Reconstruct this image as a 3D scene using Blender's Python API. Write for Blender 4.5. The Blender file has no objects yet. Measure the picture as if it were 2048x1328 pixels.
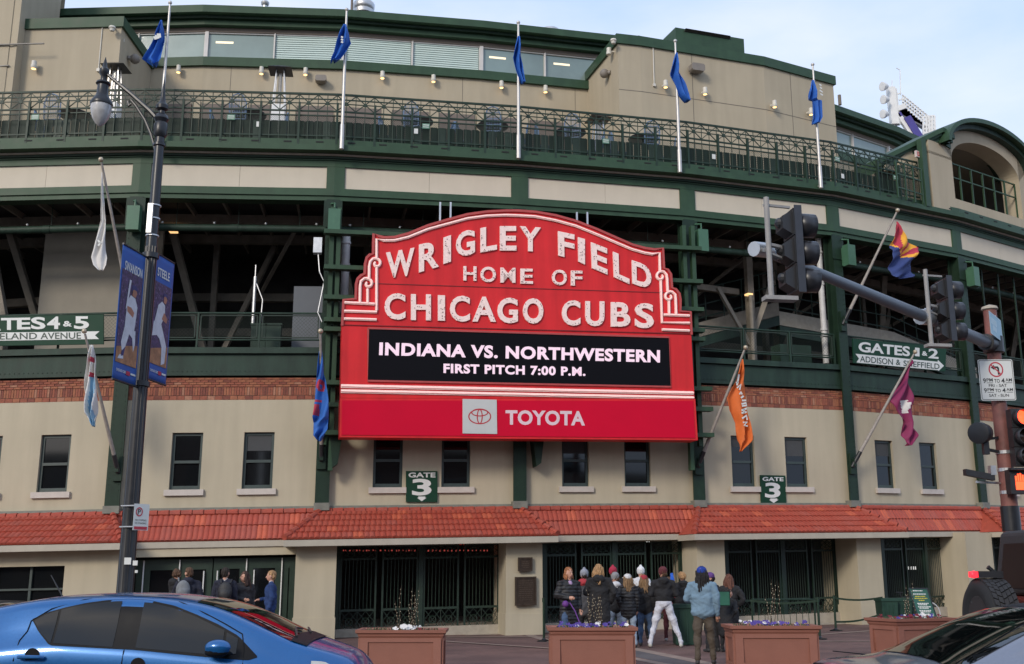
import bpy, bmesh, math, random
from mathutils import Vector, Matrix
from math import sin, cos, tan, pi, radians, sqrt, atan2, hypot
random.seed(7)
SC = bpy.context.scene
COL = SC.collection
# ---------------------------------------------------------------- camera, light, exposure
F = 2141.3; PIT = radians(12.727); CZ = 1.6; T = .0217
cam = bpy.data.cameras.new('camera'); camo = bpy.data.objects.new('camera', cam); COL.objects.link(camo)
SC.camera = camo; camo.location = (0, 0, CZ); camo.rotation_euler = (pi/2+PIT, 0, 0)
cam.sensor_width = 36; cam.lens = F/2048*36; cam.clip_end = 3000; cam.clip_start = .1
SUN_EL, SUN_AZ = radians(26), radians(210)      # azimuth clockwise from +Y: behind the camera on the left
world = bpy.data.worlds.new('World'); SC.world = world; world.use_nodes = True
wn = world.node_tree; bg = wn.nodes['Background']; bg.inputs[1].default_value = .15
sky = wn.nodes.new('ShaderNodeTexSky'); sky.sky_type = 'NISHITA'; sky.sun_disc = False
sky.sun_elevation = SUN_EL; sky.sun_rotation = SUN_AZ; sky.air_density = 1.0; sky.dust_density = 2.5; sky.ozone_density = 1.3
tc = wn.nodes.new('ShaderNodeTexCoord'); mp = wn.nodes.new('ShaderNodeMapping'); mp.inputs['Scale'].default_value = (1.0, 1.0, 2.6)
mp.inputs['Rotation'].default_value = (.2, .3, .5)
nz = wn.nodes.new('ShaderNodeTexNoise'); nz.inputs['Scale'].default_value = 2.1; nz.inputs['Detail'].default_value = 7; nz.inputs['Roughness'].default_value = .52
rp = wn.nodes.new('ShaderNodeValToRGB'); rp.color_ramp.elements[0].position = .34; rp.color_ramp.elements[1].position = .66
rp.color_ramp.elements[0].color = (.42, .62, 1.0, 1); rp.color_ramp.elements[1].color = (.83, .88, 1.0, 1)
mx = wn.nodes.new('ShaderNodeMixRGB'); mx.inputs[0].default_value = .82
sc = wn.nodes.new('ShaderNodeVectorMath'); sc.operation = 'SCALE'; sc.inputs['Scale'].default_value = 6.2
L_ = wn.links.new
L_(tc.outputs['Generated'], mp.inputs[0]); L_(mp.outputs[0], nz.inputs['Vector']); L_(nz.outputs['Fac'], rp.inputs[0])
L_(rp.outputs[0], sc.inputs[0]); L_(sc.outputs[0], mx.inputs[2]); L_(sky.outputs[0], mx.inputs[1]); L_(mx.outputs[0], bg.inputs[0])
sund = bpy.data.lights.new('sun', 'SUN'); sund.energy = 1.5; sund.angle = radians(13); sund.color = (1, .91, .79)
suno = bpy.data.objects.new('sun', sund); COL.objects.link(suno)
sd = Vector((sin(SUN_AZ)*cos(SUN_EL), cos(SUN_AZ)*cos(SUN_EL), sin(SUN_EL)))
suno.rotation_euler = sd.to_track_quat('Z', 'Y').to_euler(); suno.location = sd*60
SC.view_settings.view_transform = 'Standard'; SC.view_settings.look = 'None'
SC.view_settings.exposure = 0.38; SC.view_settings.gamma = 1; SC.view_settings.use_curve_mapping = False
# ---------------------------------------------------------------- materials
MATS = {}
def mat(name, col, rough=.6, var=.12, scale=3., bump=0., bscale=60., metal=0., spec=.5, coat=0., emit=None, es=0., streak=0., var2=0., trans=0.):
    if name in MATS: return MATS[name]
    m = bpy.data.materials.new(name); m.use_nodes = True; nt = m.node_tree; b = nt.nodes['Principled BSDF']; MATS[name] = m
    b.inputs['Roughness'].default_value = rough; b.inputs['Metallic'].default_value = metal
    b.inputs['Specular IOR Level'].default_value = spec; b.inputs['Coat Weight'].default_value = coat; b.inputs['Coat Roughness'].default_value = .06
    if trans: b.inputs['Transmission Weight'].default_value = trans
    if emit: b.inputs['Emission Color'].default_value = (*emit, 1); b.inputs['Emission Strength'].default_value = es
    t = nt.nodes.new('ShaderNodeTexCoord')
    if var > 0:
        n = nt.nodes.new('ShaderNodeTexNoise'); n.inputs['Scale'].default_value = scale; n.inputs['Detail'].default_value = 6; n.inputs['Roughness'].default_value = .6
        nt.links.new(t.outputs['Object'], n.inputs['Vector'])
        r = nt.nodes.new('ShaderNodeMapRange'); r.inputs[1].default_value = .3; r.inputs[2].default_value = .7
        r.inputs[3].default_value = 1-var; r.inputs[4].default_value = 1+var
        nt.links.new(n.outputs['Fac'], r.inputs[0]); last = r.outputs[0]
        if streak > 0:
            mp = nt.nodes.new('ShaderNodeMapping'); mp.inputs['Scale'].default_value = (1.3, 1.3, .12)
            n2 = nt.nodes.new('ShaderNodeTexNoise'); n2.inputs['Scale'].default_value = 2.5; n2.inputs['Detail'].default_value = 5
            nt.links.new(t.outputs['Object'], mp.inputs[0]); nt.links.new(mp.outputs[0], n2.inputs['Vector'])
            r2 = nt.nodes.new('ShaderNodeMapRange'); r2.inputs[1].default_value = .35; r2.inputs[2].default_value = .7
            r2.inputs[3].default_value = 1+streak*.3; r2.inputs[4].default_value = 1-streak
            nt.links.new(n2.outputs['Fac'], r2.inputs[0])
            mu = nt.nodes.new('ShaderNodeMath'); mu.operation = 'MULTIPLY'; nt.links.new(last, mu.inputs[0]); nt.links.new(r2.outputs[0], mu.inputs[1]); last = mu.outputs[0]
        v = nt.nodes.new('ShaderNodeVectorMath'); v.operation = 'SCALE'; v.inputs[0].default_value = col
        nt.links.new(last, v.inputs['Scale']); nt.links.new(v.outputs[0], b.inputs['Base Color'])
        rr = nt.nodes.new('ShaderNodeMapRange'); rr.inputs[3].default_value = max(0, rough-.08); rr.inputs[4].default_value = min(1, rough+.1)
        nt.links.new(n.outputs['Fac'], rr.inputs[0]); nt.links.new(rr.outputs[0], b.inputs['Roughness'])
    else: b.inputs['Base Color'].default_value = (*col, 1)
    if bump > 0:
        n3 = nt.nodes.new('ShaderNodeTexNoise'); n3.inputs['Scale'].default_value = bscale; n3.inputs['Detail'].default_value = 4
        nt.links.new(t.outputs['Object'], n3.inputs['Vector'])
        bp = nt.nodes.new('ShaderNodeBump'); bp.inputs['Strength'].default_value = bump; bp.inputs['Distance'].default_value = .02
        nt.links.new(n3.outputs['Fac'], bp.inputs['Height']); nt.links.new(bp.outputs[0], b.inputs['Normal'])
    return m
WALL = mat('stucco', (.45, .395, .288), .88, .06, .5, .2, 70, streak=.08, spec=.25)
WALLUP = mat('stucco_upper', (.41, .352, .256), .88, .05, .5, .2, 60, streak=.07, spec=.25)
CREAM = mat('cream_panel', (.56, .50, .40), .75, .04, 1.2, .05, 40, streak=.03, spec=.3)
GREEN = mat('green_paint', (.031, .068, .036), .5, .14, 2.5, .08, 50, streak=.12, spec=.3)
RAILM = mat('rail_dark_green', (.017, .036, .024), .5, .12, 5, spec=.3)
GREEND = mat('dark_green_steel', (.012, .030, .017), .5, .2, 4, .15, 60, streak=.15, spec=.3)
GREENB = mat('girder_green', (.020, .042, .029), .55, .16, 3, .12, 60, streak=.35, spec=.3)
GATEM = mat('gate_iron', (.011, .027, .017), .5, .2, 6)
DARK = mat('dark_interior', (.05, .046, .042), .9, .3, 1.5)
DARKB = mat('interior_beam', (.23, .20, .16), .8, .25, 2.5, .1)
LINER = mat('interior_wall', (.26, .235, .19), .85, .08, 1.5)
LEDGE = mat('ledge_flashing', (.17, .17, .14), .6, .2, 5)
TILES = [mat('roof_tile_%s' % n, c, .62, .16, 7, .3, 90) for n, c in (('plain', (.34, .056, .032)), ('deep', (.34, .062, .036)), ('bright', (.45, .092, .045)), ('dull', (.33, .068, .044)))]
BRICKS = [mat('brick_%s' % n, c, .85, .2, 12, .3, 90) for n, c in (('red', (.27, .085, .05)), ('orange', (.31, .115, .06)), ('dark', (.19, .06, .04)), ('pale', (.34, .16, .10)))]
MORTAR = mat('mortar', (.17, .105, .075), .9, .2, 8)
SILL = mat('stone_sill', (.50, .45, .40), .75, .08, 6, .15, 80)
GLASS = mat('window_glass', (.006, .007, .008), .05, 0, spec=.5)
GLASSL = mat('suite_glass', (.17, .25, .24), .08, .12, .5, spec=.8)
BLIND = mat('blind_slat', (.58, .70, .65), .6, .04, 2)
MULL = mat('white_mullion', (.58, .56, .54), .5, .08, 3)
BROWN = mat('brown_lintel', (.16, .13, .105), .7, .1, 3)
STEEL = mat('brushed_steel', (.55, .55, .55), .38, .12, 6, metal=.8)
POLEM = mat('aluminium_pole', (.52, .50, .47), .42, .12, 8, metal=.5)
BLACKP = mat('black_paint', (.012, .013, .016), .34, .2, 7)
BLACK = mat('black_plastic', (.02, .021, .024), .42, .15, 8)
RED = mat('marquee_red', (.62, .022, .026), .5, .06, 1.2, .05, 40, streak=.17, spec=.25)
REDB = mat('banner_red', (.56, .001, .026), .6, .05, .8, spec=.15)
NEON = mat('neon_channel_white', (.88, .68, .62), .55, .09, 14, .25, 60)
NEONT = mat('neon_tube', (.9, .62, .58), .4, .05, 4, emit=(1., .55, .5), es=.25)
PIPEW = mat('white_pipe', (.52, .51, .49), .5, .12, 6, streak=.1)
WHITE = mat('white_paint', (.66, .66, .64), .5, .06, 5)
CONC = mat('pale_stone', (.36, .32, .26), .85, .15, 5, .2)
WIRE = mat('wire_mesh', (.02, .035, .025), .7, .1, 5)
SKIN = mat('skin', (.50, .27, .19), .55, .06, 9)
# ---------------------------------------------------------------- mesh builder
def P3(*a): return Vector(a)
class MB:
    def __init__(s, W=None): s.V = []; s.Fc = []; s.M = []; s.W = W or P3
    def add(s, pts, faces, m=0, raw=False):
        o = len(s.V); s.V += [tuple(p if raw else s.W(*p)) for p in pts]
        for f in faces: s.Fc.append([i+o for i in f]); s.M.append(m)
    def box(s, a0, a1, n0, n1, z0, z1, m=0):
        s.add([(a, n, z) for z in (z0, z1) for n in (n0, n1) for a in (a0, a1)],
              [(0, 1, 3, 2), (4, 6, 7, 5), (0, 4, 5, 1), (2, 3, 7, 6), (0, 2, 6, 4), (1, 5, 7, 3)], m)
    def prism(s, poly, n0, n1, m=0, mf=None):
        k = len(poly); s.add([(a, n0, z) for a, z in poly]+[(a, n1, z) for a, z in poly],
              [tuple(range(k)), tuple(range(2*k-1, k-1, -1))], m if mf is None else mf)
        s.add([(a, n0, z) for a, z in poly]+[(a, n1, z) for a, z in poly], [(i, (i+1) % k, k+(i+1) % k, k+i) for i in range(k)], m)
    def tube(s, pts, r, seg=8, m=0, cap=True, raw=False):
        P = [Vector(p) if raw else Vector(s.W(*p)) for p in pts]; n = len(P)
        R = r if isinstance(r, (list, tuple)) else [r]*n
        up = None; rings = []
        for i in range(n):
            d = (P[min(i+1, n-1)]-P[max(i-1, 0)]).normalized()
            if up is None: up = (Vector((0, 0, 1)) if abs(d.z) < .9 else Vector((1, 0, 0)))
            x = d.cross(up).normalized(); up = x.cross(d).normalized()
            rings.append([P[i]+(x*cos(2*pi*j/seg+pi/seg)+up*sin(2*pi*j/seg+pi/seg))*R[i] for j in range(seg)])
        fs = [(i*seg+j, i*seg+(j+1) % seg, (i+1)*seg+(j+1) % seg, (i+1)*seg+j) for i in range(n-1) for j in range(seg)]
        if cap: fs += [tuple(range(seg-1, -1, -1)), tuple((n-1)*seg+j for j in range(seg))]
        s.add([p for q in rings for p in q], fs, m, raw=True)
    def bar(s, p, q, w, m=0, h=None, raw=False):     # square bar between two points
        s.tube([p, q], w*.7071, 4, m, True, raw)
    def lathe(s, c, prof, seg=16, m=0, axis='z'):
        pts = []
        for r, z in prof:
            for j in range(seg):
                u, v = r*cos(2*pi*j/seg), r*sin(2*pi*j/seg)
                pts.append({'z': (c[0]+u, c[1]+v, c[2]+z), 'x': (c[0]+z, c[1]+u, c[2]+v), 'y': (c[0]+u, c[1]+z, c[2]+v)}[axis])
        n = len(prof); fs = [(i*seg+j, i*seg+(j+1) % seg, (i+1)*seg+(j+1) % seg, (i+1)*seg+j) for i in range(n-1) for j in range(seg)]
        if prof[0][0] > 1e-5: fs.append(tuple(range(seg-1, -1, -1)))
        if prof[-1][0] > 1e-5: fs.append(tuple((n-1)*seg+j for j in range(seg)))
        s.add(pts, fs, m)
    def ball(s, c, r, seg=10, m=0, rz=None):
        rz = rz or r; s.lathe(c, [(max(1e-6, r*sin(pi*i/6)), -rz*cos(pi*i/6)) for i in range(7)], seg, m)
    def grid(s, rows, m=0, raw=False, mfun=None):
        n, k = len(rows), len(rows[0]); o = len(s.V)
        s.V += [tuple(p if raw else s.W(*p)) for r in rows for p in r]
        for i in range(n-1):
            for j in range(k-1): s.Fc.append([o+i*k+j, o+i*k+j+1, o+(i+1)*k+j+1, o+(i+1)*k+j]); s.M.append(mfun(i, j) if mfun else m)
    def mesh(s, name, mats, smooth=False, normals=True, merge=False):
        me = bpy.data.meshes.new(name); me.from_pydata(s.V, [], s.Fc)
        for m in (mats if isinstance(mats, (list, tuple)) else [mats]): me.materials.append(m)
        me.polygons.foreach_set('material_index', s.M)
        if normals or merge:
            b = bmesh.new(); b.from_mesh(me)
            if merge: bmesh.ops.remove_doubles(b, verts=b.verts, dist=1e-4)
            bmesh.ops.recalc_face_normals(b, faces=b.faces); b.to_mesh(me); b.free()
        if smooth: me.polygons.foreach_set('use_smooth', [True]*len(me.polygons)); auto_smooth(me)
        return me
    def build(s, name, mats, parent=None, smooth=False, stuff=False, label=None, **kw):
        return link(name, s.mesh(name, mats, smooth, **kw), parent, stuff, label)
def auto_smooth(me, ang=40):
    b = bmesh.new(); b.from_mesh(me)
    for e in b.edges:
        if len(e.link_faces) == 2 and e.calc_face_angle(0) > radians(ang): e.smooth = False
    b.to_mesh(me); b.free()
def link(name, me, parent=None, stuff=False, label=None, mw=None):
    o = bpy.data.objects.new(name, me); COL.objects.link(o)
    if mw is not None: o.matrix_basis = mw
    if parent:
        o.parent = parent
        if o.get('local') is None: o.matrix_parent_inverse = world_mat(parent).inverted()
    if stuff: o['kind'] = 'stuff'
    if label: o['label'] = label
    return o
def world_mat(o):
    m = o.matrix_basis.copy()
    if o.parent: m = world_mat(o.parent) @ o.matrix_parent_inverse @ m
    return m
def thing(name, label, cat, loc=(0, 0, 0), rz=0, group=None):
    o = bpy.data.objects.new(name, None); COL.objects.link(o); o.location = loc; o.rotation_euler = (0, 0, rz); o.empty_display_size = .2
    return tag(o, label, cat, group)
def tag(o, label, cat, group=None):
    o['label'] = label; o['category'] = cat
    if group: o['group'] = group
    return o
def struct(o): o['kind'] = 'structure'; return o
def copy_tree(o, parent=None, **kw):
    c = o.copy(); COL.objects.link(c)
    if parent: c.parent = parent
    for ch in list(o.children): copy_tree(ch, c)
    return c
def place(proto, loc, rz, label, first, scale=None):
    o = proto if first else copy_tree(proto)
    o.location = loc; o.rotation_euler = (0, 0, rz); o['label'] = label
    if scale: o.scale = scale if isinstance(scale, tuple) else (scale,)*3
    return o
# text -> flat mesh data, normalised to its own box
_tc = {}
def glyphs(body, off=0., ext=.0, space=1.):
    key = (body, off, ext, space)
    if key not in _tc:
        cu = bpy.data.curves.new('t', 'FONT'); cu.body = body; cu.offset = off; cu.extrude = ext; cu.space_character = space; cu.resolution_u = 4
        ob = bpy.data.objects.new('t', cu); COL.objects.link(ob); dg = bpy.context.evaluated_depsgraph_get(); dg.update()
        me = bpy.data.meshes.new_from_object(ob.evaluated_get(dg)); V = [v.co.copy() for v in me.vertices]; Fc = [tuple(p.vertices) for p in me.polygons]
        bpy.data.objects.remove(ob); bpy.data.curves.remove(cu); bpy.data.meshes.remove(me)
        x0, x1 = min(v.x for v in V), max(v.x for v in V); y0, y1 = min(v.y for v in V), max(v.y for v in V)
        _tc[key] = ([((v.x-x0)/(x1-x0), (v.y-y0)/(y1-y0), v.z) for v in V], Fc)
    return _tc[key]
def text_quad(mb, body, quad, n0, n1=None, off=0., m=0, space=1.):
    """quad = (tl, tr, br, bl) in plane coordinates (a,z); letters stretched to fill it, from n0 out to n1"""
    V, Fc = glyphs(body, off, .5 if n1 is not None else 0., space); pts = []
    for u, v, w in V:
        tl, tr, br, bl = quad; x = (bl[0]*(1-u)+br[0]*u)*(1-v)+(tl[0]*(1-u)+tr[0]*u)*v; z = (bl[1]*(1-u)+br[1]*u)*(1-v)+(tl[1]*(1-u)+tr[1]*u)*v
        pts.append((x, n0 if n1 is None else n0+(n1-n0)*(w+.5), z))
    mb.add(pts, Fc, m)
def rect(x0, x1, z0, z1): return ((x0, z1), (x1, z1), (x1, z0), (x0, z0))
# ---------------------------------------------------------------- photograph rays and facade frames
def ray(x, y):
    u = (x-1024)/F; v = (664-y)/F
    return Vector((u, cos(PIT)-v*sin(PIT), sin(PIT)+v*cos(PIT)))
def at(x, y, D): r = ray(x, y); return Vector((r.x/r.y*D, D, CZ+r.z/r.y*D))
def ground(x, y=None):
    return 0.0125*x
def onground(x, y):
    r = ray(x, y); t = -CZ/(r.z-.0125*r.x); return Vector((r.x*t, r.y*t, CZ+r.z*t))
class Plane:
    def __init__(s, P0, P1, s0, m0=0., m1=0.):
        s.P0 = Vector(P0); s.P1 = Vector(P1); s.L = (s.P1-s.P0).length; s.d = (s.P1-s.P0)/s.L; s.nn = Vector((s.d.y, -s.d.x)); s.s0 = s0; s.m0 = m0; s.m1 = m1
        s.ang = atan2(s.d.y, s.d.x)
    def W(s, a, n, z):
        g = a+n*(-s.m0+(a/s.L)*(s.m0+s.m1)); p = s.P0+s.d*g+s.nn*n
        return Vector((p.x, p.y, z+T*(s.s0+a)))
    def px(s, x, y, n=0.):
        r = ray(x, y); o = s.P0+s.nn*n; t = o.dot(s.nn)/(r.x*s.nn.x+r.y*s.nn.y)
        g = (Vector((r.x, r.y))*t-o).dot(s.d); a = (g+n*s.m0)/(1+n*(s.m0+s.m1)/s.L)
        return a, CZ+r.z*t-T*(s.s0+a)
    def mw(s, a, n, z, tilt=0.):      # local x along the facade, y into the building, z up; tilt turns it back about x
        return Matrix.Translation(s.W(a, n, z)) @ Matrix.Rotation(s.ang, 4, 'Z') @ Matrix.Rotation(-math.atan(T), 4, 'Y') @ Matrix.Rotation(tilt, 4, 'X')
_P = {-3: (-26.8, 31.0), -2: (-21.55, 29.75), -1: (-16.15, 29.05), 0: (-10.66, 29.0), 1: (-5.2, 29.59), 2: (.18, 30.69), 3: (5.48, 32.09), 4: (10.63, 33.99), 5: (15.98, 37.0), 6: (20.6, 40.3), 7: (24.8, 44.0), 8: (28.4, 48.0)}
_S = {0: 0.}
for k in range(0, 8): _S[k+1] = _S[k]+math.dist(_P[k], _P[k+1])
for k in (-1, -2, -3): _S[k] = _S[k+1]-math.dist(_P[k], _P[k+1])
def _half(k):
    if k-1 not in _P or k+1 not in _P: return 0.
    a = atan2(_P[k][1]-_P[k-1][1], _P[k][0]-_P[k-1][0]); b = atan2(_P[k+1][1]-_P[k][1], _P[k+1][0]-_P[k][0]); return tan((b-a)/2)
# positive half angle = convex towards the street: outer pieces grow past the joint
BAY = {k: Plane(_P[k], _P[k+1], _S[k], _half(k), _half(k+1)) for k in range(-3, 8)}
BAYS = range(-2, 8)
def find(x, y, n=0., k=None):
    if k is not None: return (k, *BAY[k].px(x, y, n))
    best = None
    for kk, B in BAY.items():
        a, z = B.px(x, y, n); q = abs(a-B.L/2)-B.L/2
        if best is None or q < best[0]: best = (q, kk, a, z)
    return best[1:]
# ================================================================ ground
g = MB(); NX = 14
def gz(x): return .0125*max(-60, min(60, x))
def gsheet(name, x0, x1, y0, y1, dz, m, n=24):
    b = MB(); b.grid([[(x0+(x1-x0)*i/n, y, gz(x0+(x1-x0)*i/n)+dz) for i in range(n+1)] for y in (y0, y1)]); o = b.build(name, m); return struct(o)
ASPH = mat('asphalt', (.055, .054, .053), .85, .25, 8, .4, 120)
def paver_mat(name, c1, c2, mc, sc, rot=0.):
    m = bpy.data.materials.new(name); m.use_nodes = True; nt = m.node_tree; b = nt.nodes['Principled BSDF']; b.inputs['Roughness'].default_value = .8
    t = nt.nodes.new('ShaderNodeTexCoord'); mp = nt.nodes.new('ShaderNodeMapping'); mp.inputs['Rotation'].default_value[2] = rot; br = nt.nodes.new('ShaderNodeTexBrick')
    br.inputs['Scale'].default_value = sc; br.inputs['Color1'].default_value = (*c1, 1); br.inputs['Color2'].default_value = (*c2, 1); br.inputs['Mortar'].default_value = (*mc, 1); br.inputs['Mortar Size'].default_value = .02
    n = nt.nodes.new('ShaderNodeTexNoise'); n.inputs['Scale'].default_value = .9; n.inputs['Detail'].default_value = 7
    mm = nt.nodes.new('ShaderNodeMixRGB'); mm.blend_type = 'MULTIPLY'; mm.inputs[0].default_value = .75
    r = nt.nodes.new('ShaderNodeValToRGB'); r.color_ramp.elements[0].position = .35; r.color_ramp.elements[0].color = (.55, .55, .58, 1); r.color_ramp.elements[1].position = .65; r.color_ramp.elements[1].color = (1.05, 1.05, 1.05, 1)
    nt.links.new(t.outputs['Object'], mp.inputs[0]); nt.links.new(mp.outputs[0], br.inputs['Vector']); nt.links.new(t.outputs['Object'], n.inputs['Vector'])
    nt.links.new(n.outputs['Fac'], r.inputs[0]); nt.links.new(br.outputs['Color'], mm.inputs[1]); nt.links.new(r.outputs[0], mm.inputs[2]); nt.links.new(mm.outputs[0], b.inputs['Base Color'])
    bp = nt.nodes.new('ShaderNodeBump'); bp.inputs['Strength'].default_value = .4; bp.inputs['Distance'].default_value = .01; nt.links.new(br.outputs['Fac'], bp.inputs['Height']); bp.invert = True; nt.links.new(bp.outputs[0], b.inputs['Normal'])
    return m
PAVE = paver_mat('brick_paving', (.19, .105, .085), (.16, .085, .07), (.10, .07, .06), 4.6, .6)
PAVE2 = paver_mat('grey_paving', (.13, .115, .11), (.11, .10, .10), (.08, .07, .07), 4.6, .6)
gsheet('ground', -1500, 1500, -1500, 1500, -.14, ASPH)
gsheet('road', -200, 200, -9, 14.9, -.132, ASPH)
gsheet('plaza_pavement', -200, 200, 15.3, 60, 0, PAVE)
kb = MB(); kb.grid([[(x, 15.0+dy, gz(x)+dz) for x in range(-200, 201, 20)] for dy, dz in ((0, -.14), (0, .0), (.03, .012), (.3, .012), (.3, -.1))]); struct(kb.build('kerb', CONC))
b = MB()
for i, (p, q, w) in enumerate([((1260, 1296), (1420, 1328), .30), ((1270, 1318), (1340, 1331), .25), ((1030, 1262), (1100, 1283), .25), ((1420, 1328), (1300, 1290), .0), ((1640, 1283), (1760, 1283), .2), ((1560, 1275), (1745, 1262), .2), ((896, 1275), (1095, 1274), .22), ((900, 1284), (1095, 1297), .2)]):
    if w == 0: continue
    A, B_ = onground(*p), onground(*q); d = (B_-A).normalized(); A -= d*1.2; B_ += d*1.2; n = Vector((-d.y, d.x, 0))*w/2; u = Vector((0, 0, .004+.0013*i))
    b.add([A-n+u, B_-n+u, B_+n+u, A+n+u], [(0, 1, 2, 3)], 0, True)
struct(b.build('paving_band', mat('pale_paver_band', (.27, .20, .16), .8, .2, 6)))
b = MB()
A, B_, C_, D_ = onground(1265, 1300), onground(1330, 1326), onground(1425, 1329), onground(1270, 1297)
b.add([p+Vector((0, 0, .0025)) for p in (onground(1262, 1298), onground(1262, 1312), onground(1345, 1329), onground(1415, 1329))], [(0, 1, 2, 3)], 0, True)
struct(b.build('paving_inlay', PAVE2))
# ================================================================ stadium
ST = thing('stadium', 'curved ballpark building with beige walls, green steel, red tiled awnings and an upper terrace', 'building', (-2, 36, 0))
PXW = {-1: [108, -12], 0: [372, 516], 1: [776, 912], 2: [1151, 1275], 3: [1487, 1594], 4: [1770, 1858], 5: [1998], -2: [], 6: []}
def wins(k):
    c = [BAY[k].px(x, 926, 0)[0] for x in PXW.get(k, [])]; L = BAY[k].L
    if k == -1: return sorted([c[0], .345*L])
    if len(c) < 2: return [.345*L, .69*L]
    return sorted(c)
PIER_A = {}
for k in BAYS:
    B = BAY[k]; L = B.L; W = B.W; ws = wins(k); ww = .41
    # upper storey wall round two windows
    b = MB(W); z0, z1, zs, zt = 3.29, 6.23, 3.78, 5.33
    b.box(0, L, -.3, 0, z0, zs); b.box(0, L, -.3, 0, zt, z1); e = 0
    for c in ws: b.box(e, c-ww, -.3, 0, zs, zt); e = c+ww
    b.box(e, L, -.3, 0, zs, zt); b.build('wall', WALL, ST)
    b = MB(W); b.box(0, L, -.6, -.31, 3.3, 6.9); b.box(0, L, 0.002, .09, 3.17, 3.29); b.build('ledge', LEDGE, ST)
    for c in ws:
        f = MB(W); n0, n1 = -.16, -.09
        for (x0, x1, y0, y1) in ((c-ww, c-ww+.075, zs, zt), (c+ww-.075, c+ww, zs, zt), (c-ww+.075, c+ww-.075, zt-.08, zt), (c-ww+.075, c+ww-.075, zs, zs+.11)): f.box(x0, x1, n0, n1, y0, y1)
        f.box(c-ww+.075, c+ww-.075, n0-.01, n1+.012, 4.50, 4.575)
        fo = f.build('window', mat('window_frame_green', (.035, .052, .048), .45, .15, 6), ST)
        for (y0, y1, nn_) in ((zs+.11, 4.50, -.135), (4.575, zt-.08, -.12)):
            p = MB(W); p.box(c-ww+.075, c+ww-.075, nn_-.01, nn_, y0, y1); po = p.build('pane', GLASS, fo)
            if (k, ws.index(c)) in ((0, 1), (3, 0), (3, 1), (4, 0), (1, 1), (2, 0)) and y0 > 4.5:
                p = MB(W); hb_ = y1-(y1-y0)*((k*7+ws.index(c)*3) % 5+2)/8; p.box(c-ww+.08, c+ww-.08, nn_+.001, nn_+.004, hb_, y1-.004); p.build('pane_reflection', mat('pane_reflection_grey', (.055, .058, .06), .8, .1, 6), fo)  # grey sheets on some panes, painting in reflections and dim shapes behind
        s = MB(W); s.box(c-ww-.11, c+ww+.11, -.1, .085, 3.62, zs-.002); s.build('sill', SILL, fo)
    # brick band
    bz0, bz1 = 6.23, 6.86
    b = MB(W); b.box(0, L, -.3, -.012, bz0, bz1); b.build('mortar_bed', MORTAR, ST)
    br = MB(W); big = k in (0, -1); rows = []
    for j in range(4):
        z = 6.60+j*.066; a = .02+(j % 2)*.1
        while a < L-.02: rows.append((a, min(a+.19, L-.01), z, z+.054)); a += .204
    a = .02
    while a < L-.08: rows.append((a, a+.058, 6.36, 6.585)); a += .0705
    a = .02
    while a < L-.1: rows.append((a, a+.19, 6.235, 6.345)); a += .204
    cnt = 0
    for (a0, a1, zz0, zz1) in rows:
        if random.random() < .0: continue
        m = random.choices(range(4), [5, 4, 2, 1])[0]
        if zz0 > 6.59 and big and cnt < 104:
            cnt += 1; key = 'brick_mesh%d' % m
            me = MATS.get(key)
            if me is None:
                q = MB(); q.box(-.095, .095, -.02, .02, -.027, .027); me = MATS[key] = q.mesh('brick', BRICKS[m])
            link('brick', me, ST, mw=B.mw((a0+a1)/2, -.0+random.uniform(-.012, .0), (zz0+zz1)/2) @ Matrix.Diagonal(((a1-a0)/.19, 1, 1, 1)))
        else: br.box(a0, a1, -.02, random.uniform(-.004, .008), zz0, zz1, m)
    br.build('brick_course', BRICKS, ST, stuff=True)
    # girder and slab lip under the gallery
    b = MB(W); b.box(0, L, -.25, .06, 6.98, 7.50); b.box(0, L, -.3, .16, 7.52, 7.69); b.box(0, L, -.3, .10, 6.90, 6.975); b.build('girder', GREENB, ST)
    b = MB(W); a = .12
    while a < L-.1: b.box(a-.012, a+.012, .06, .075, 7.02, 7.045); a += .13
    b.build('rivets', GREENB, ST, stuff=True)
    # beam, frieze, cornice above
    b = MB(W); b.box(0, L, -.25, .02, 12.44, 13.09)
    b.build('frieze_backing', GREEN, ST)
    b = MB(W)
    b.box(0, L, -.3, .10, 13.10, 13.28); b.box(0, L, -.3, .10, 12.28, 12.43); b.box(0, L, -.3, .14, 12.20, 12.275); b.box(0, L, -.3, .09, 12.06, 12.195); b.box(0, L, -.3, .14, 13.285, 13.31)
    b.box(0, .30, -.2, .094, 12.432, 13.098); b.box(L-.22, L, -.2, .094, 12.432, 13.098)
    b.build('frieze_frame', GREEN, ST)
    nP = 2 if k >= 0 else 2; w_ = (L-.52)/2
    for i in range(2):
        b = MB(W); b.box(.30+i*w_+.004, .30+(i+1)*w_-.004, .022, .045, 12.432, 13.098); b.build('frieze_panel', CREAM, ST)
    b = MB(W); b.box(0, L, -.3, .5, 13.46, 13.63); b.box(0, L, -.3, .30, 13.635, 13.87); b.build('cornice', GREEN, ST)
    b = MB(W); b.box(0, L, -.28, .18, 13.33, 13.455); b.build('cornice_recess', GREEND, ST)  # darker green than the cornice paints in the shadow beneath it
    for i in range(6):
        b = MB(W); a = (i+.5)*L/6; b.box(a-.11, a+.11, .302, .31, 13.76, 13.80); b.build('scupper', mat('scupper_black', (.01, .01, .01), .8, 0), ST)
    # column at the left end of the bay
    b = MB(W); b.box(-.19, .19, .16, .21, 3.3, 12.05); b.box(-.03, .03, -.2, .16, 3.3, 12.05); b.box(-.19, .19, -.26, -.2, 3.3, 12.05)
    b.box(-.21, .21, .0, .26, 3.16, 3.36, 1); b.box(-.26, .26, .215, .24, 11.2, 12.0)
    b.build('column', [GREEND if k != 0 else GREEND, LEDGE], ST)
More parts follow.
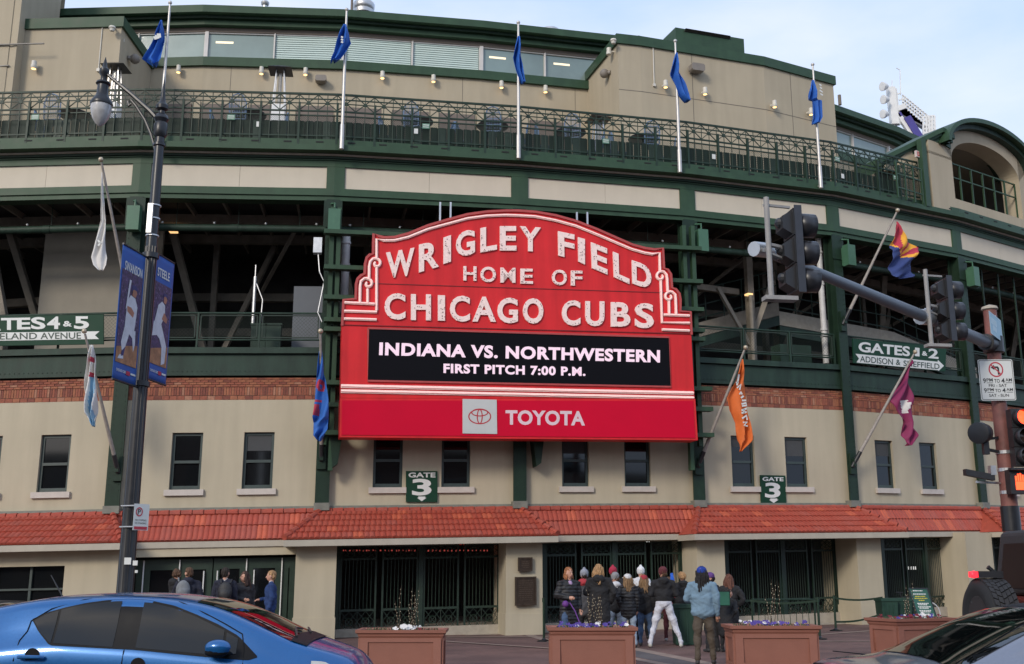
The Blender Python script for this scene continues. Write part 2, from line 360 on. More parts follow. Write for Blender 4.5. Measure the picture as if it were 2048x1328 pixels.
    b = MB(W)
    for z in [3.6+i*.16 for i in range(52)]:
        for a in (-.13, .13): b.box(a-.012, a+.012, .21, .222, z, z+.024)
    b.build('rivets', GREEND, ST, stuff=True)
    if k in (0, 1, 3, 4, 5):
        b = MB(W); sx = .05 if k < 2 else .28
        b.box(sx-.17, sx+.17, .32, .58, 10.95, 11.65); b.box(sx-.14, sx+.14, .24, .34, 11.0, 11.6); b.tube([(sx, .45, 11.65), (sx, .45, 11.85), (sx-.1, .25, 11.9)], .03, 6)
        b.build('floodlight_box', mat('box_green', (.05, .13, .075), .45, .1, 5), ST)
    # pipe under the beam
    b = MB(W); b.tube([(0, -.75, 11.45), (L, -.75, 11.45)], .115, 10)
    for i in range(3): b.tube([(.9+i*1.8, -.75, 11.5), (.9+i*1.8, -.75, 12.3)], .012, 4)
    b.tube([(2.5, -.75, 11.45), (2.7, -.75, 11.45)], .13, 10)
    b.build('sprinkler_main', GREENB, ST, smooth=True)
    for i in range(4): b = MB(W); b.ball((.5+i*1.5, -.72, 11.6), .035, 6); b.build('sprinkler_head', WHITE, ST)
    # gallery interior: floor, back wall, ceiling, beams
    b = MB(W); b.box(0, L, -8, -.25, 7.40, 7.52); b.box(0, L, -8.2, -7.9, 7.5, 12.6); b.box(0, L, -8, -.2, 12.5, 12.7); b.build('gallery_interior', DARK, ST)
    b = MB(W)
    for zz, n in ((12.2, -2.2), (12.2, -4.2), (10.7, -6.), (9.6, -6.5)): b.box(0, L, n-.12, n+.12, zz-.15, zz+.12)
    for i in range(5): b.box(i*L/5-.03, i*L/5+.03, -6, -.4, 12.25, 12.45)
    b.box(L*.2, L*.2+.2, -5.2, -5, 7.5, 12.3); b.bar((L*.25, -4.8, 7.6), (L*.02, -3.2, 12.2), .2); b.bar((L*.25, -5, 8), (L*.6, -5, 12.2), .16)
    b.bar((L*.8, -2.5, 12.3), (L*.5, -5.5, 10.6), .1)
    b.build('gallery_beam', DARKB, ST)
    # gallery railing
    if k >= -1:
        zr0, zr1, zb = 7.69, 8.70, 7.93; npan = 3
        rl = MB(W); rl.tube([(.05, .0, zr1), (L-.2, .0, zr1)], .03, 8); rl.tube([(.05, 0, zb), (L-.2, 0, zb)], .025, 8)
        R = rl.build('gallery_railing', GREENB, ST, smooth=True)
        for i in range(npan+1):
            a = .18+(L-.4)*i/npan; q = MB(W); q.box(a-.025, a+.025, -.03, .03, zr0, zr1); q.build('post', GREENB, R)
        for i in range(npan):
            a0 = .18+(L-.4)*i/npan+.06; a1 = .18+(L-.4)*(i+1)/npan-.06; q = MB(W)
            for (x0, x1, y0, y1) in ((a0, a0+.03, zb+.05, zr1-.05), (a1-.03, a1, zb+.05, zr1-.05), (a0, a1, zb+.05, zb+.08), (a0, a1, zr1-.08, zr1-.05)): q.box(x0, x1, -.015, .015, y0, y1)
            y0, y1 = zb+.08, zr1-.08; h = y1-y0; a = a0-h
            while a < a1:
                for sgn in (1, -1):
                    p, r = (a, y0), (a+h, y1)
                    if sgn < 0: p, r = (a, y1), (a+h, y0)
                    t0 = max(0, (a0-a)/h); t1 = min(1, (a1-a)/h)
                    if t1 > t0:
                        P = (p[0]+h*t0, .0+.002*sgn, p[1]+(r[1]-p[1])*t0); Q = (p[0]+h*t1, .002*sgn, p[1]+(r[1]-p[1])*t1); q.tube([P, Q], .003, 3, cap=False)
                a += .105
            q.build('mesh_panel', WIRE, R)
# extra gallery pieces seen through the opening
B = BAY[-1]; b = MB(B.W); a0 = B.px(78, 600, -2.6)[0]; b.box(a0, B.L+.02, -2.75, -2.6, 7.5, 12.3); b.build('partition', LINER, ST)
b = MB(B.W); b.box(a0-1.1, a0-.85, -2.6, -2.3, 7.5, 9.2); b.bar((a0-.9, -2.4, 9.), (a0-1.7, -2.4, 11.8), .22); b.build('strut', DARKB, ST)
for kk in (3, 4, 5):
    B = BAY[kk]; b = MB(B.W); L = B.L
    zA, zB = (9.0, 10.5) if kk == 3 else ((10.15, 9.9) if kk == 4 else (9.9, 9.0))
    b.add([(a, n, zA+(zB-zA)*a/L+dz) for dz in (-.5, 0) for n in (-3.2, -2.9) for a in (0, L)], [(0, 1, 3, 2), (4, 6, 7, 5), (0, 4, 5, 1), (2, 3, 7, 6), (0, 2, 6, 4), (1, 5, 7, 3)])
    b.build('ramp_beam', CONC if kk != 3 else DARKB, ST)
    b = MB(B.W)
    b.add([(a, n, zA+(zB-zA)*a/L+dz) for dz in (-.85, -.52) for n in (-3.1, -2.9) for a in (0, L)], [(0, 1, 3, 2), (4, 6, 7, 5), (0, 4, 5, 1), (2, 3, 7, 6), (0, 2, 6, 4), (1, 5, 7, 3)])
    b.build('ramp_girder', GREENB, ST)
    b = MB(B.W)
    for i in range(8):
        a = L*i/7; zz = zA+(zB-zA)*a/L; b.bar((a, -2.95, zz), (a, -2.95, zz+1.15), .04)
    for h in (.15, .6, 1.15): b.bar((0, -2.95, zA+h), (L, -2.95, zB+h), .04)
    b.build('ramp_railing', GREEND, ST)
B = BAY[5]; b = MB(B.W)
for i in range(5): b.box(.9+i*1.1, .95+i*1.1, -.3, -.25, 7.7, 12.0)
b.build('gallery_mullion', GREENB, ST)
for (kk, x, r, ya, yb, nn_) in ((1, 690, .12, 462, 640, -.35), (3, 1641, .10, 470, 727, -.4)):
    B = BAY[kk]; a, z1 = B.px(x, ya, nn_); a2, z2 = B.px(x+6 if kk == 3 else x, yb, nn_); a = (a+a2)/2; b = MB(B.W)
    b.tube([(a, nn_, z1), (a, nn_, z2)], r, 14)
    for f in (.15, .4, .75, .8): z = z1+(z2-z1)*f; b.tube([(a, nn_, z), (a, nn_, z+.07)], r+.025, 14)
    b.build('drain_pipe', PIPEW, ST, smooth=True)
B = BAY[0]; b = MB(B.W)
for x, w in ((518, .42), (548, .42)):
    a, z = B.px(x, 640, -.6); b.box(a-w/2, a+w/2, -1., -.6, 7.5, 8.5); b.box(a-w/2-.03, a+w/2+.03, -1.03, -.57, 8.5, 8.55)
b.build('gallery_bin', GREENB, ST)
b = MB(B.W); a, z = B.px(508, 600, -.8); b.tube([(a, -.8, 8.5), (a, -.8, 10.0)], .05, 8); b.tube([(a, -.8, 10.0), (a, -.8, 10.35)], .02, 6); b.tube([(a, -.8, 9.9), (a+.25, -.8, 9.3), (a+.22, -.8, 8.5)], .02, 6); b.build('standpipe', STEEL, ST, smooth=True)
b = MB(B.W); a, z = B.px(620, 600, -1.5); b.box(a-.5, a+.5, -2, -1.5, 7.5, 9.9); b.build('electrical_cabinet', mat('cabinet_grey', (.10, .11, .125), .5, .06, 3), ST)
b = MB(B.W); a, z = B.px(637, 490, .1); b.box(a-.14, a+.1, -.05, .2, z-.25, z+.2); b.tube([(a, .1, z-.25), (a+.06, .12, z-.8), (a+.2, .12, z-1.1), (a+.06, .12, z-2), (a+.2, .12, z-2.3)], .02, 6); b.build('junction_box', STEEL, ST)
B = BAY[3]; b = MB(B.W)
for x, w in ((1572, .45), (1604, .75)): a, z = B.px(x, 700, -.9); b.box(a-w/2, a+w/2, -1.4, -.9, 7.5, 8.5)
b.build('gallery_bin', GREENB, ST)
b = MB(B.W); a = B.px(1503, 600, -2.)[0]; b.box(a-.12, a+.12, -2.2, -2, 7.5, 12.3); b.bar((a, -2.1, 8.9), (a+1., -2.1, 11), .17); b.bar((a-.1, -2.1, 8.7), (a-1.3, -2.1, 10.6), .12); b.tube([(a-.25, -1.7, 10.3), (a-.25, -1.7, 7.6)], .07, 8)
b.bar((a-2.2, -2.5, 10.7), (a-.2, -2.5, 10.6), .2); b.build('gallery_strut', DARKB, ST)
b = MB(B.W); b.box(a-.35, a-.15, -1.9, -1.7, 10.32, 10.38); a0, z0 = BAY[0].px(347, 463, -2); b.build('gallery_lamp', mat('warm_lamp', (.8, .5, .2), .5, 0, emit=(1, .6, .25), es=.9), ST)
b = MB(BAY[0].W); b.box(a0-.12, a0+.12, -2.1, -1.9, z0-.03, z0+.02); b.build('gallery_lamp', MATS['warm_lamp'], ST)
# ================================================================ awnings
TW, TL = .27, .33
def tile_me(m, tl):
    key = ('tile', m, tl)
    if key not in MATS:
        q = MB(); n = 12; prof = [(-TW/2+TW*i/n, .026*abs(sin(pi*2*i/n))**.7) for i in range(n+1)]; L2 = tl+.05
        q.grid([[(x, L2 if False else tl+.03, z+.0) for x, z in prof], [(x, 0, z+.034) for x, z in prof], [(x, .0, z*.3-.004) for x, z in prof]])
        MATS[key] = q.mesh('tile', TILES[m], True)
    return MATS[key]
ntile = 0
def awning(k, prj):
    global ntile
    B = BAY[k]; L = B.L
    n0, z0 = .10, 3.15; n1, z1 = (1.5, 2.35) if prj else (.52, 2.39); h0, h1 = (.88, .72) if prj else (0, 0)
    if prj: rows, tl = 5, hypot(n1-n0, z0-z1)/5
    else: rows, tl = 2, hypot(n1-n0, z0-z1)/2
    b = MB(B.W)
    b.add([(0, n0, z0), (L, n0, z0), (L+h1, n1, z1), (-h0, n1, z1)], [(0, 1, 2, 3)])
    if prj:
        for a0, a1 in ((0, -h0), (L, L+h1)): b.add([(a0, n0, z0), (a1, n1, z1), (a1, .1, z1)], [(0, 1, 2)])
    R = b.build('awning_roof', TILES[1], ST)
    tilt = -pi/2+atan2(n1-n0, z0-z1)   # local y (into the building) tips up the slope
    tilt = atan2(z0-z1, n1-n0); rest = []
    for r in range(rows):
        f = 1-(r+1)/rows if False else (rows-r)/rows      # fraction down at the tile's lower edge
        n = n0+(n1-n0)*f; z = z0+(z1-z0)*f; lo = -h0*(f-.06); hi = L+h1*(f-.06); cnt = int((hi-lo)/TW); st = (hi-lo)/cnt
        for i in range(cnt):
            a = lo+st*(i+.5); m = random.choices(range(4), [6, 5, 1, 2])[0]
            if r in (3,) and k == 1 and abs(a-3.9) < .3: m = 2
            jx = random.uniform(-.004, .004)
            M = B.mw(a, n+random.uniform(-.004, .004), z+.012, tilt) @ Matrix.Diagonal((st/TW, 1, 1, 1))
            if ntile < 300 and (k in (1, 2, 0)): ntile += 1; link('tile', tile_me(m, round(tl, 3)), R, mw=M)
            else: rest.append((M, m, round(tl, 3)))
    if rest:
        q = MB(); 
        for M, m, t_ in rest:
            me = tile_me(m, t_); q.add([tuple(M @ v.co) for v in me.vertices], [tuple(p.vertices) for p in me.polygons], m, True)
        q.build('tile_field', TILES, R, smooth=True, stuff=True, normals=False)
    # ridge caps at the wall and down the hips
    caps = [((i*.3, .13, 3.15), ((i+1)*.3-.02, .13, 3.15)) for i in range(int(L/.3))]
    if prj:
        for a0, a1 in ((0, -h0), (L, L+h1)):
            for i in range(6): f, g_ = i/6, (i+.93)/6; caps.append(((a0+(a1-a0)*f, n0+(n1-n0)*f, z0+(z1-z0)*f+.03), (a0+(a1-a0)*g_, n0+(n1-n0)*g_, z0+(z1-z0)*g_+.05)))
    for p, q_ in caps:
        c = MB(B.W); c.tube([p, q_], [.075, .09], 8); c.build('ridge_tile', TILES[random.choice((0, 1, 3))], R, smooth=True)
    f = MB(B.W)
    if prj: f.box(-h0, L+h1, .9, n1+.03, z1-.17, z1-.012); f.box(-h0, -h0+.14, 0.02, .9, z1-.17, z1-.012); f.box(L+h1-.14, L+h1, .02, .9, z1-.17, z1-.012); f.box(-h0+.14, L+h1-.14, 0, .9, z1-.12, z1-.03)
    else: f.box(0, L, .0, n1+.03, z1-.17, z1-.012)
    f.build('fascia', mat('fascia_cream', (.40, .36, .29), .7, .06, 3, streak=.06), R)
for k in (1, 0, 2, -1, 3, 4, 5, -2, 6): awning(k, k % 2 == 1)
# ================================================================ ground storey
def pier(pl, x0, x1, n=1.0, nb=0., z1=2.35, ks=None):
    k0, a0, _ = find(x0, 1150, n, ks and ks[0]); k1, a1, _ = find(x1, 1150, n, ks and ks[1])
    b = MB()
    f0, f1 = BAY[k0].W(a0, n, 0), BAY[k1].W(a1, n, 0); b0, b1 = BAY[k0].W(a0, nb-.6, 0), BAY[k1].W(a1, nb-.6, 0)
    def ring(z, o=0.):
        c = (f0+f1+b0+b1)/4; r = []
        for p in (f0, f1, b1, b0):
            d = (p-c); d.z = 0; q = p+d.normalized()*o; s = z; r.append((q.x, q.y, s+T*(0)+ (T*(_S[k0]+a0) if z > 1 else gz(q.x)-.05)))
        return r
    for zz0, zz1, o in ((.62, z1, 0.), (.0, .60, .035)):
        q = ring(zz0, o)+ring(zz1, o)
        if zz1 == .60: q[4:] = [(x, y, z) for (x, y, _), z in zip(q[4:], [gz(f0.x)+.56]*4)]
        if zz0 == .62: q[:4] = [(x, y, gz(f0.x)+.55) for (x, y, _) in q[:4]]
        b.add(q, [(0, 1, 2, 3), (4, 7, 6, 5), (0, 4, 5, 1), (1, 5, 6, 2), (2, 6, 7, 3), (3, 7, 4, 0)], 0, True)
    return b.build('pier', WALL, ST)
pier('p', 590, 672); pier('p', 1012, 1085); pier('p', 1395, 1451); pier('p', 1717, 1766); pier('p', 1937, 1990); pier('p', 2110, 2160)
b = MB(BAY[-1].W); B = BAY[-1]; aw = B.px(128, 1150, 1.)[0]; ae = B.px(236, 1150, 1.)[0]; L = B.L
b.box(aw, ae, -.5, 1., -.1, 2.3); b.box(-.5, aw, -.5, 1., 1.82, 2.3); b.box(-.5, aw, -.5, 1., -.1, .62); b.box(ae, ae+.09, .1, .9, -.1, 2.3); b.build('wall', WALL, ST)
b = MB(B.W); a = -.5
wz = MB(B.W); wz.box(-.5, aw, .72, .76, .62, 1.82); fo = None
b.box(-.5, aw, .76, .84, 1.22, 1.27)
for i in range(4): b.box(aw-.04-i*1.75, aw+.04-i*1.75-.04, .76, .84, .62, 1.82)
for i in range(3): b.box(aw-.9-i*1.75-.03, aw-.9-i*1.75+.03, .76, .83, .62, 1.82)
fo = b.build('shop_window', mat('window_frame_green', (.03, .045, .04)), ST); wz.build('pane', GLASS, fo)
for k in BAYS:      # rear of the ground storey
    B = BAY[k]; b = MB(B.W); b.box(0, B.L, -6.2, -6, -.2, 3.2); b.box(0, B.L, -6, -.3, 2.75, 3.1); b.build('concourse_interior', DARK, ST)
    b = MB(B.W); b.box(0, B.L, -6, 0.1, -.3, 0.02 if k < 1 else (.02 if k == 1 else .0)); b.build('concourse_floor', CONC, ST)
    if k not in (-1, -2): b = MB(B.W); b.box(-.2 if k > 0 else 0.0, B.L, -.35, .06 if k else .5, 2.0 if k == 0 else 2.2, 2.34 if k == 0 else 3.0); b.build('lintel', WALL, ST)
# doors of bay 0
B = BAY[0]; dx = [236, 286, 358, 425, 492, 563, 592]; da = [B.px(x, 1150, .2)[0] for x in dx]; ztop = B.px(420, 1117, .2)[1]
for i in range(len(dx)-1):
    a0, a1 = da[i]+.015, da[i+1]-.015; b = MB(B.W); g = i in (0, 5)
    for (x0, x1, y0, y1) in ((a0, a0+.16, .05, ztop), (a1-.16, a1, .05, ztop), (a0+.16, a1-.16, ztop-.28, ztop), (a0+.16, a1-.16, .05, .3)):
        if x1 > x0: b.box(x0, x1, .12, .18, y0, y1)
    D = b.build('door', mat('door_green', (.011, .028, .017), .4, .15, 4), ST)
    if a1-a0 > .4: q = MB(B.W); q.box(a0+.16, a1-.16, .13, .14, .3, ztop-.28); q.build('pane', GLASS, D)
    if dx[i] in (358, 425, 492):
        q = MB(B.W); ah = {358: a1-.2, 425: a0+.12, 492: a0+.2}[dx[i]]; q.tube([(ah, .26, .95), (ah, .26, 1.62)], .018, 8); q.tube([(ah, .26, 1.5), (ah, .15, 1.5)], .012, 6); q.build('handle', WHITE, D)
for x in (286, 358, 492, 563):
    a = B.px(x, 1150, .24)[0]; q = MB(B.W); q.box(a-.014, a+.014, .2, .24, .1, ztop-.02); q.build('door_edge_strip', WHITE, ST)
# iron gates
def ornament(q, a0, a1, z0, z1, n, nm=2):
    w = (a1-a0)/nm; r = .011
    for i in range(nm):
        c = a0+w*(i+.5); zc = (z0+z1)/2; h = (z1-z0)/2
        for sx in (-1, 1):
            q.tube([(c-w/2, n, zc+sx*h), (c+w/2, n, zc-sx*h)], r, 4, cap=False)
            q.tube([(c-w/2, n, zc), (c, n, zc+sx*h), (c+w/2, n, zc)], r, 4, cap=False)
        q.tube([(c+w*.22*cos(t*pi/5), n, zc+w*.22*sin(t*pi/5)) for t in range(11)], r*1.5, 4, cap=False)
        q.tube([(c-w/2, n, z0), (c-w/2, n, z1)], r, 4, cap=False)
def gate(k, xs, ybase, nleaf=4):
    B = BAY[k]; a0 = B.px(xs[0], 1170, 0)[0]; a1 = B.px(xs[1], 1170, 0)[0]; zb = B.px((xs[0]+xs[1])/2, ybase, 0)[1]+.02; zt = 2.32
    s = MB(B.W); s.box(a0-.1, a1+.1, -.4, .35, zb-.35, zb-.03); s.build('gate_step', CONC, ST)
    G = MB(B.W); 
    for a in (a0, (a0+a1)/2, a1): G.box(a-.06, a+.06, -.06, .06, zb, zt)
    G.box(a0, a1, -.05, .05, zt-.08, zt); G = G.build('gate', GATEM, ST)
    wl = (a1-a0)/nleaf; hb = zb+.66; ht = zt-.5
    for i in range(nleaf):
        x0, x1 = a0+wl*i+.07, a0+wl*(i+1)-.07; q = MB(B.W)
        for (u0, u1, v0, v1) in ((x0, x0+.05, zb+.05, zt-.1), (x1-.05, x1, zb+.05, zt-.1), (x0+.05, x1-.05, zb+.05, zb+.12), (x0+.05, x1-.05, hb, hb+.06), (x0+.05, x1-.05, ht, ht+.06), (x0+.05, x1-.05, zt-.16, zt-.1)): q.box(u0, u1, -.025, .025, v0, v1)
        nb = 9
        for j in range(1, nb): a = x0+.05+(x1-x0-.1)*j/nb; q.tube([(a, 0, hb+.06), (a, 0, ht)], .011, 5, cap=False)
        q.build('gate_leaf', GATEM, G)
        q = MB(B.W); ornament(q, x0+.05, x1-.05, zb+.12, hb, 0); q.build('ornament_panel', GATEM, G)
        q = MB(B.W); ornament(q, x0+.05, x1-.05, ht+.06, zt-.16, 0); q.build('ornament_panel', GATEM, G)
gate(1, (674, 1003), 1271); gate(2, (1086, 1366), 1262); gate(3, (1452, 1676), 1248); gate(4, (1768, 1937), 1240); gate(5, (1990, 2110), 1236)
# red message strip and lettering fragments behind the gates
LEDR = mat('led_red', (.2, .01, .01), .5, 0, emit=(1, .04, .03), es=.3); B = BAY[1]; b = MB(B.W)
LEDW = mat('led_white', (.5, .5, .5), .5, 0, emit=(1, 1, .95), es=.45)
for xx in [808+i*9.3 for i in range(20)]:
    if int(xx/9) % 6 == 4: continue
    a, z = B.px(xx, 1087, -1.2); w = random.uniform(.03, .075); b.box(a-w, a+w, -1.22, -1.2, z-.035, z+.2)
b.build('led_sign', LEDR, ST)
b = MB(B.W); x = 678
while x < 975: a, z = B.px(x, 1101, -.9); b.box(a-.02, a+.02, -.92, -.9, z-random.uniform(.01, .03), z+.02); x += random.uniform(5, 9)
x = 1090
b.build('led_strip', mat('led_dim', (.1, .03, .03), .5, 0, emit=(1, .15, .12), es=.25), ST)
B = BAY[2]; b = MB(B.W)
for i in range(14):
    if i in (7,): continue
    a, z = B.px(1279+i*5, 1082, -1.); b.box(a-.022, a+.022, -1.02, -1., z-.03, z+.1)
b.build('lit_lettering', LEDW, ST)
B = BAY[4]; b = MB(B.W)
for i in range(4): a, z = B.px(1818+i*4.6, 1136, -.5); b.box(a-.022, a+.022, -.52, -.5, z-.05, z+.05)
b.build('lit_number', LEDW, ST)
b = MB()
# bronze plaques
BRZ = mat('bronze', (.055, .036, .024), .5, .25, 12, .4, 60, metal=.5)
def plaque(x0, y0, x1, y1, label):
    k, a0, z1 = find(x0, y0, 1.0, 2); _, a1, z0 = find(x1, y1, 1.0, 2); 
    P = thing('plaque', label, 'plaque', BAY[k].W(a0, 1., z0)); W = BAY[k].W
    b = MB(W); b.box(a0, a1, 1.03, 1.09, z0, z1); e = .045
    for (u0, u1, v0, v1) in ((a0, a1, z1-e, z1), (a0, a1, z0, z0+e), (a0, a0+e, z0+e, z1-e), (a1-e, a1, z0+e, z1-e)): b.box(u0, u1, 1.09, 1.115, v0, v1)
    b.build('back_plate', BRZ, P); b = MB(W); z = z1-.1
    while z > z0+.1:
        a = a0+.08+random.uniform(0, .05)
        while a < a1-.12: w = random.uniform(.03, .08); b.box(a, min(a+w, a1-.08), 1.09, 1.1, z-.018, z); a += w+.02
        z -= .055
    b.build('relief_lines', mat('bronze_relief', (.10, .07, .05), .45, .2, 20, metal=.5), P, stuff=True)
plaque(1035, 1115, 1063, 1142, 'small square bronze plaque, the upper one on the pier between the gates')
plaque(1029, 1154, 1071, 1210, 'large upright bronze plaque, the lower one on the pier between the gates')
# ================================================================ terrace railing
AEND = BAY[4].px(1834, 330, .22)[0]
for k in BAYS:
    B = BAY[k]; L = B.L; W = B.W; n = .22
    b = MB(W); b.box(0, L, -6.3, .22, 13.4, 13.455); b.build('terrace_floor', CONC, ST)
    if k > 5 or (k == 5 and AEND <= BAY[4].L): continue
    if k == 4: L = min(L, AEND)
    if k == 5: L = AEND-BAY[4].L
    zt, z2, zc, z4, z5, zlo, zbt = 15.32, 15.16, 15.02, 14.78, 14.64, 14.0, 13.64
    b = MB(W)
    for z, r in ((zt, .028), (z2, .016), (z4, .022), (z5, .018), (zlo, .022)): b.box(0, L, n-r, n+r, z-r, z+r)
    R = b.build('terrace_railing', RAILM, ST)
    npost = max(1, round(L/1.1)); mod = L/npost/2
    for i in range(npost):
        a = L*i/npost+.02; q = MB(W); q.box(a-.03, a+.03, n+.03, n+.09, 13.62, zc); q.build('post', RAILM, R)
    for i in range(npost*2):
        a0, a1 = i*mod, (i+1)*mod; c = (a0+a1)/2; zq = (z2+z4)/2; q = MB(W); h = .35*mod+.12; zz1, zz0 = zt-.03, z4+.02; zq = z4+(zt-z4)*.46
        for P, Q in (((a0, zz0), (a1, zz1)), ((a0, zz1), (a1, zz0)), ((a0, zq), (a1, zq))): q.bar((P[0], n, P[1]), (Q[0], n, Q[1]), .024)
        for a in (c, a1): q.bar((a, n+.01, zlo-.3 if True else zz0), (a, n+.01, zt), .022)
        q.box(c-.05, c+.05, n-.02, n+.02, zq-.05, zq+.05)
        q.build('lattice_panel', RAILM, R)
    q = MB(W); h = z5-zlo; a = -h
    while a < L:
        for sg in (1, -1):
            t0 = max(0, -a/h); t1 = min(1, (L-a)/h)
            if t1 > t0:
                za, zb_ = (zlo, z5) if sg > 0 else (z5, zlo); q.tube([(a+h*t0, n-.02, za+(zb_-za)*t0), (a+h*t1, n-.02, za+(zb_-za)*t1)], .0045, 3, cap=False)
        a += .065
    q.build('chain_link', WIRE, R, stuff=True)
    # corrugated green boards behind
    a = 0; i = 0
    while a < L-.05:
        w = .255; q = MB(W); q.box(a+.004, min(a+w*.82, L), -.12, -.09, 13.95, 14.60); q.box(min(a+w*.82, L-.01), min(a+w, L), -.17, -.14, 13.95, 14.60)
        q.build('board', GREEND if random.random() < .75 else mat('board_green', (.034, .066, .045), .5, .1, 4), R); a += w
# ================================================================ upper storeys
def upx(x, y, n): return find(x, y, n)
NB, NF = -6.0, -3.0
for k in BAYS:
    B = BAY[k]; L = B.L; dz_ = -.95 if k >= 4 else 0.; W = (lambda a, n, z, B=B, dz_=dz_: B.W(a, n, z+(dz_ if z > 14 else 0)))
    ZS0, ZS1, ZW1 = 19.17, 19.5, 20.52
    b = MB(W); b.box(0, L, NB-.3, NB, 13.5, ZS0); b.build('upper_wall', WALLUP, ST)
    b = MB(W); b.box(0, L, NB-.3, NB+.12, ZS0, ZS1); b.build('sill_band', GREEN, ST)
    b = MB(W); b.box(0, L, NB-.3, NB+.02, ZW1, 20.68); b.build('window_head', BROWN, ST)
    b = MB(W); b.box(0, L, NB-.3, NB+.25, 20.68, 20.86); b.box(0, L, NB-.3, NB+.62, 20.97, 21.24); b.build('roof_fascia', GREEN, ST)
    b = MB(W); b.box(0, L, NB-.3, NB+.4, 20.865, 20.965); b.box(0, L, NB-12, NB-.1, 21.0, 21.2); b.box(0, L, NB-4.2, NB-4, 13.5, 21); b.build('roof_deck', GREEND, ST)
    b = MB(W); b.box(0, L, NB-4, NB-.3, 19.0, 19.1); b.box(0, L, NB-4, NB-.3, 20.9, 20.98); b.build('suite_interior', mat('suite_lining', (.30, .33, .31), .8, .1, 1), ST)
    b = MB(W); np_ = 3
    b.build
    px_w = L/2.42; np_ = max(2, round(px_w)); w = L/np_
    for i in range(np_):
        a0, a1 = i*w, (i+1)*w; fr = MB(W); wide = (i % 2 == 0)
        e0 = .13 if wide else .03
        fr.box(a0, a0+e0, NB-.15, NB+.03, ZS1, ZW1); fr.box(a1-.03, a1, NB-.15, NB+.0, ZS1, ZW1); fr.box(a0+e0, a1-.03, NB-.12, NB-.02, ZS1, ZS1+.04); fr.box(a0+e0, a1-.03, NB-.12, NB-.02, ZW1-.04, ZW1)
        fo = fr.build('suite_window', MULL, ST)
        p = MB(W); p.box(a0+e0, a1-.03, NB-.09, NB-.08, ZS1+.04, ZW1-.04); p.build('pane', mat('suite_pane', (.20, .27, .255), .05, .25, .3, spec=.9), fo)
        if (k, i) in ((0, 1), (1, 0), (0, 2), (-1, 2), (0, 0)) and (k, i) not in ((0, 0),) or k == 1 and i == 1:
            z = ZS1+.08
            while z < ZW1-.08: s = MB(W); s.box(a0+e0+.03, a1-.06, NB-.078, NB-.062, z, z+.05); s.build('blind_slat', BLIND, fo); z += .085
        if (k, i) in ((2, 0), (1, 2), (2, 1), (0, 0)):
            s = MB(W); s.box(a0+.4, a0+1.1, NB-.078, NB-.07, 20.12, 20.2); s.build('ceiling_light', mat('suite_lamp', (.8, .7, .5), .5, 0, emit=(1, .85, .6), es=.6), fo)
# projecting blocks of the upper storey
def block(kx0, kx1, ztop_px, name='projecting_block', zpar=.36):
    """outline from (k,a) to (k,a) at n=NF back to NB"""
    (ka, aa), (kb, ab) = kx0, kx1; pts = [(ka, aa)]+[(kk, 0.) for kk in range(ka+1, kb+1)]+[(kb, ab)]
    F0 = [BAY[k].W(a, NF, 0) for k, a in pts]; R0 = [BAY[k].W(a, NB-.2, 0) for k, a in pts]
    for nm, za, zb_, m, o in ((name, 13.5, ztop_px-zpar, WALLUP, 0.), ('parapet', ztop_px-zpar, ztop_px, GREEN, .08)):
        b = MB()
        F_ = [BAY[k].W(a, NF+o, 0) for k, a in pts]
        if o: d = (F_[0]-F_[1]).normalized()*o; F_[0] += d; d = (F_[-1]-F_[-2]).normalized()*o; F_[-1] += d
        Rr = list(R0)
        if o: Rr[0] = Rr[0]+(F_[0]-BAY[ka].W(aa, NF+o, 0)); Rr[-1] = Rr[-1]+(F_[-1]-BAY[kb].W(ab, NF+o, 0))
        ring = F_+Rr[::-1]; n = len(ring); low = [p+Vector((0, 0, za)) for p in ring]; up = [p+Vector((0, 0, zb_)) for p in ring]
        b.add(low+up, [(i, (i+1) % n, n+(i+1) % n, n+i) for i in range(n)]+[tuple(range(n-1, -1, -1)), tuple(range(n, 2*n))], 0, True)
        b.build(nm, m, ST)
_, aL, _z = find(235, 150, NF, -1); k_, aR0, zR = find(1235, 70, NF); k2_, aR1, zR2 = find(1665, 152, NF)
_, _a, zLt = find(120, 38, NF); 
block((-3, .1), (-1, aL), zLt); block((k_, aR0), (k2_, aR1), (zR+zR2)/2)
ZPL, ZPR = zLt, (zR+zR2)/2
# seams in the right block
b = MB(BAY[3].W); BB = BAY[3]
for kk, x in ((3, 1490), (4, 1600)):
    pass
for kk in (2, 3, 4):
    BB = BAY[kk]; a0 = aR0 if kk == 2 else 0; a1 = aR1 if kk == 4 else BB.L; b = MB(BB.W); zc = find(1400, 200, NF)[2]
    b.box(a0, a1, NF, NF+.006, zc-.012, zc+.012)
    if kk == 3: b.box(2.2, 2.225, NF, NF+.006, 13.6, ZPR-.37)
    if kk == 4: b.box(1.4, 1.425, NF, NF+.006, 13.6, ZPR-.37)
    b.build('panel_joint', mat('joint_dark', (.16, .14, .11), .8, 0), ST)
for kk, xs in ((0, (460,)), (1, (925,)), (2, (1150,))):
    for x in xs: kz, a, z = find(x, 180, NB); b = MB(BAY[kz].W); b.box(a-.01, a+.01, NB, NB+.006, 13.6, ZS0); b.build('panel_joint', MATS['joint_dark'], ST)
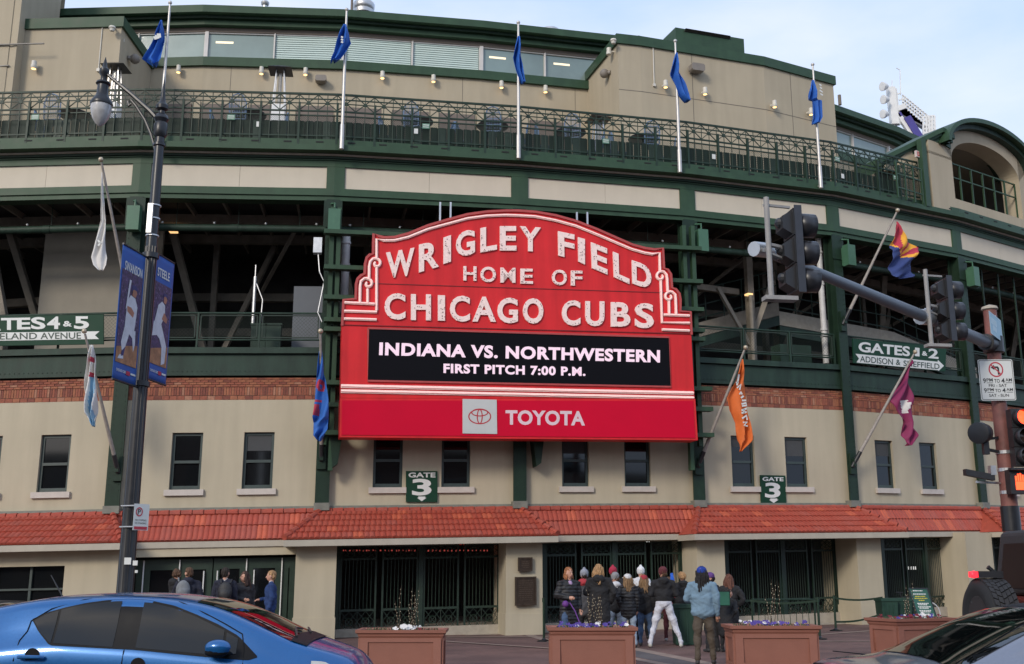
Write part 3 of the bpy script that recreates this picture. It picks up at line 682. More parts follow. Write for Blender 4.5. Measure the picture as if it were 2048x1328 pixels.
# penthouse box with louvre on the right block
kk, a0, z0 = find(1352, 85, NF-.3); _, a1, _z = find(1488, 85, NF-.3, kk); zt = find(1365, 57, NF-.3, kk)[2]
BB = BAY[kk]; b = MB(BB.W); b.box(a0, BB.L+.5 if a1 > BB.L else a1, NF-2.6, NF-.3, ZPR-.3, zt); ph = b.build('penthouse', GREEN, ST)
kk1, l0, lz1 = find(1368, 62, NF-.3, kk); _, l1, lz0 = find(1460, 86, NF-.3, kk); b = MB(BB.W)
b.box(l0, l1, NF-.3, NF-.27, lz0+.18, lz1-.02); lv = b.build('louvre_frame', DARK, ph)
for i in range(6): z = lz0+.2+(lz1-lz0-.22)*i/6; b = MB(BB.W); b.add([(l0+.03, NF-.265, z), (l1-.03, NF-.265, z), (l1-.03, NF-.20, z+.04), (l0+.03, NF-.20, z+.04), (l0+.03, NF-.255, z+.045), (l1-.03, NF-.255, z+.045)], [(0, 1, 2, 3), (3, 2, 5, 4), (4, 5, 1, 0)]); b.build('louvre_slat', mat('louvre_brown', (.05, .04, .035), .6, .1), lv)
# tall block at the left edge with sloping coping
B = BAY[-1]; a = B.px(22, 60, NF+.4)[0]; b = MB(BAY[-2].W); zt = 23.5
b = MB(B.W); b.box(-1., a, NF-2, NF+.4, 13.5, zt); b.build('stair_tower', WALLUP, ST)
b = MB(BAY[-2].W); b.box(0, BAY[-2].L, NF-2, NF+.4, 13.5, zt); b.build('stair_tower', WALLUP, ST)
b = MB(B.W); p0 = B.px(45, -30, NB+.5); p1 = B.px(112, 42, NB+.5)
b.add([(p0[0], NB+.8, p0[1]), (p1[0], NB+.8, p1[1]), (p1[0], NB+.8, p1[1]-.35), (p0[0], NB+.8, p0[1]-.4), (p0[0], NB-.4, p0[1]), (p1[0], NB-.4, p1[1]), (p1[0], NB-.4, p1[1]-.35), (p0[0], NB-.4, p0[1]-.4)], [(0, 1, 2, 3), (4, 7, 6, 5), (0, 4, 5, 1), (3, 2, 6, 7), (1, 5, 6, 2), (0, 3, 7, 4)])
b.build('coping', GREEN, ST)
b = MB(B.W); b.add([(a, NB+.3, 19.2), (p1[0], NB+.3, 19.2), (p1[0], NB+.3, p1[1]-.3), (p0[0], NB+.3, p0[1]-.35), (a, NB+.3, zt)], [(0, 1, 2, 3, 4)]); b.build('stair_wall', WALLUP, ST)
# arched pavilion and its gabled link on the right
B5 = BAY[5]; W5 = B5.W
def p5(x, y, n=0.): k, a, z = find(x, y, n, 5); return a, z
def strip(b, p, q, n0, n1, h0, h1):
    b.add([(u[0], n, u[1]+h) for n in (n0, n1) for u in (p, q) for h in (h0, h1)], [(0, 1, 3, 2), (4, 6, 7, 5), (0, 4, 5, 1), (2, 3, 7, 6), (0, 2, 6, 4), (1, 5, 7, 3)])
base = 13.6; N = 28; nF = .25
aL_, zspr = p5(1903, 316, nF); aR_, _z = p5(2037, 351, nF); ca = (aL_+aR_)/2; rO = (aR_-aL_)/2; rise = p5(1968, 291.5, nF)[1]-zspr; zpar = p5(1911, 397, nF)[1]
ao, zos = p5(1899, 286, .45); WO = ca-ao; zcb = p5(1968, 264, .45)[1]; zct = p5(1968, 241, .6)[1]; awl = p5(1862, 350, nF)[0]
inner = [(ca-rO*cos(pi*i/N), zspr+rise*sin(pi*i/N)) for i in range(N+1)]
outer = [(ca-(WO+.1)*cos(pi*i/N), zos-.05+(zcb+.1-zos)*sin(pi*i/N)) for i in range(N+1)]
b = MB(W5)
b.add([(a, nF, z) for a, z in inner]+[(a, nF, z) for a, z in outer], [(i, i+1, N+2+i, N+1+i) for i in range(N)])
b.add([(a, nF, z) for a, z in inner]+[(a, -.45, z) for a, z in inner], [(i, i+1, N+2+i, N+1+i) for i in range(N)])
b.box(awl, ca-rO, -.45, nF, base, zspr); b.box(ca-WO-.1, ca-rO, -.4, nF-.003, zspr, zos+.05); b.box(ca+rO, ca+rO+10, -.45, nF, base, zspr+rise+.1); b.box(ca-rO, ca+rO, -.45, nF, base, zpar)
b.build('arched_pavilion', WALLUP, ST)
for h0, h1, nf, nm in ((0., .5, .50, 0), (.5, 1., .72, 1)):
    def rg(f): return [(ca-(WO+.05+f*(zct-zcb))*cos(pi*i/N), zos-.05+(zcb-zos+.05+f*(zct-zcb))*sin(pi*i/N)) for i in range(N+1)]
    r1, r2 = rg(h0), rg(h1-.04); b = MB(W5)
    b.add([(a, n, z) for n in (nf, -.9) for a, z in r1+r2], [(i, i+1, N+2+i, N+1+i) for i in range(N)]+[(N+1+i, N+2+i, 3*N+4+i, 3*N+3+i) for i in range(N)]+[(i, 2*N+2+i, 2*N+3+i, i+1) for i in range(N)])
    b.build('arched_fascia', GREEN if nm else GREENB, ST)
b = MB(W5); b.box(awl+1.6, ca+rO+10, -6.2, -6, base, zspr+rise+.3); b.box(awl, ca+rO+2.5, -6, -.45, base-.05, base+.02); b.box(awl+1.6, ca+rO+10, -6, -.45, zspr+rise+.02, zspr+rise+.1); b.box(awl+.2, awl+.4, -6, -.45, base, zos)
b.box(ca+1.0, ca+1.3, -3.5, -3.3, base, zspr+rise); b.box(ca+rO, ca+rO+8, -5.9, -5.7, base, zspr+rise+.1)
b.build('pavilion_interior', mat('pavilion_lining', (.20, .17, .13), .85, .1, 1), ST)
b = MB(W5); sl = 0
for i in range(8): a = ca-rO+2*rO*i/6; b.box(a-.025, a+.025, .02, .08, zpar, zspr-.08)
for z in (zpar+.02, zpar+(zspr-zpar)*.6, zspr-.08): b.box(ca-rO, ca+rO+.3, .02, .07, z-.022, z+.022)
b.build('pavilion_railing', GREEN, ST)
A = p5(1764, 324, -.45); Bp = p5(1880, 266, .35); C2 = p5(1903, 281, .35)
for h0, h1, nf in ((.0, .18, .5), (-.12, -.01, .4), (-.30, -.13, .3)):
    b = MB(W5); b.add([(u[0], n+(nf-.5 if n > -1 else 0)+e, u[1]+h) for n, e in ((0, 0), (1, 0)) for u, e2 in ((A, 0), (Bp, 0)) for h in (h0, h1)] if False else [(A[0], nf-.95, A[1]+h0), (A[0], nf-.95, A[1]+h1), (Bp[0], nf, Bp[1]+h0), (Bp[0], nf, Bp[1]+h1), (A[0], -1.6, A[1]+h0), (A[0], -1.6, A[1]+h1), (Bp[0], -.8, Bp[1]+h0), (Bp[0], -.8, Bp[1]+h1)], [(0, 1, 3, 2), (4, 6, 7, 5), (0, 4, 5, 1), (2, 3, 7, 6), (0, 2, 6, 4), (1, 5, 7, 3)]); b.build('gable_coping', GREEN, ST); b = MB(W5); strip(b, Bp, C2, nf+.002, -.9, h0, h1); b.build('gable_coping', GREEN, ST)
aw0 = p5(1822, 380, .1)[0]; zlow = A[1]+(Bp[1]-A[1])*(aw0-A[0])/(Bp[0]-A[0])-.12
b = MB(W5); b.add([(aw0, n, z) for n in (-1., -.3) for z in (base, zlow-.1)]+[(awl+.02, n, z) for n in (-1., .02) for z in (base, Bp[1]-.25)], [(0, 1, 3, 2), (4, 6, 7, 5), (0, 4, 5, 1), (2, 3, 7, 6), (1, 5, 7, 3), (0, 2, 6, 4)])
ak = p5(1880, 350, nF)[0]; b.add([(awl, n, z) for n in (-.6, nF) for z in (zspr-.1, Bp[1]-.35)]+[(ca-rO, n, z) for n in (-.6, nF) for z in (zspr-.1, C2[1]-.2)], [(0, 1, 3, 2), (4, 6, 7, 5), (0, 4, 5, 1), (2, 3, 7, 6), (1, 5, 7, 3), (0, 2, 6, 4)])
b.build('link_wall', WALLUP, ST)
b = MB(W5); ap = p5(1851, 340, .3)[0]; b.box(ap-.14, ap+.14, .12, .32, base, Bp[1]-.45); b.build('pilaster', GREEN, ST)
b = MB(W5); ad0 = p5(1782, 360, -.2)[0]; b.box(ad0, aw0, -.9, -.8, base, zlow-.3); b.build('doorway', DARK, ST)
b = MB(W5); b.box(ad0+.05, aw0, -.5, -.35, zlow-.62, zlow-.4); b.build('door_head', WALLUP, ST)
# plain rail between lattice and pilaster
b = MB(W5)
for z in (14.95, 14.5, 14.0): b.box(ad0-.3, ap-.25, .24, .28, z-.022, z+.022)
for i in range(4): a = ad0-.3+(ap-.25-ad0+.3)*i/3; b.box(a-.025, a+.025, .24, .29, 13.62, 14.95)
b.build('end_railing', GREEN, ST)
# right part of the glazed storey: mullions on the lower roof line
# EXIT sign
a, z = p5(1838, 310, .15); b = MB(W5); b.box(a-.22, a+.22, .12, .2, z-.12, z+.12); ex = b.build('exit_sign', mat('exit_face', (.62, .52, .48), .5, 0), ST)
b = MB(W5); text_quad(b, 'EXIT', rect(a-.17, a+.17, z-.08, z+.08), .203, None, .03); b.build('lettering', mat('exit_red', (.6, .04, .03), .5, 0), ex)

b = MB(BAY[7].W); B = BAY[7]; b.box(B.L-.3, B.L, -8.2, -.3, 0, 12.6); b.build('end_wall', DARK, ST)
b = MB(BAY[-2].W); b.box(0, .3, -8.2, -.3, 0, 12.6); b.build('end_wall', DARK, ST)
# ================================================================ marquee
SG = Plane((-4.571, 28.4), (5.286, 30.6), 6.1); SW = SG.W
def sp(x, y, n=0.): return SG.px(x, y, n)
MQ = thing('marquee_sign', 'big red scalloped marquee with white letters and a black message screen on the ballpark front', 'sign', SW(SG.L/2, -.3, 5))
OUT = [(684, 652), (687, 600), (711, 598), (712, 568), (715, 558), (722, 551), (729, 548), (730, 528), (733, 516), (739, 510), (746, 508), (747, 468), (757, 473), (768, 475.5), (789, 475), (817, 467.5), (856, 451.5), (895, 440), (934, 429.5), (973, 424), (1012, 422), (1035, 422), (1071, 424.5), (1111, 431.5), (1152, 443), (1193, 459), (1233, 476.5), (1264, 490), (1290, 497), (1308, 499.5), (1325, 497), (1327, 537), (1335, 540), (1341, 549), (1343, 576), (1351, 579), (1358, 588), (1360, 600), (1360, 623), (1380, 624), (1382, 670)]
b = MB(SW); b.prism([sp(*p) for p in OUT], -.45, 0.)
b.build('header_panel', RED, MQ)
b = MB(SW); b.prism([sp(684, 652.5), sp(1382, 670.5), sp(1388.5, 797), sp(681, 796)], -.5, .02); b.build('centre_panel', RED, MQ)
b = MB(SW); b.prism([sp(680, 797), sp(1389, 798), sp(1394, 881), sp(679, 875)], -.5, .06)
b.prism([sp(684, 801, .06), sp(1386, 802, .06), sp(1390, 876, .06), sp(683, 870, .06)], .061, .08, 1); b.build('banner_panel', [RED, REDB], MQ)
# raised edge following the outline, seams
def poly_ribbon(pts, w, n0, n1, mb, closed=False):
    Q = [Vector(p) for p in pts]; k = len(Q); L_, R_ = [], []
    for i in range(k):
        d = (Q[min(i+1, k-1)]-Q[max(i-1, 0)]).normalized(); nrm = Vector((-d.y, d.x))*w/2; L_.append(Q[i]+nrm); R_.append(Q[i]-nrm)
    for i in range(k-1):
        c = [L_[i], L_[i+1], R_[i+1], R_[i]]; mb.add([(p.x, n0, p.y) for p in c]+[(p.x, n1, p.y) for p in c], [(0, 1, 2, 3), (4, 7, 6, 5), (0, 4, 5, 1), (1, 5, 6, 2), (2, 6, 7, 3), (3, 7, 4, 0)])
b = MB(SW); poly_ribbon([sp(*p) for p in OUT], .07, .0, .05, b); b.build('edge_moulding', mat('marquee_edge', (.40, .055, .05), .5, .1, 4), MQ)
b = MB(SW); e = mat('seam_dark', (.14, .008, .01), .7, 0)
poly_ribbon([sp(711, 566), sp(1345, 586)], .02, .0, .012, b); poly_ribbon([sp(686, 650), sp(1383, 668)], .022, .022, .03, b)
for x, y0, y1 in ((795, 485, 640), (880, 455, 650), (960, 435, 652), (1042, 428, 655), (1105, 440, 656), (1185, 470, 658), (1262, 505, 662)): pass
b.build('seam', e, MQ)
NEP = [[(753.4, 620), (753.4, 535)], [(753.4, 516), (753.4, 477.7), (768, 480.7), (789.6, 480.3), (817, 473.8), (856, 458), (895, 447.4), (934.5, 436.6), (973.7, 431.3), (1012.8, 429.8), (1040, 430.8), (1070.7, 432.6), (1111, 440.3), (1152, 451.5), (1192.6, 467.8), (1233, 485), (1263.7, 498), (1290, 505.4), (1305, 507.8), (1319.6, 505.4), (1320.6, 542)],
       [(688, 621.6), (753.4, 623.6), (753.4, 610)], [(688, 604.4), (749.5, 607.5)], [(688, 637), (753.4, 639)],
       [(753.4, 516), (746, 517), (740.5, 523), (738.7, 532), (738.3, 556)], [(738.3, 556), (729, 556.5), (722, 562), (720.5, 572), (720, 604.4)], [(735.4, 577), (735.4, 605)],
       [(1322, 561), (1324.7, 644.6), (1380, 645.6)], [(1327.8, 629), (1379.6, 631)], [(1324.7, 658.8), (1379.6, 661)],
       [(1320.6, 542), (1328, 543), (1333.5, 549), (1335, 558), (1336, 582)], [(1336, 582), (1345, 583.5), (1351, 589), (1352, 597), (1353, 627.6)], [(1338.5, 602), (1339, 627.6)]]
def spiral(cx, cy, sgn):
    return [(cx+sgn*(-1)*(10-7.5*t/14)*sin(-.2+t*.42)*-1*1., cy-(10-7.5*t/14)*cos(-.2+t*.42)) for t in range(15)]
NEP += [spiral(752.8, 526.5, 1), spiral(736, 567, 1), spiral(1322, 552.5, -1), spiral(1339, 593, -1)]
for pl in NEP:
    pts = [sp(x, y, .06) for x, y in pl]; b = MB(SW); poly_ribbon(pts, .075, .0, .05, b); nb_ = b.build('neon_border', NEON, MQ)
    b = MB(SW); b.tube([(a, .07, z) for a, z in pts], .014, 5); b.build('tube', NEONT, nb_, smooth=True)
for p, q in (((682, 771.7), (1387.8, 785.8)), ((682, 781.8), (1388.5, 795.5))):
    pts = [sp(p[0]+(q[0]-p[0])*i/40, p[1]+(q[1]-p[1])*i/40+random.uniform(-.4, .4), .08) for i in range(41)]
    b = MB(SW); poly_ribbon([pts[0], pts[-1]], .10, .022, .05, b); nb_ = b.build('neon_stripe', NEON, MQ); b = MB(SW); b.tube([(a, .08, z) for a, z in pts], .018, 5); b.build('tube', NEONT, nb_, smooth=True)
b = MB(SW); sc = [sp(736, 657, .02), sp(1337, 675, .02), sp(1341, 774, .02), sp(735, 762, .02)]; b.prism(sc, .022, .05); sn = b.build('message_screen', mat('screen_black', (.005, .005, .007), .6, 0, spec=.08), MQ)
b = MB(SW); poly_ribbon(sc+[sc[0]], .05, .02, .07, b); b.build('screen_frame', mat('marquee_edge', (.4, .05, .05)), MQ)
LT = mat('screen_text', (.8, .6, .68), .5, 0, emit=(1, .72, .84), es=.22)
b = MB(SW); text_quad(b, 'INDIANA VS. NORTHWESTERN', [sp(*p, .053) for p in ((759, 684.5), (1320, 700), (1320, 725.5), (758, 710.5))], .053, None, .042, space=1.1); b.build('screen_text', LT, sn)
b = MB(SW); text_quad(b, 'FIRST PITCH 7:00 P.M.', [sp(*p, .053) for p in ((887, 727), (1171, 734), (1171, 752.5), (887, 746.5))], .053, None, .042, space=1.1); b.build('screen_text', LT, sn)
def letter(ch, q, off=.03, dep=.055):
    qq = [sp(x, y, dep) for x, y in q]; b = MB(SW); text_quad(b, ch, qq, .0, dep, off); lo = b.build('letter', NEON, MQ)
    V, Fc = glyphs(ch, .0 if off < .03 else -.012, 0.); d = MB(SW)
    # tube holders: small dark studs scattered over the letter face
    tris = [f for f in Fc]
    rnd = random.Random(ord(ch)+int(q[0][0]))
    tl, tr, br, bl = qq; cnt = 0; dd = MB(SW)
    for _ in range(26):
        f = rnd.choice(tris); w = [rnd.random() for _ in f]; s_ = sum(w); u = sum(V[i][0]*w_ for i, w_ in zip(f, w))/s_; v = sum(V[i][1]*w_ for i, w_ in zip(f, w))/s_
        x = (bl[0]*(1-u)+br[0]*u)*(1-v)+(tl[0]*(1-u)+tr[0]*u)*v; z = (bl[1]*(1-u)+br[1]*u)*(1-v)+(tl[1]*(1-u)+tr[1]*u)*v
        dd.box(x-.008, x+.008, dep, dep+.015, z-.008, z+.008)
        if _ > 11: break
    dd.build('tube_holder', mat('stud_brown', (.12, .05, .045), .6, 0), lo, stuff=True)
def lr(ch, x0, y0, x1, y1, sk=0., **kw): letter(ch, [(x0, y0), (x1, y0+sk), (x1, y1+sk), (x0, y1)], **kw)
letter('W', [(772, 505), (829, 495), (829, 550), (772, 557)]); letter('R', [(838, 489), (878, 480), (878, 533), (838, 545)]); letter('I', [(887, 475), (902, 470), (902, 523), (887, 528)])
letter('G', [(912, 464), (950, 458), (950, 508), (912, 515)]); letter('L', [(961, 456), (994, 450), (994, 499), (961, 505)]); letter('E', [(1000, 452), (1033, 452), (1033, 501), (1000, 501)]); letter('Y', [(1040, 452), (1082, 455), (1082, 504), (1040, 501)])
letter('F', [(1116, 462), (1149, 469), (1149, 519), (1117, 511)]); letter('I', [(1156, 474), (1170, 478), (1170, 529), (1157, 523)]); letter('E', [(1182, 484), (1215, 497), (1215, 549), (1184, 536)]); letter('L', [(1226, 503), (1259, 516), (1259, 568), (1228, 554)]); letter('D', [(1264, 520), (1303, 533), (1303, 580), (1265, 567)])
for ch, x0, y0, x1, y1 in (('H', 927, 532, 953, 561), ('O', 961, 533, 992, 564), ('M', 1001, 535, 1031, 565), ('E', 1041, 537, 1066, 567), ('O', 1104, 539, 1134, 570), ('F', 1142, 541, 1165, 571)): lr(ch, x0, y0, x1, y1, .6, off=.02, dep=.05)
for ch, x0, y0, x1, y1 in (('C', 769, 586, 811, 639), ('H', 822, 588, 862, 640), ('I', 876, 590, 890, 641), ('C', 900, 591, 940, 643), ('A', 945, 593, 992, 643), ('G', 995, 595, 1036, 646), ('O', 1046, 596, 1087, 647), ('C', 1124, 600, 1161, 651), ('U', 1171, 602, 1209, 652), ('B', 1222, 604, 1261, 653), ('S', 1270, 606, 1308, 656)): lr(ch, x0, y0, x1, y1, .6)
b = MB(SW); text_quad(b, 'TOYOTA', [sp(*p, .082) for p in ((1011, 820), (1170, 822), (1170, 851.5), (1011, 849.5))], .083, None, .035, space=1.05); b.build('banner_text', mat('pink_white', (.70, .52, .55), .5, .03, 5), MQ)
b = MB(SW); b.prism([sp(*p, .08) for p in ((925, 798), (993, 799.5), (994, 868), (925, 867))], .081, .1); em = b.build('emblem_board', mat('emblem_board_grey', (.50, .50, .48), .5, .03, 4), MQ)
b = MB(SW)
def ell(b, cx, cy, rx, ry, w, n=.103, N=40):
    o = [sp(cx+rx*cos(2*pi*i/N), cy+ry*sin(2*pi*i/N), n) for i in range(N)]; i_ = [sp(cx+(rx-w)*cos(2*pi*i/N), cy+(ry-w)*sin(2*pi*i/N), n) for i in range(N)]
    b.add([(a, n, z) for a, z in o+i_], [(i, (i+1) % N, N+(i+1) % N, N+i) for i in range(N)])
ell(b, 959.5, 833, 23, 15.5, 2.3); ell(b, 959.5, 833, 6, 15, 2.2, .1033); ell(b, 959.5, 825, 17, 8, 2.2, .1036); b.build('oval_emblem', mat('emblem_red', (.42, .02, .03), .5, 0), em)
# green steel carrying the marquee
b = MB(SW)
for y in (460, 531, 591, 636, 655, 762, 806, 862): a, z = sp(683, y+2, -.5); b.box(sp(648, y, -.6)[0], sp(1405 if y < 700 else 1415, 600, -.6)[0]+.0, -.75, -.5, z-.07, z+.05)
for x in (655, 669, 1376, 1394): a, z = sp(x, 700, -.8); b.box(a-.06, a+.06, -.95, -.76, 4.2 if 662 < x < 1390 else 4.9, 11.7)
for x in (1022, ): pass
b.build('support_steel', GREEN, MQ)
b = MB(SW)
for x in (880, 901, 1154, 1175): b = MB(SW); a, z = sp(x, 440, -.3); b.box(a-.025, a+.025, -.35, -.3, z-.3, sp(x, 404 if x < 1000 else 424, -.3)[1]); b.build('hanger_rod', STEEL, MQ)
b = MB(SW)
for x0 in (668, 1075): a, z = sp(x0, 890, -.7); b.prism([(a-.12, z+.3), (a+.22, z+.3), (a+.12, z-.5), (a-.02, z-.6)], -1.2, -.75); b.build('bracket', GREEND, MQ); b = MB(SW)
# ================================================================ directional signs on the gallery
SGREEN = mat('sign_green', (.008, .042, .022), .55, .06, 3, spec=.2); SWHITE = mat('sign_white', (.62, .63, .60), .5, .04, 5)
def signboard(k, corners, n, name, label, cat='sign'):
    B = BAY[k]; q = [B.px(x, y, n) for x, y in corners]; R = thing(name, label, cat, B.W((q[0][0]+q[1][0])/2, n-.03, min(q[2][1], q[3][1])))
    b = MB(B.W); b.prism(q, n-.05, n-.004); b.build('board', SGREEN, R); return R
def words(R, k, n, items, m, off=.03):
    B = BAY[k]
    for i, (t, q) in enumerate(items):
        b = MB(B.W); text_quad(b, t, [B.px(x, y, n) for x, y in q], n, None, off); b.build('lettering', m, R)
def rq(x0, y0, x1, y1, sk=0.): return ((x0, y0), (x1, y0+sk), (x1, y1+sk), (x0, y1))
n_ = .24
R = signboard(-1, ((-100, 634), (207, 628.5), (207, 688), (-100, 693)), n_, 'direction_sign', 'wide green sign reading GATES 4 & 5 on the gallery rail at the far left')
words(R, -1, n_+.006, [('G', rq(-66, 637, -36, 661)), ('A', rq(-35, 637, 2, 661)), ('T', rq(2, 636, 34, 660, -.5)), ('E', rq(34, 635.5, 61, 659, -.5)), ('S', rq(62, 634, 91, 658.5)), ('4', rq(94, 633, 120, 658)), ('&', rq(126, 642, 144, 653)), ('5', rq(148, 632.5, 178, 658))], SWHITE, .03)
def ribbon(R, k, n, px): B = BAY[k]; b = MB(B.W); q = [B.px(x, y, n) for x, y in px]; b.add([(a, n, z) for a, z in q], [tuple(range(len(q)))]); b.build('ribbon', SWHITE, R)
ribbon(R, -1, n_+.003, [(-85, 673), (-70, 660), (-70, 666), (199, 662.5), (190, 670.5), (198, 678), (-70, 682.5), (-70, 688)])
words(R, -1, n_+.008, [('WAVELAND', rq(-58, 667, 74, 680, -1.8)), ('AVENUE', rq(81, 665.3, 162, 678.3, -.8))], mat('sign_ink', (.015, .04, .028), .5, 0), .012)
R = signboard(4, ((1706, 676.7), (1893, 694.8), (1891, 743), (1707.7, 726)), n_, 'direction_sign', 'green sign reading GATES 1 & 2 on the gallery rail at the right')
words(R, 4, n_+.006, [('GATES', ((1717, 683), (1820, 693), (1820, 713), (1717, 703.5))), ('1', rq(1830, 695, 1839, 712, 1)), ('&', rq(1844, 702, 1855, 711, 1)), ('2', rq(1857, 696.5, 1877, 716, 2))], SWHITE, .03)
ribbon(R, 4, n_+.003, [(1711, 707.5), (1875, 723.5), (1876, 720), (1888, 731.5), (1877, 742), (1877, 740.5), (1713, 725), (1718, 717)])
words(R, 4, n_+.008, [('ADDISON', ((1720, 711.5), (1786, 718), (1786, 730), (1720, 723.5))), ('&', rq(1792, 719, 1801, 730, .5)), ('SHEFFIELD', ((1807, 720.5), (1879, 727.5), (1879, 738.5), (1807, 732)))], MATS['sign_ink'], .012)
for k, c, lab, g in ((1, ((812, 942), (875, 942), (875, 1004), (812, 1004)), 'square green GATE 3 sign between the windows under the marquee', [('GATE', rq(817, 945, 871, 955)), ('3', rq(824, 957.5, 863, 991))]), (3, ((1521, 950), (1571, 951), (1573, 1008), (1523, 1006.5)), 'square green GATE 3 sign between two windows right of the marquee', [('GATE', rq(1525, 954, 1567, 962, .5)), ('3', rq(1530, 965, 1561, 995.5, .5))])):
    R = signboard(k, c, .075, 'gate_sign', lab); R['group'] = 'gate number signs'; words(R, k, .08, g, SWHITE, .03)
    cx, y0, y1 = (843.5, 993, 1002.5) if k == 1 else (1547.5, 997, 1006); ribbon(R, k, .079, [(cx-7, y0), (cx+7, y0), (cx+7, y0+2.5), (cx+9.5, y0+2.5), (cx, y1), (cx-9.5, y0+2.5), (cx-7, y0+2.5)])
# ================================================================ terrace flagpoles and flags
BLUEF = mat('flag_blue', (.012, .10, .42), .75, .1, 8)
def cloth(name, label, k, n, rows, m, group=None, mfun=None, folds=3.5, amp=.07, marks=None, NX=14, sub=4, parent_k=None):
    B = BAY[k]; R = []; 
    for i in range(len(rows)-1):
        for s in range(sub if i < len(rows)-2 else sub+1):
            t = s/sub; R.append(tuple(rows[i][j]*(1-t)+rows[i+1][j]*t for j in range(3)))
    G = []; PX = []
    for i, (y, xl, xr) in enumerate(R):
        row = []; prow = []; w = (xr-xl)
        for j in range(NX+1):
            u = j/NX; a, z = B.px(xl+w*u, y, n); row.append((a, n+amp*min(1, i/4)*sin(u*folds*2*pi+i*.22)+.4*amp*sin(u*9+i*.5)*min(1, i/6), z)); prow.append((xl+w*u, y))
        G.append(row); PX.append(prow)
    b = MB(B.W); b.grid(G, 0, mfun=(lambda i, j: mfun(*PX[i][j])) if mfun else None)
    o = b.build(name, m, None, smooth=True, normals=False); tag(o, label, 'flag', group)
    sol = o.modifiers.new('s', 'SOLIDIFY'); sol.thickness = .008; sol.offset = 0
    if marks:
        q = MB(B.W)
        for ln in marks:
            pts = []
            for (x, y) in ln: a, z = B.px(x, y, n); pts.append((a, z))
            poly_ribbon(pts, .05, n+amp+.02, n+amp+.03, q)
        q.build('flag_lettering', m[0] if False else SWHITE, o)
    return o
POLES = [((318, 292), (326, 8), 'leftmost tall white flagpole on the terrace edge'), ((683, 298), (690, 22), 'second tall white flagpole from the left on the terrace edge'), ((1037, 317), (1038, 48), 'middle tall white flagpole on the terrace edge, above the marquee'), ((1360, 345), (1352, 85), 'fourth tall white flagpole on the terrace edge'), ((1642, 376), (1627, 132), 'rightmost tall white flagpole on the terrace edge')]
FL = [(0, [(40, 321, 324), (60, 316, 326), (80, 309, 328), (100, 297, 326), (118, 284, 322), (126, 300, 319), (131, 306, 312)], 'blue flag spread out to the left on the leftmost terrace pole', [[(311, 78), (314, 84)], [(314, 75), (317, 83)], [(318, 72), (320, 82)], [(322, 72), (323, 80)]]),
      (1, [(48, 687, 692), (65, 680, 698), (85, 673, 702), (105, 668, 692), (118, 662, 682), (123, 661, 672)], 'blue flag hanging from the second terrace pole', [[(682, 78), (686, 80)], [(682, 83), (686, 85)], [(682, 88), (686, 90)]]),
      (1, [(72, 1036, 1040), (95, 1029, 1043), (118, 1025, 1044), (140, 1031, 1046), (160, 1040, 1049), (166, 1045, 1049)], 'narrow blue flag hanging from the middle terrace pole', None),
      (2, [(105, 1352, 1355), (130, 1342, 1359), (150, 1338, 1364), (170, 1350, 1371), (190, 1358, 1377), (203, 1374, 1378)], 'blue flag hanging from the fourth terrace pole', None),
      (3, [(160, 1624, 1628), (185, 1616, 1634), (198, 1616, 1638), (202, 1624, 1642), (235, 1628, 1643), (247, 1629, 1635)], 'blue flag hanging from the rightmost terrace pole', [[(1633, 172), (1637, 175)], [(1634, 178), (1638, 181)], [(1634, 184), (1639, 188)], [(1635, 191), (1640, 194)]])]
for (bp_, tp, lab), (k, rows, fl, mk) in zip(POLES, FL):
    kk, a, z = find(*bp_, .62); B = BAY[kk]; z1 = B.px(tp[0], tp[1], .62)[1]; z0 = z; R = thing('flagpole', lab, 'flagpole', B.W(a, .62, z0), 0, 'terrace flagpoles')
    b = MB(B.W); b.tube([(a, .62, z0), (a, .62, z0+.75)], .068, 12); b.tube([(a, .5, z0+.1), (a, .62, z0+.1)], .03, 6); b.build('sleeve', POLEM, R, smooth=True)
    b = MB(B.W); b.tube([(a, .62, z0+.7), (a, .62, z0+2.5), (a, .62, z1)], [.05, .045, .03], 10); b.build('pole', POLEM, R, smooth=True)
    b = MB(B.W); b.ball((a, .62, z1+.05), .06); b.build('finial', POLEM, R, smooth=True)
    kf = find(rows[2][1], rows[2][0], .7)[0]; cloth('flag', fl, kf, .75, rows, BLUEF, 'blue flags on the terrace poles', folds=1.6, amp=.12, marks=mk)
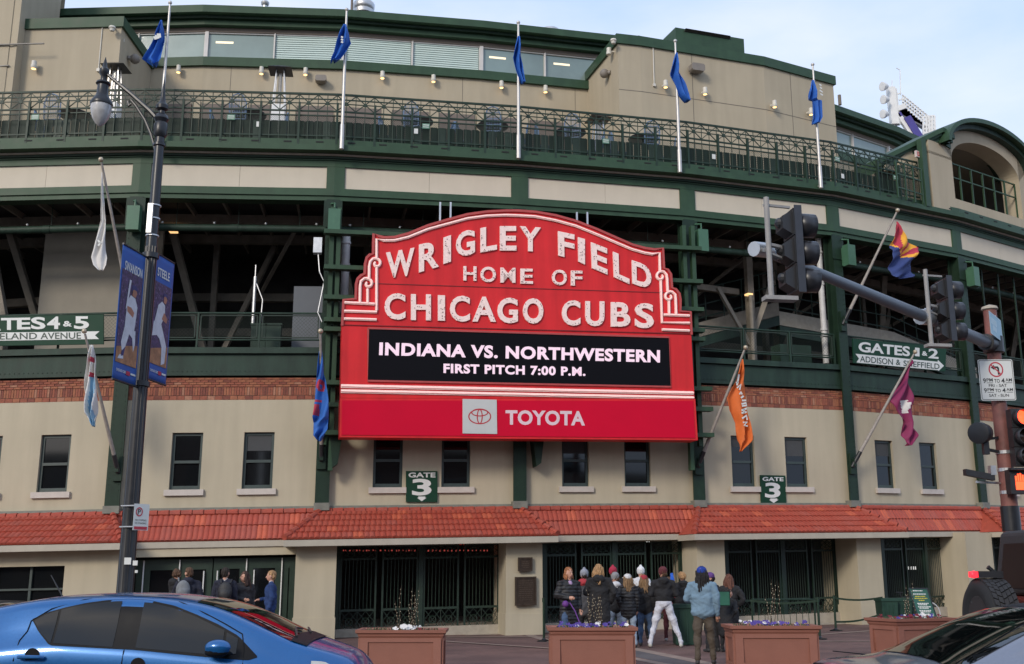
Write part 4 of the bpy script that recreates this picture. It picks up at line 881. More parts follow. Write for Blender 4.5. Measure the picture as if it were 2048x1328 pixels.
# angled poles from the columns
ANG = [((203, 325), (258, 606), 0, 2.0, 'long angled flagpole with a white flag, behind the street lamp banners'), ((170, 668), (234, 935), 0, 2.0, 'angled flagpole on the lower left green column, left of the street lamp'), ((641, 668), (643, 912), 1, 1.9, 'angled flagpole left of the marquee, pointing straight at the street'),
       ((1489, 700), (1399, 925), 3, 1.8, 'angled flagpole right of the marquee with an orange flag'), ((1828, 708), (1709, 925), 4, 1.8, 'angled flagpole with a maroon flag on the lower right column'), ((1793, 425), (1690, 640), 4, 1.8, 'angled flagpole high on the right behind the traffic signal arm')]
for (t, s, k, nt_, lab) in ANG:
    B = BAY[k]; a0, z0 = B.px(*s, .35); a1, z1 = B.px(*t, nt_); R = thing('angled_flagpole', lab, 'flagpole', B.W(a0, .25, z0), 0, 'angled flagpoles on the columns')
    p0, p1 = B.W(a0, .35, z0), B.W(a1, nt_, z1); d = p1-p0
    b = MB(); b.tube([p0+d*.06, p1], [.055, .03], 10, raw=True); b.build('pole', mat('weathered_pole', (.30, .27, .24), .6, .2, 8), R, smooth=True)
    b = MB(); b.tube([p0-d*.04, p0+d*.1], .065, 10, raw=True); b.build('socket', BLACK, R, smooth=True)
    b = MB(B.W); b.box(a0-.12, a0+.12, .215, .3, z0-.35, z0+.3); b.box(a0-.05, a0+.05, .3, .4, z0-.12, z0+.12); b.build('bracket', GREEND, R)
    b = MB(); b.ball(p1+d.normalized()*.08, .07); b.build('finial', mat('gilt_ball', (.45, .38, .28), .4, .1, 5, metal=.4), R, smooth=True)
WF = mat('flag_white', (.62, .60, .57), .8, .08, 9); LB = mat('flag_light_blue', (.22, .38, .52), .8, .05, 9); FR = mat('flag_red', (.42, .03, .06), .75, .08, 9); FO = mat('flag_orange', (.62, .13, .02), .75, .08, 8); FM = mat('flag_maroon', (.20, .012, .07), .7, .1, 8); FY = mat('flag_yellow', (.75, .36, .03), .75, .05, 8); FN = mat('flag_navy', (.025, .045, .16), .75, .08, 8); FB = mat('flag_royal', (.02, .11, .40), .75, .08, 8)
cloth('flag', 'rolled white flag hanging from the long angled pole at the upper left', 0 if False else -1, 1.9, [(345, 203, 205.5), (390, 203, 206), (405, 203, 208), (420, 202, 210), (440, 202, 212), (460, 195, 212), (480, 190, 210), (500, 187, 210), (515, 183, 213), (530, 187, 212), (541, 198, 207)], WF, folds=1.7, amp=.045, NX=22, marks=[[(198, 482), (202, 488), (198, 493)], [(201, 488), (205, 486)]])
cloth('flag', 'white flag with pale blue stripe and red star, left of the street lamp', -1, 1.9, [(690, 180, 186), (720, 177, 190), (750, 171, 193), (775, 167, 193), (800, 167, 194), (825, 170, 193), (840, 180, 191), (853, 186, 190)], [WF, LB, FR], mfun=lambda x, y: 2 if hypot(x-183, (y-748)) < 4 or hypot(x-184, y-718) < 4 else (1 if abs(x-(183+(y-770)*.02+3*sin(y*.06))) < 5.5 and y > 745 else 0), folds=1.8, amp=.1, NX=18, sub=6)
cloth('flag', 'royal blue flag with red lettering hanging left of the marquee', 0, 1.6, [(695, 640, 643), (720, 636, 646), (745, 634, 647), (765, 632, 652), (800, 630, 657), (835, 625, 657), (845, 627, 656), (858, 627, 655), (872, 627, 648), (883, 637, 641)], [FB, FR], mfun=lambda x, y: 1 if (hypot(x-641, (y-770)*.7) < 8.5 and hypot(x-641, (y-770)*.7) > 3) or (abs(y-800) < 3.5 and x < 643) or (5 > abs(hypot(x-630, (y-818)*.6)-5) and x < 638 and 806 < y < 830) else 0, folds=1.2, amp=.09, NX=20, sub=8)
cloth('flag', 'orange flag with white lettering hanging right of the marquee', 3, 1.3, [(718, 1483, 1486), (745, 1475, 1488), (770, 1466, 1491), (796, 1453, 1493), (820, 1459, 1496), (845, 1474, 1499), (880, 1478, 1502), (888, 1478, 1498), (903, 1479, 1482)], FO, folds=1.4, amp=.09,
      marks=[[(1468, 767), (1473, 765)], [(1470, 772), (1474, 750)], [(1470, 777), (1478, 770), (1475, 781)], [(1475, 790), (1478, 785), (1480, 790)], [(1478, 797), (1483, 793)], [(1480, 802), (1488, 802)], [(1479, 809), (1488, 807), (1489, 812), (1480, 813)], [(1479, 822), (1489, 818)], [(1479, 827), (1489, 825)], [(1484, 819), (1484, 827)], [(1480, 838), (1489, 832), (1490, 841)], [(1482, 846), (1490, 845), (1484, 852), (1491, 853)]])
cloth('flag', 'maroon flag with a white emblem hanging over the right facade', 4, 1.25, [(720, 1824, 1826), (735, 1813, 1818), (765, 1799, 1819), (800, 1782, 1822), (820, 1790, 1824), (845, 1806, 1829), (870, 1808, 1833), (882, 1812, 1828), (891, 1814, 1819)], [FM, WF], mfun=lambda x, y: 1 if (1805 < x < 1813 and 798 < y < 826) or (1805 < x < 1812 and 780 < y < 786) or (1812 < x < 1816 and 803 < y < 816) else 0, folds=1.4, amp=.1, NX=22, sub=8)
cloth('flag', 'flag with red and yellow rays over navy blue, high on the right', 4, 1.7, [(443, 1793, 1795), (465, 1789, 1804), (480, 1787, 1818), (495, 1784, 1837), (505, 1783, 1834), (520, 1782, 1825), (535, 1781, 1824), (548, 1783, 1825), (556, 1788, 1823)], [FN, FR, FY],
      mfun=lambda x, y: 0 if (y > 513+(x-1800)*.1 or (y > 488 and x < 1786+(y-488)*.75)) else (2 if int((atan2(512-y, x-1798)+.15)/.33) % 2 == 0 else 1), folds=1.1, amp=.09, NX=26, sub=8)
# ================================================================ wall lamps, speakers and roof gear (parts of the stadium)
LAMPW = mat('lamp_housing', (.60, .57, .50), .5, .05, 8); WARM = mat('lamp_glow', (.9, .7, .4), .5, 0, emit=(1, .62, .25), es=2)
def wall_lamp(x, y, n):
    k, a, z = find(x, y, n+.2); W = BAY[k].W; b = MB(W); b.lathe((a, n+.2, z-.13), [(.0, 0), (.085, .002), (.10, .02), (.10, .12), (.085, .13), (.085, .26), (.0, .265)], 12); b.tube([(a, n, z), (a, n+.2, z)], .05, 8)
    o = b.build('wall_lamp', LAMPW, ST, smooth=True); b = MB(W); b.lathe((a, n+.2, z-.136), [(.075, 0), (.0, .003)], 12); b.build('lamp_lens', WARM, o)
for x, y in ((68, 130),): wall_lamp(x, y, NF)
for x, y in ((357, 138), (523, 141), (611, 143), (765, 150), (867, 157), (1003, 169), (1091, 178)): wall_lamp(x, y, NB)
for x, y in ((1331, 168), (1410, 182), (1549, 208), (1622, 223)): wall_lamp(x, y, NF)
def speaker(x, y, n, w=.62, h=.26):
    k, a, z = find(x, y, n+.2); W = BAY[k].W; b = MB(W)
    b.prism([(a-w/2+.05, z-h/2), (a+w/2-.05, z-h/2), (a+w/2, z-h/2+.05), (a+w/2, z+h/2-.05), (a+w/2-.05, z+h/2), (a-w/2+.05, z+h/2), (a-w/2, z+h/2-.05), (a-w/2, z-h/2+.05)], n+.08, n+.36); b.box(a-.08, a+.08, n, n+.08, z-.1, z+.1)
    b.build('loudspeaker', mat('speaker_taupe', (.20, .175, .15), .6, .1, 6), ST)
speaker(642, 159, NB, .44, .22); speaker(1393, 137, NF, .56, .28)
for (k0, a0, y, x, yy) in (('L', aL, 0, 248, 118), ('R', aR0, 0, 1210, 147)):
    B = BAY[-1 if k0 == 'L' else k_]; w0 = B.W(a0, NF-.7, 0); s = 1 if k0 == 'L' else -1
    D_ = w0.y+.1; p = at(x, yy, D_); p.x = w0.x+s*.22; b = MB(); b.ball((p.x, p.y, p.z), .17, 10); b.tube([(w0.x, w0.y, p.z), (p.x, p.y, p.z)], .07, 8); b.build('side_speaker', mat('speaker_taupe', (.2, .17, .15)), ST, smooth=True)
    D_ = BAY[-1 if k0 == 'L' else k_].W(a0, NF, 0).y-.1; q = at(228 if s > 0 else 1226, 60 if s > 0 else 85, D_); b = MB(); b.lathe((q.x, q.y-.15, q.z-.12), [(.02, -.02), (.07, .0), (.09, .08), (.12, .1), (.10, .16), (0, .18)], 12); b.tube([(q.x, q.y-.15, q.z+.05), (q.x, q.y+.25, q.z+.1)], .03, 6); b.build('dome_camera', LAMPW, ST, smooth=True)
    q = at(243 if s > 0 else 1218, 77 if s > 0 else 103, D_+.4); b = MB(); b.lathe((q.x, q.y, q.z-.13), [(.0, 0), (.10, .01), (.10, .12), (.085, .13), (.085, .26), (.0, .265)], 12); b.tube([(q.x, q.y, q.z), (q.x-s*.25, q.y+.05, q.z)], .04, 6); b.build('wall_lamp', LAMPW, ST, smooth=True)
for x, y0, y1, n, r in ((205, 50, 140, NF+.03, .015), (1306, 95, 170, NF+.03, .02)):
    k, a, z1 = find(x, y0, n); z0 = find(x, y1, n, k)[2]; b = MB(BAY[k].W); b.tube([(a, n, z1), (a, n, z0)], r, 6); b.box(a-.05, a+.05, n-.03, n+.04, z0-.05, z0+.05); b.build('conduit', LAMPW, ST)
for y in (87, 131):
    k, a1, z = find(88 if y == 87 else 18, y, NF+.45); b = MB(BAY[k].W); b.tube([(a1-3, NF+.45, z), (a1, NF+.45, z)], .03, 6); b.build('handrail', mat('grey_rail', (.25, .23, .2)), ST)
# roof vents
def roofitem(x, y, D, prof, lab, seg=18, m=None):
    p = at(x, y, D); b = MB(); b.lathe(p, prof, seg); b.build(lab, m or STEEL, ST, smooth=True)
roofitem(727, 32, 39.5, [(.28, -.5), (.30, .05), (.42, .06), (.44, .2), (.36, .22), (.40, .28), (.44, .34), (.44, .5), (.38, .58), (.2, .66), (0, .68)], 'roof_vent')
roofitem(850, 44, 39.5, [(.2, -.5), (.24, .0), (.3, .04), (.28, .1), (0, .16)], 'roof_vent'); roofitem(1100, 70, 40, [(.4, -.5), (.42, .0), (.44, .02), (.42, .12), (.38, .2), (.2, .26), (0, .28)], 'roof_vent')
roofitem(529, 28, 39, [(.09, -.4), (.1, .35), (.15, .4), (.17, .5), (.13, .55), (0, .56)], 'flue'); roofitem(703, 30, 39, [(.05, -.3), (.05, .9), (0, .92)], 'flue', m=BROWN); roofitem(85, 10, 38, [(.08, -.6), (.08, .15), (0, .16)], 'flue', m=BROWN); roofitem(1277, 75, 35, [(.06, -.3), (.06, .05), (0, .06)], 'flue', m=BROWN)
p = at(1680, 210, 42); b = MB(); b.tube([p, p+Vector((0, 0, .45))], .07, 8); b.build('flue', BROWN, ST)
# white camera gear behind the left coping
p = at(125, 30, 38); b = MB(); b.tube([p+Vector((-.4, 0, 0)), p+Vector((.5, 0, .18))], .03, 6); b.box(p.x-.18, p.x+.12, p.y-.1, p.y+.1, p.z-.12, p.z+.14); b.tube([p+Vector((.38, 0, .15)), p+Vector((.38, 0, -.3))], .03, 6); b.build('roof_camera', LAMPW, ST)
# ================================================================ terrace heaters, tables, chairs
FZ = 13.46
def heater_proto():
    R = thing('patio_heater', '', 'patio heater', (0, 0, 0), 0, 'patio heaters on the terrace'); b = MB(); b.prism([(-.24, 0), (.24, 0), (.2, .95), (-.2, .95)], -.22, .22); b.build('base', WHITE, R)
    b = MB()
    for sx in (-1, 1):
        for sy in (-1, 1): b.bar((.19*sx, .19*sy, .95), (.12*sx, .12*sy, 2.2), .035)
    b.build('frame', STEEL, R); b = MB(); b.tube([(0, 0, .95), (0, 0, 2.1)], .06, 8); b.build('glass_tube', mat('heater_tube', (.35, .33, .3), .1, .1, 4), R, smooth=True)
    b = MB(); b.add([(-.38, -.38, 2.2), (.38, -.38, 2.2), (.38, .38, 2.2), (-.38, .38, 2.2), (-.12, -.12, 2.36), (.12, -.12, 2.36), (.12, .12, 2.36), (-.12, .12, 2.36)], [(3, 2, 1, 0), (0, 1, 5, 4), (1, 2, 6, 5), (2, 3, 7, 6), (3, 0, 4, 7), (4, 5, 6, 7)]); b.build('hood', BLACKP, R); return R
hp = heater_proto()
for i, (x, y, n, lab) in enumerate(((233, 128, -2.6, 'silver patio heater behind the street lamp head'), (562, 134, -3.2, 'silver patio heater standing between the first two terrace flagpoles'), (1196, 232, -2.6, 'silver patio heater just left of the projecting wall block'))):
    k, a, z = find(x, y, n); w = BAY[k].W(a, n, z); place(hp, (w.x, w.y, w.z-2.36), BAY[k].ang, lab, i == 0)
CH = mat('chair_blue_steel', (.10, .17, .28), .5, .15, 6)
def chair_proto():
    R = thing('terrace_chair', '', 'chair', (0, 0, 0), 0, 'blue metal chairs on the terrace'); b = MB(); b.box(-.24, .24, -.24, .24, .70, .74); b.build('seat', CH, R)
    for sx in (-1, 1):
        for sy in (-1, 1): b = MB(); b.bar((.22*sx, .22*sy, 0), (.2*sx, .2*sy, .7), .03); b.build('leg', CH, R)
    b = MB(); pts = [(-.24, -.26, .72), (-.25, -.32, 1.2), (-.15, -.35, 1.42), (0, -.36, 1.48), (.15, -.35, 1.42), (.25, -.32, 1.2), (.24, -.26, .72)]; b.tube(pts, .02, 6)
    for i in range(-4, 5): b.tube([(i*.05, -.27, .76), (i*.05, -.34, 1.44-abs(i)*.02)], .008, 4)
    for z in (.9, 1.1, 1.3): b.tube([(-.24, -.3, z), (.24, -.3, z)], .012, 4)
    b.build('backrest', CH, R); return R
def table_proto():
    R = thing('terrace_table', '', 'table', (0, 0, 0), 0, 'round dark tables on the terrace'); b = MB(); b.lathe((0, 0, 0), [(.0, 1.1), (.5, 1.1), (.52, 1.12), (.5, 1.14), (0, 1.14)], 20); b.build('tabletop', mat('table_dark', (.025, .028, .035), .5, .1, 5), R, smooth=True)
    b = MB(); b.lathe((0, 0, 0), [(.3, 0), (.28, .03), (.05, .06), (.05, 1.1)], 12); b.build('pedestal', BLACKP, R, smooth=True); return R
cp, tp_ = chair_proto(), table_proto(); ci = 0
TB = [(150, 'leftmost'), (500, 'second'), (835, 'third'), (985, 'fourth'), (1140, 'fifth'), (1285, 'rightmost')]
PL = ['behind the left bay of the railing', 'left of the second flagpole', 'between the second and middle flagpoles', 'just left of the middle flagpole', 'right of the middle flagpole', 'below the corner of the projecting wall block']
for i, (x, nm) in enumerate(TB):
    n = -1.7; k, a, z = find(x, 215, n); w = BAY[k].W(a, n, FZ+.88); place(tp_, w, 0, 'round dark terrace table, %s of the row, %s' % (nm, PL[i]), i == 0)
    for j, (dx_, dy_, s) in enumerate(((-.85, 0, 'left'), (.85, 0.1, 'right'), (-.15, -.85, 'street'))):
        q = BAY[k].W(a+dx_, n-dy_, FZ+.66); rz = atan2(-(dy_), -(dx_))-pi/2+random.uniform(-.3, .3); place(cp, q, rz, 'blue slatted metal chair on the %s side of the %s terrace table' % (s, nm), ci == 0); ci += 1
b = MB()
for k in BAYS: b.W = BAY[k].W; b.box(0, BAY[k].L, -5.9, -.7, FZ, FZ+.88)
b.build('terrace_platform', CONC, ST)
TB_ = mat('terrace_wall_brown', (.15, .12, .10), .7, .15, 3)
for k in range(-1, 4):
    B = BAY[k]; z_ = find(500, 209, -5.6)[2]
    for i in range(3):
        a0 = B.L*(i+.08)/3; a1 = B.L*(i+.86)/3
        if k == -1 and i < 2: continue
        if k == 2 and i > 1 or k == 3: continue
        b = MB(B.W); b.box(a0, a1, -5.75, -5.6, FZ+.4, z_); b.build('terrace_bench_back', TB_, ST)
        b = MB(B.W); b.box(a1+.06, a1+.36, -5.75, -5.55, FZ+.4, z_+.1); b.build('terrace_post', WALLUP, ST)
# notices on the terrace rail
for x, y, m in ((70, 234, LB), (462, 234, LB), (852, 252, LB), (1212, 282, LB), (1675, 318, LB), (1792, 355, LB), (517, 248, SWHITE), (832, 262, SWHITE), (1428, 313, SWHITE), (1686, 352, SWHITE)):
    k, a, z = find(x, y, .28); b = MB(BAY[k].W); w = .11 if m is LB else .06; b.box(a-w, a+w, .26, .275, z-.08, z+.08); o = b.build('rail_notice', mat('notice_green', (.10, .22, .15), .5, .1, 9) if m is LB else SWHITE, ST)
    if m is LB: b = MB(BAY[k].W); b.box(a-w*.8, a+w*.8, .275, .279, z+.02, z+.045); b.box(a-w*.8, a+w*.8, .275, .279, z-.04, z-.02); b.build('print_line', SWHITE, o)
# ================================================================ distant light tower
LTm = mat('tower_white', (.72, .72, .70), .6, .06, 2); D0 = 95
LTW = thing('light_tower', 'white stadium floodlight tower with catwalk rising behind the roofs', 'light tower', at(1840, 300, D0))
def q_(x, y, d=0.): return at(x, y, D0+d)
b = MB(); 
for p, r, w in (((1781, 176), (1789, 250), .7), ((1790, 178), (1797, 250), .3)): b.bar(q_(*p), q_(*r), w, raw=True)
b.bar(q_(1785, 222), q_(1810, 213), .5, raw=True); b.bar(q_(1793, 228), q_(1822, 268), .35, raw=True); b.bar(q_(1786, 250), q_(1789, 300), .3, raw=True); b.bar(q_(1800, 235), q_(1826, 275), .4, raw=True); b.build('mast', LTm, LTW)
b = MB()
b.add([q_(1806, 214), q_(1862, 262), q_(1868, 275, 3), q_(1796, 228, 0), q_(1806, 211), q_(1862, 259), q_(1868, 272, 3), q_(1796, 225)], [(0, 1, 2, 3), (4, 7, 6, 5), (0, 4, 5, 1), (1, 5, 6, 2), (2, 6, 7, 3), (3, 7, 4, 0)], 0, True)
b.bar(q_(1797, 226), q_(1826, 276), .35, 1, raw=True); b.bar(q_(1812, 236), q_(1838, 278), .7, 1, raw=True); b.build('catwalk', [mat('tower_deck', (.14, .14, .16), .7), mat('tower_purple', (.06, .05, .24), .6)], LTW)
b = MB()
for i in range(12): t = i/11; p = (1806+56*t, 214+46*t); b.bar(q_(*p), q_(p[0]-1, p[1]-24), .11, raw=True)
for h in (24, 16, 9): b.bar(q_(1805, 214-h), q_(1861, 260-h), .11, raw=True)
for x0 in (1846, 1852, 1858, 1864, 1869):
    b.bar(q_(x0, 232), q_(x0+1, 278), .16, raw=True)
for i in range(6): b.bar(q_(1846, 234+i*8), q_(1869, 231+i*8), .12, raw=True); b.bar(q_(1846, 234+i*8), q_(1869, 239+i*8), .08, raw=True)
for x0, y0 in ((1788, 190), (1798, 200)): b.bar(q_(x0, y0), q_(x0+14, y0-4), .12, raw=True)
b.tube([q_(1801, 190), q_(1800, 140), q_(1793, 136)], .05, 4, raw=True); b.tube([q_(1784, 180), q_(1784, 160)], .05, 4, raw=True); b.build('railing', LTm, LTW)
for x, y in ((1769, 173), (1771, 199), (1770, 228)):
    b = MB(); p = q_(x, y, -1); d = Vector((-.9, -.3, -.15)); b.tube([p-d*.35, p, p+d*.3], [.2, .38, .45], 12, raw=True); f = b.build('floodlight', LTm, LTW, smooth=True); b = MB(); b.tube([p+d*.305, p+d*.32], [.4, .36], 12, raw=True); b.build('lens', LTm, f)
# ================================================================ street lamp
LX, LD = -5.80, 16.5
def lz(y, x=300): return at(x, y, LD).z
LP = thing('street_lamp', 'tall black street lamp with a hanging acorn lantern and two banners', 'street lamp', (LX, LD, gz(LX)))
b = MB(); g0 = gz(LX); b.lathe((LX, LD, g0), [(.24, 0), (.24, .12), (.19, .2), (.17, .9), (.15, 1.0), (.125, 1.1), (.115, 3), (.10, 5), (.085, 7), (.075, lz(270)-g0)], 16)
for i in range(12): t = 2*pi*i/12; b.tube([(LX+.118*cos(t), LD+.118*sin(t), g0+1.1), (LX+.087*cos(t), LD+.087*sin(t), g0+6.8)], .011, 4, cap=False)
b.build('post', BLACKP, LP, smooth=True)
b = MB(); zt = lz(270)
for y, r, h in ((512, .13, .12), (768, .14, .12), (290, .10, .08)): z = lz(y); b = MB(); b.lathe((LX, LD, z-h/2), [(.07, 0), (r, .02), (r, h-.02), (.07, h)], 14); b.build('collar', BLACKP, LP, smooth=True)
b = MB()
b.lathe((LX, LD, zt), [(.08, -.05), (.11, .0), (.11, .18), (.09, .22), (.12, .28), (.10, .34), (.05, .38), (.05, .42), (.095, .46), (.10, .52), (.05, .58), (.04, .66), (.0, 1.05)], 14); b.build('finial', BLACKP, LP, smooth=True)
b = MB(); b.tube([at(322, 246, LD), at(300, 222, LD), at(262, 188, LD), at(222, 155, LD), at(212, 146, LD)], [.045, .04, .035, .03, .03], 8, raw=True)
b.tube([at(314, 330, LD), at(311, 300, LD), at(302, 268, LD), at(290, 240, LD), at(272, 212, LD), at(262, 200, LD), at(256, 203, LD), at(258, 212, LD), at(262, 208, LD)], .026, 8, raw=True); b.build('arm', BLACKP, LP, smooth=True)
lc = at(203, 208, LD); b = MB(); b.lathe(lc, [(.175, -.03), (.185, .0), (.165, .05), (.12, .12), (.095, .17), (.09, .33), (.12, .36), (.11, .39), (.05, .42), (.05, .5), (.08, .54), (.08, .62), (.04, .66), (.03, .74), (.0, .86)], 18); lo = b.build('lantern_cap', BLACKP, LP, smooth=True)
b = MB(); b.lathe(lc, [(.168, -.03), (.165, -.12), (.135, -.24), (.08, -.34), (.03, -.39), (0, -.4)], 20); b.build('glass_globe', mat('globe_glass', (.42, .41, .40), .18, .25, 6, spec=.7), lo, smooth=True)
b = MB(); b.box(LX-.06, LX+.02, LD-.14, LD-.09, lz(470), lz(412)); b.build('cable_cover', STEEL, LP)
b = MB()
for y in (412, 438, 472): b.lathe((LX, LD, lz(y)), [(.105, -.01), (.105, .01)], 14)
b.build('clamp_band', STEEL, LP)
b = MB()
for x, y, w in ((272, 1126, .035), (274, 1143, .02), (258, 1122, .05)): p = at(259, y, LD-.2); b.box(p.x-w+(x-262)*.008, p.x+w+(x-262)*.008, LD-.19, LD-.18, p.z-w, p.z+w)
b.build('sticker', SWHITE, LP)
# banners
BNB = mat('banner_blue', (.02, .085, .33), .6, .1, 4); dirb = Vector((.16, .987, 0)).normalized()
def banner(t0, t1, ytl, ybl, name, label, left):
    p0 = Vector((LX, LD, 0))+dirb*t0; p1 = Vector((LX, LD, 0))+dirb*t1; ztop = at(257, ytl, p0.y).z; zbot = at(230, ybl, p0.y).z; w = (p1-p0).length; h = ztop-zbot
    def W(a, n, z): p = p0+(p1-p0)*a; nn = Vector((dirb.y, -dirb.x, 0))*-1.0 if False else Vector((dirb.y, -dirb.x, 0)); q = p+nn*(n+.0012*sin(a*4+z*5)); return Vector((q.x, q.y, zbot+h*z))
    b = MB(W); b.grid([[(i/8, 0, j/20) for i in range(9)] for j in range(21)]); o = b.build('banner', BNB, None, smooth=True, normals=False); tag(o, label, 'banner', 'street lamp banners'); sm = o.modifiers.new('s', 'SOLIDIFY'); sm.thickness = .006; sm.offset = 0
    for z in (ztop, zbot):
        b = MB(); b.tube([Vector((LX, LD, z)), p0+Vector((0, 0, z)), p1+Vector((0, 0, z))] if t0 > 0 else [Vector((LX, LD, z)), p1+Vector((0, 0, z)), p0+Vector((0, 0, z))], .018, 6, raw=True); b.build('banner_arm', BLACKP, LP)
    def poly(nm, pts, m, n): b = MB(W); b.add([(x, n, z) for x, z in pts], [tuple(range(len(pts)))]); b.build(nm, m, o)
    N = .010; crowd = mat('print_crowd', (.06, .035, .09), .6, .8, 22); crowd2 = mat('print_crowd_light', (.12, .08, .16), .6, .9, 30); wht = mat('print_uniform', (.52, .52, .56), .6, .12, 12); navy = mat('print_navy', (.03, .03, .12), .6, .2, 9); skin = mat('print_skin', (.35, .15, .09), .6, .15, 9); dirt = mat('print_dirt', (.32, .15, .07), .6, .4, 9)
    poly('print_background', [(.04, .13), (.93, .13), (.93, .82), (.04, .82)] if left else [(.04, .13), (.93, .13), (.93, .78), (.04, .78)], crowd, N)
    poly('print_ground', [(.04, .13), (.93, .13), (.93, .30), (.04, .24)], dirt, N+.002)
    b = MB(W); rnd = random.Random(3 if left else 5)
    for i in range(60): x, z = rnd.uniform(.06, .88), rnd.uniform(.3, .76); r = rnd.uniform(.015, .04); b.add([(x-r, N+.003, z), (x, N+.003, z-r*.35), (x+r, N+.003, z), (x, N+.003, z+r*.35)], [(0, 1, 2, 3)])
    b.build('print_spectators', crowd2, o, stuff=True)
    n = N+.005
    if left:
        poly('print_trousers', [(.30, .40), (.78, .40), (.80, .30), (.74, .24), (.66, .34), (.52, .36), (.40, .26), (.26, .22), (.20, .28)], wht, n); poly('print_sock', [(.26, .22), (.40, .26), (.34, .19), (.24, .18)], navy, n+.001); poly('print_shoe', [(.10, .155), (.34, .165), (.34, .19), (.18, .19)], wht, n+.001)
        poly('print_jersey', [(.30, .40), (.72, .40), (.76, .50), (.78, .58), (.66, .64), (.46, .65), (.34, .60), (.32, .50)], wht, n+.001); poly('print_arm', [(.36, .52), (.62, .49), (.66, .53), (.52, .56), (.34, .56)], skin, n+.002); poly('print_head', [(.52, .65), (.66, .645), (.72, .68), (.66, .71), (.54, .71)], skin, n+.002); poly('print_cap', [(.48, .68), (.56, .70), (.76, .70), (.66, .735), (.50, .73)], navy, n+.003); poly('print_bat', [(.28, .53), (.34, .55), (.44, .76), (.36, .76)], wht, n+.003)
    else:
        poly('print_trousers', [(.10, .46), (.50, .46), (.72, .36), (.84, .30), (.80, .16), (.62, .14), (.60, .28), (.46, .34), (.30, .36), (.06, .34)], wht, n); poly('print_jersey', [(.14, .46), (.50, .46), (.66, .54), (.62, .62), (.46, .64), (.28, .60)], wht, n+.001); poly('print_arm', [(.50, .50), (.76, .48), (.80, .52), (.60, .56)], skin, n+.002); poly('print_head', [(.54, .64), (.66, .63), (.72, .67), (.64, .70), (.54, .69)], skin, n+.002); poly('print_cap', [(.50, .67), (.58, .69), (.76, .685), (.66, .715), (.52, .71)], navy, n+.003)
    b = MB(W); y1 = .885 if left else .895; text_quad(b, name, ((.12, y1), (.88 if left else .76, y1), (.88 if left else .76, y1-.07), (.12, y1-.07)), n, None, .02); b.build('lettering', SWHITE, o)
    b = MB(W); text_quad(b, 'CHICAGO CUBS', ((.1, .085), (.5, .085), (.5, .065), (.1, .065)), n, None, .02); b.build('lettering', SWHITE, o)
    poly('print_badge', [(.52, .088), (.68, .088), (.68, .058), (.52, .058)], FR, n)
    b = MB(W); b.box(.71, .92, n, n+.001, .068, .082); b.build('print_line', SWHITE, o)
banner(-.86, -.16, 487, 757, 'SWANSON', 'left blue lamp post banner with a player in white, the one nearer the street', True)
banner(.16, .80, 505, 757, 'STEELE', 'right blue lamp post banner with a player in white, on the stadium side', False)
# parking sign on the lamp
R = thing('parking_sign', 'narrow white and red parking sign strapped to the black lamp post', 'sign', (LX+.1, LD-.15, lz(1060))); d = Vector((.62, .78, 0)); c0 = at(267, 1035, LD-.2)
def Wp(a, n, z): q = c0+d*a+Vector((d.y, -d.x, 0))*n; return Vector((q.x, q.y, z))
z1, z0 = at(270, 1007, LD-.2).z, at(270, 1060, LD-.2).z; b = MB(Wp); b.box(0, .26, -.004, .0, z0, z1); b.build('plate', SWHITE, R)
b = MB(Wp); zz = z1-.12; b.add([(.09+.06*cos(t*pi/8)*r, .003, zz+.07*sin(t*pi/8)*r) for r in (1, .72) for t in range(16)], [(i, (i+1) % 16, 16+(i+1) % 16, 16+i) for i in range(16)]); b.box(.02, .24, .003, .004, z0+.01, z0+.055)
RI = mat('sign_red', (.45, .03, .05), .5, 0); b.build('red_symbol', RI, R); b = MB(Wp); text_quad(b, 'P', rect(.065, .115, zz-.04, zz+.04), .0035, None, .02)
text_quad(b, 'NO STOPPING', rect(.03, .22, zz-.135, zz-.11), .0035); text_quad(b, 'NO STANDING', rect(.03, .22, zz-.18, zz-.155), .0035); b.build('lettering', mat('sign_black', (.02, .02, .02), .5, 0), R)
b = MB(); 
for z in (z1-.03, z0+.05): b.tube([(LX-.12, LD-.1, z), c0*1.0+Vector((0, 0, z-c0.z))], .012, 6, raw=True)
b.build('strap', STEEL, R)
# ================================================================ traffic signal mast on the right
PX_, PD = 9.19, 20.
def pz(y, x=2000, D=PD): return at(x, y, D).z
RUST = mat('rusty_brown_paint', (.20, .075, .06), .6, .35, 3.5, .3, 30, streak=.2)
TM = thing('traffic_signal_mast', 'rusty brown signal pole with a long grey mast arm reaching left', 'signal pole', (PX_, PD, gz(PX_)))
b = MB(); g0 = gz(PX_); ht = pz(612)-g0; b.lathe((PX_, PD, g0), [(.26, 0), (.26, .1), (.175, .25), (.165, 1.2), (.14, 3.2), (.12, ht-.08), (.0, ht-.05)], 18); b.build('pole', RUST, TM, smooth=True)
b = MB(); b.lathe((PX_, PD, g0+ht-.09), [(.13, 0), (.155, .02), (.14, .07), (0, .12)], 18); b.build('cap', CONC, TM, smooth=True)
b = MB()
for y in (905, 940, 985): z = pz(y); b = MB(); b.lathe((PX_, PD, z), [(.15, -.03), (.152, .03)], 18); b.build('band', STEEL, TM)
b = MB(); b.lathe((PX_, PD, pz(1040)), [(.166, -.2), (.166, .25)], 18); b.build('black_wrap', BLACKP, TM, smooth=True)
A0 = Vector((PX_-.1, PD-.1, pz(690))); A1 = at(1512, 495, 12.8); ARMM = mat('arm_grey_blue', (.12, .135, .155), .5, .15, 4, metal=.2)
b = MB(); b.tube([A0, A0+(A1-A0)*.5, A1], [.115, .09, .062], 14, raw=True); b.build('mast_arm', ARMM, TM, smooth=True)
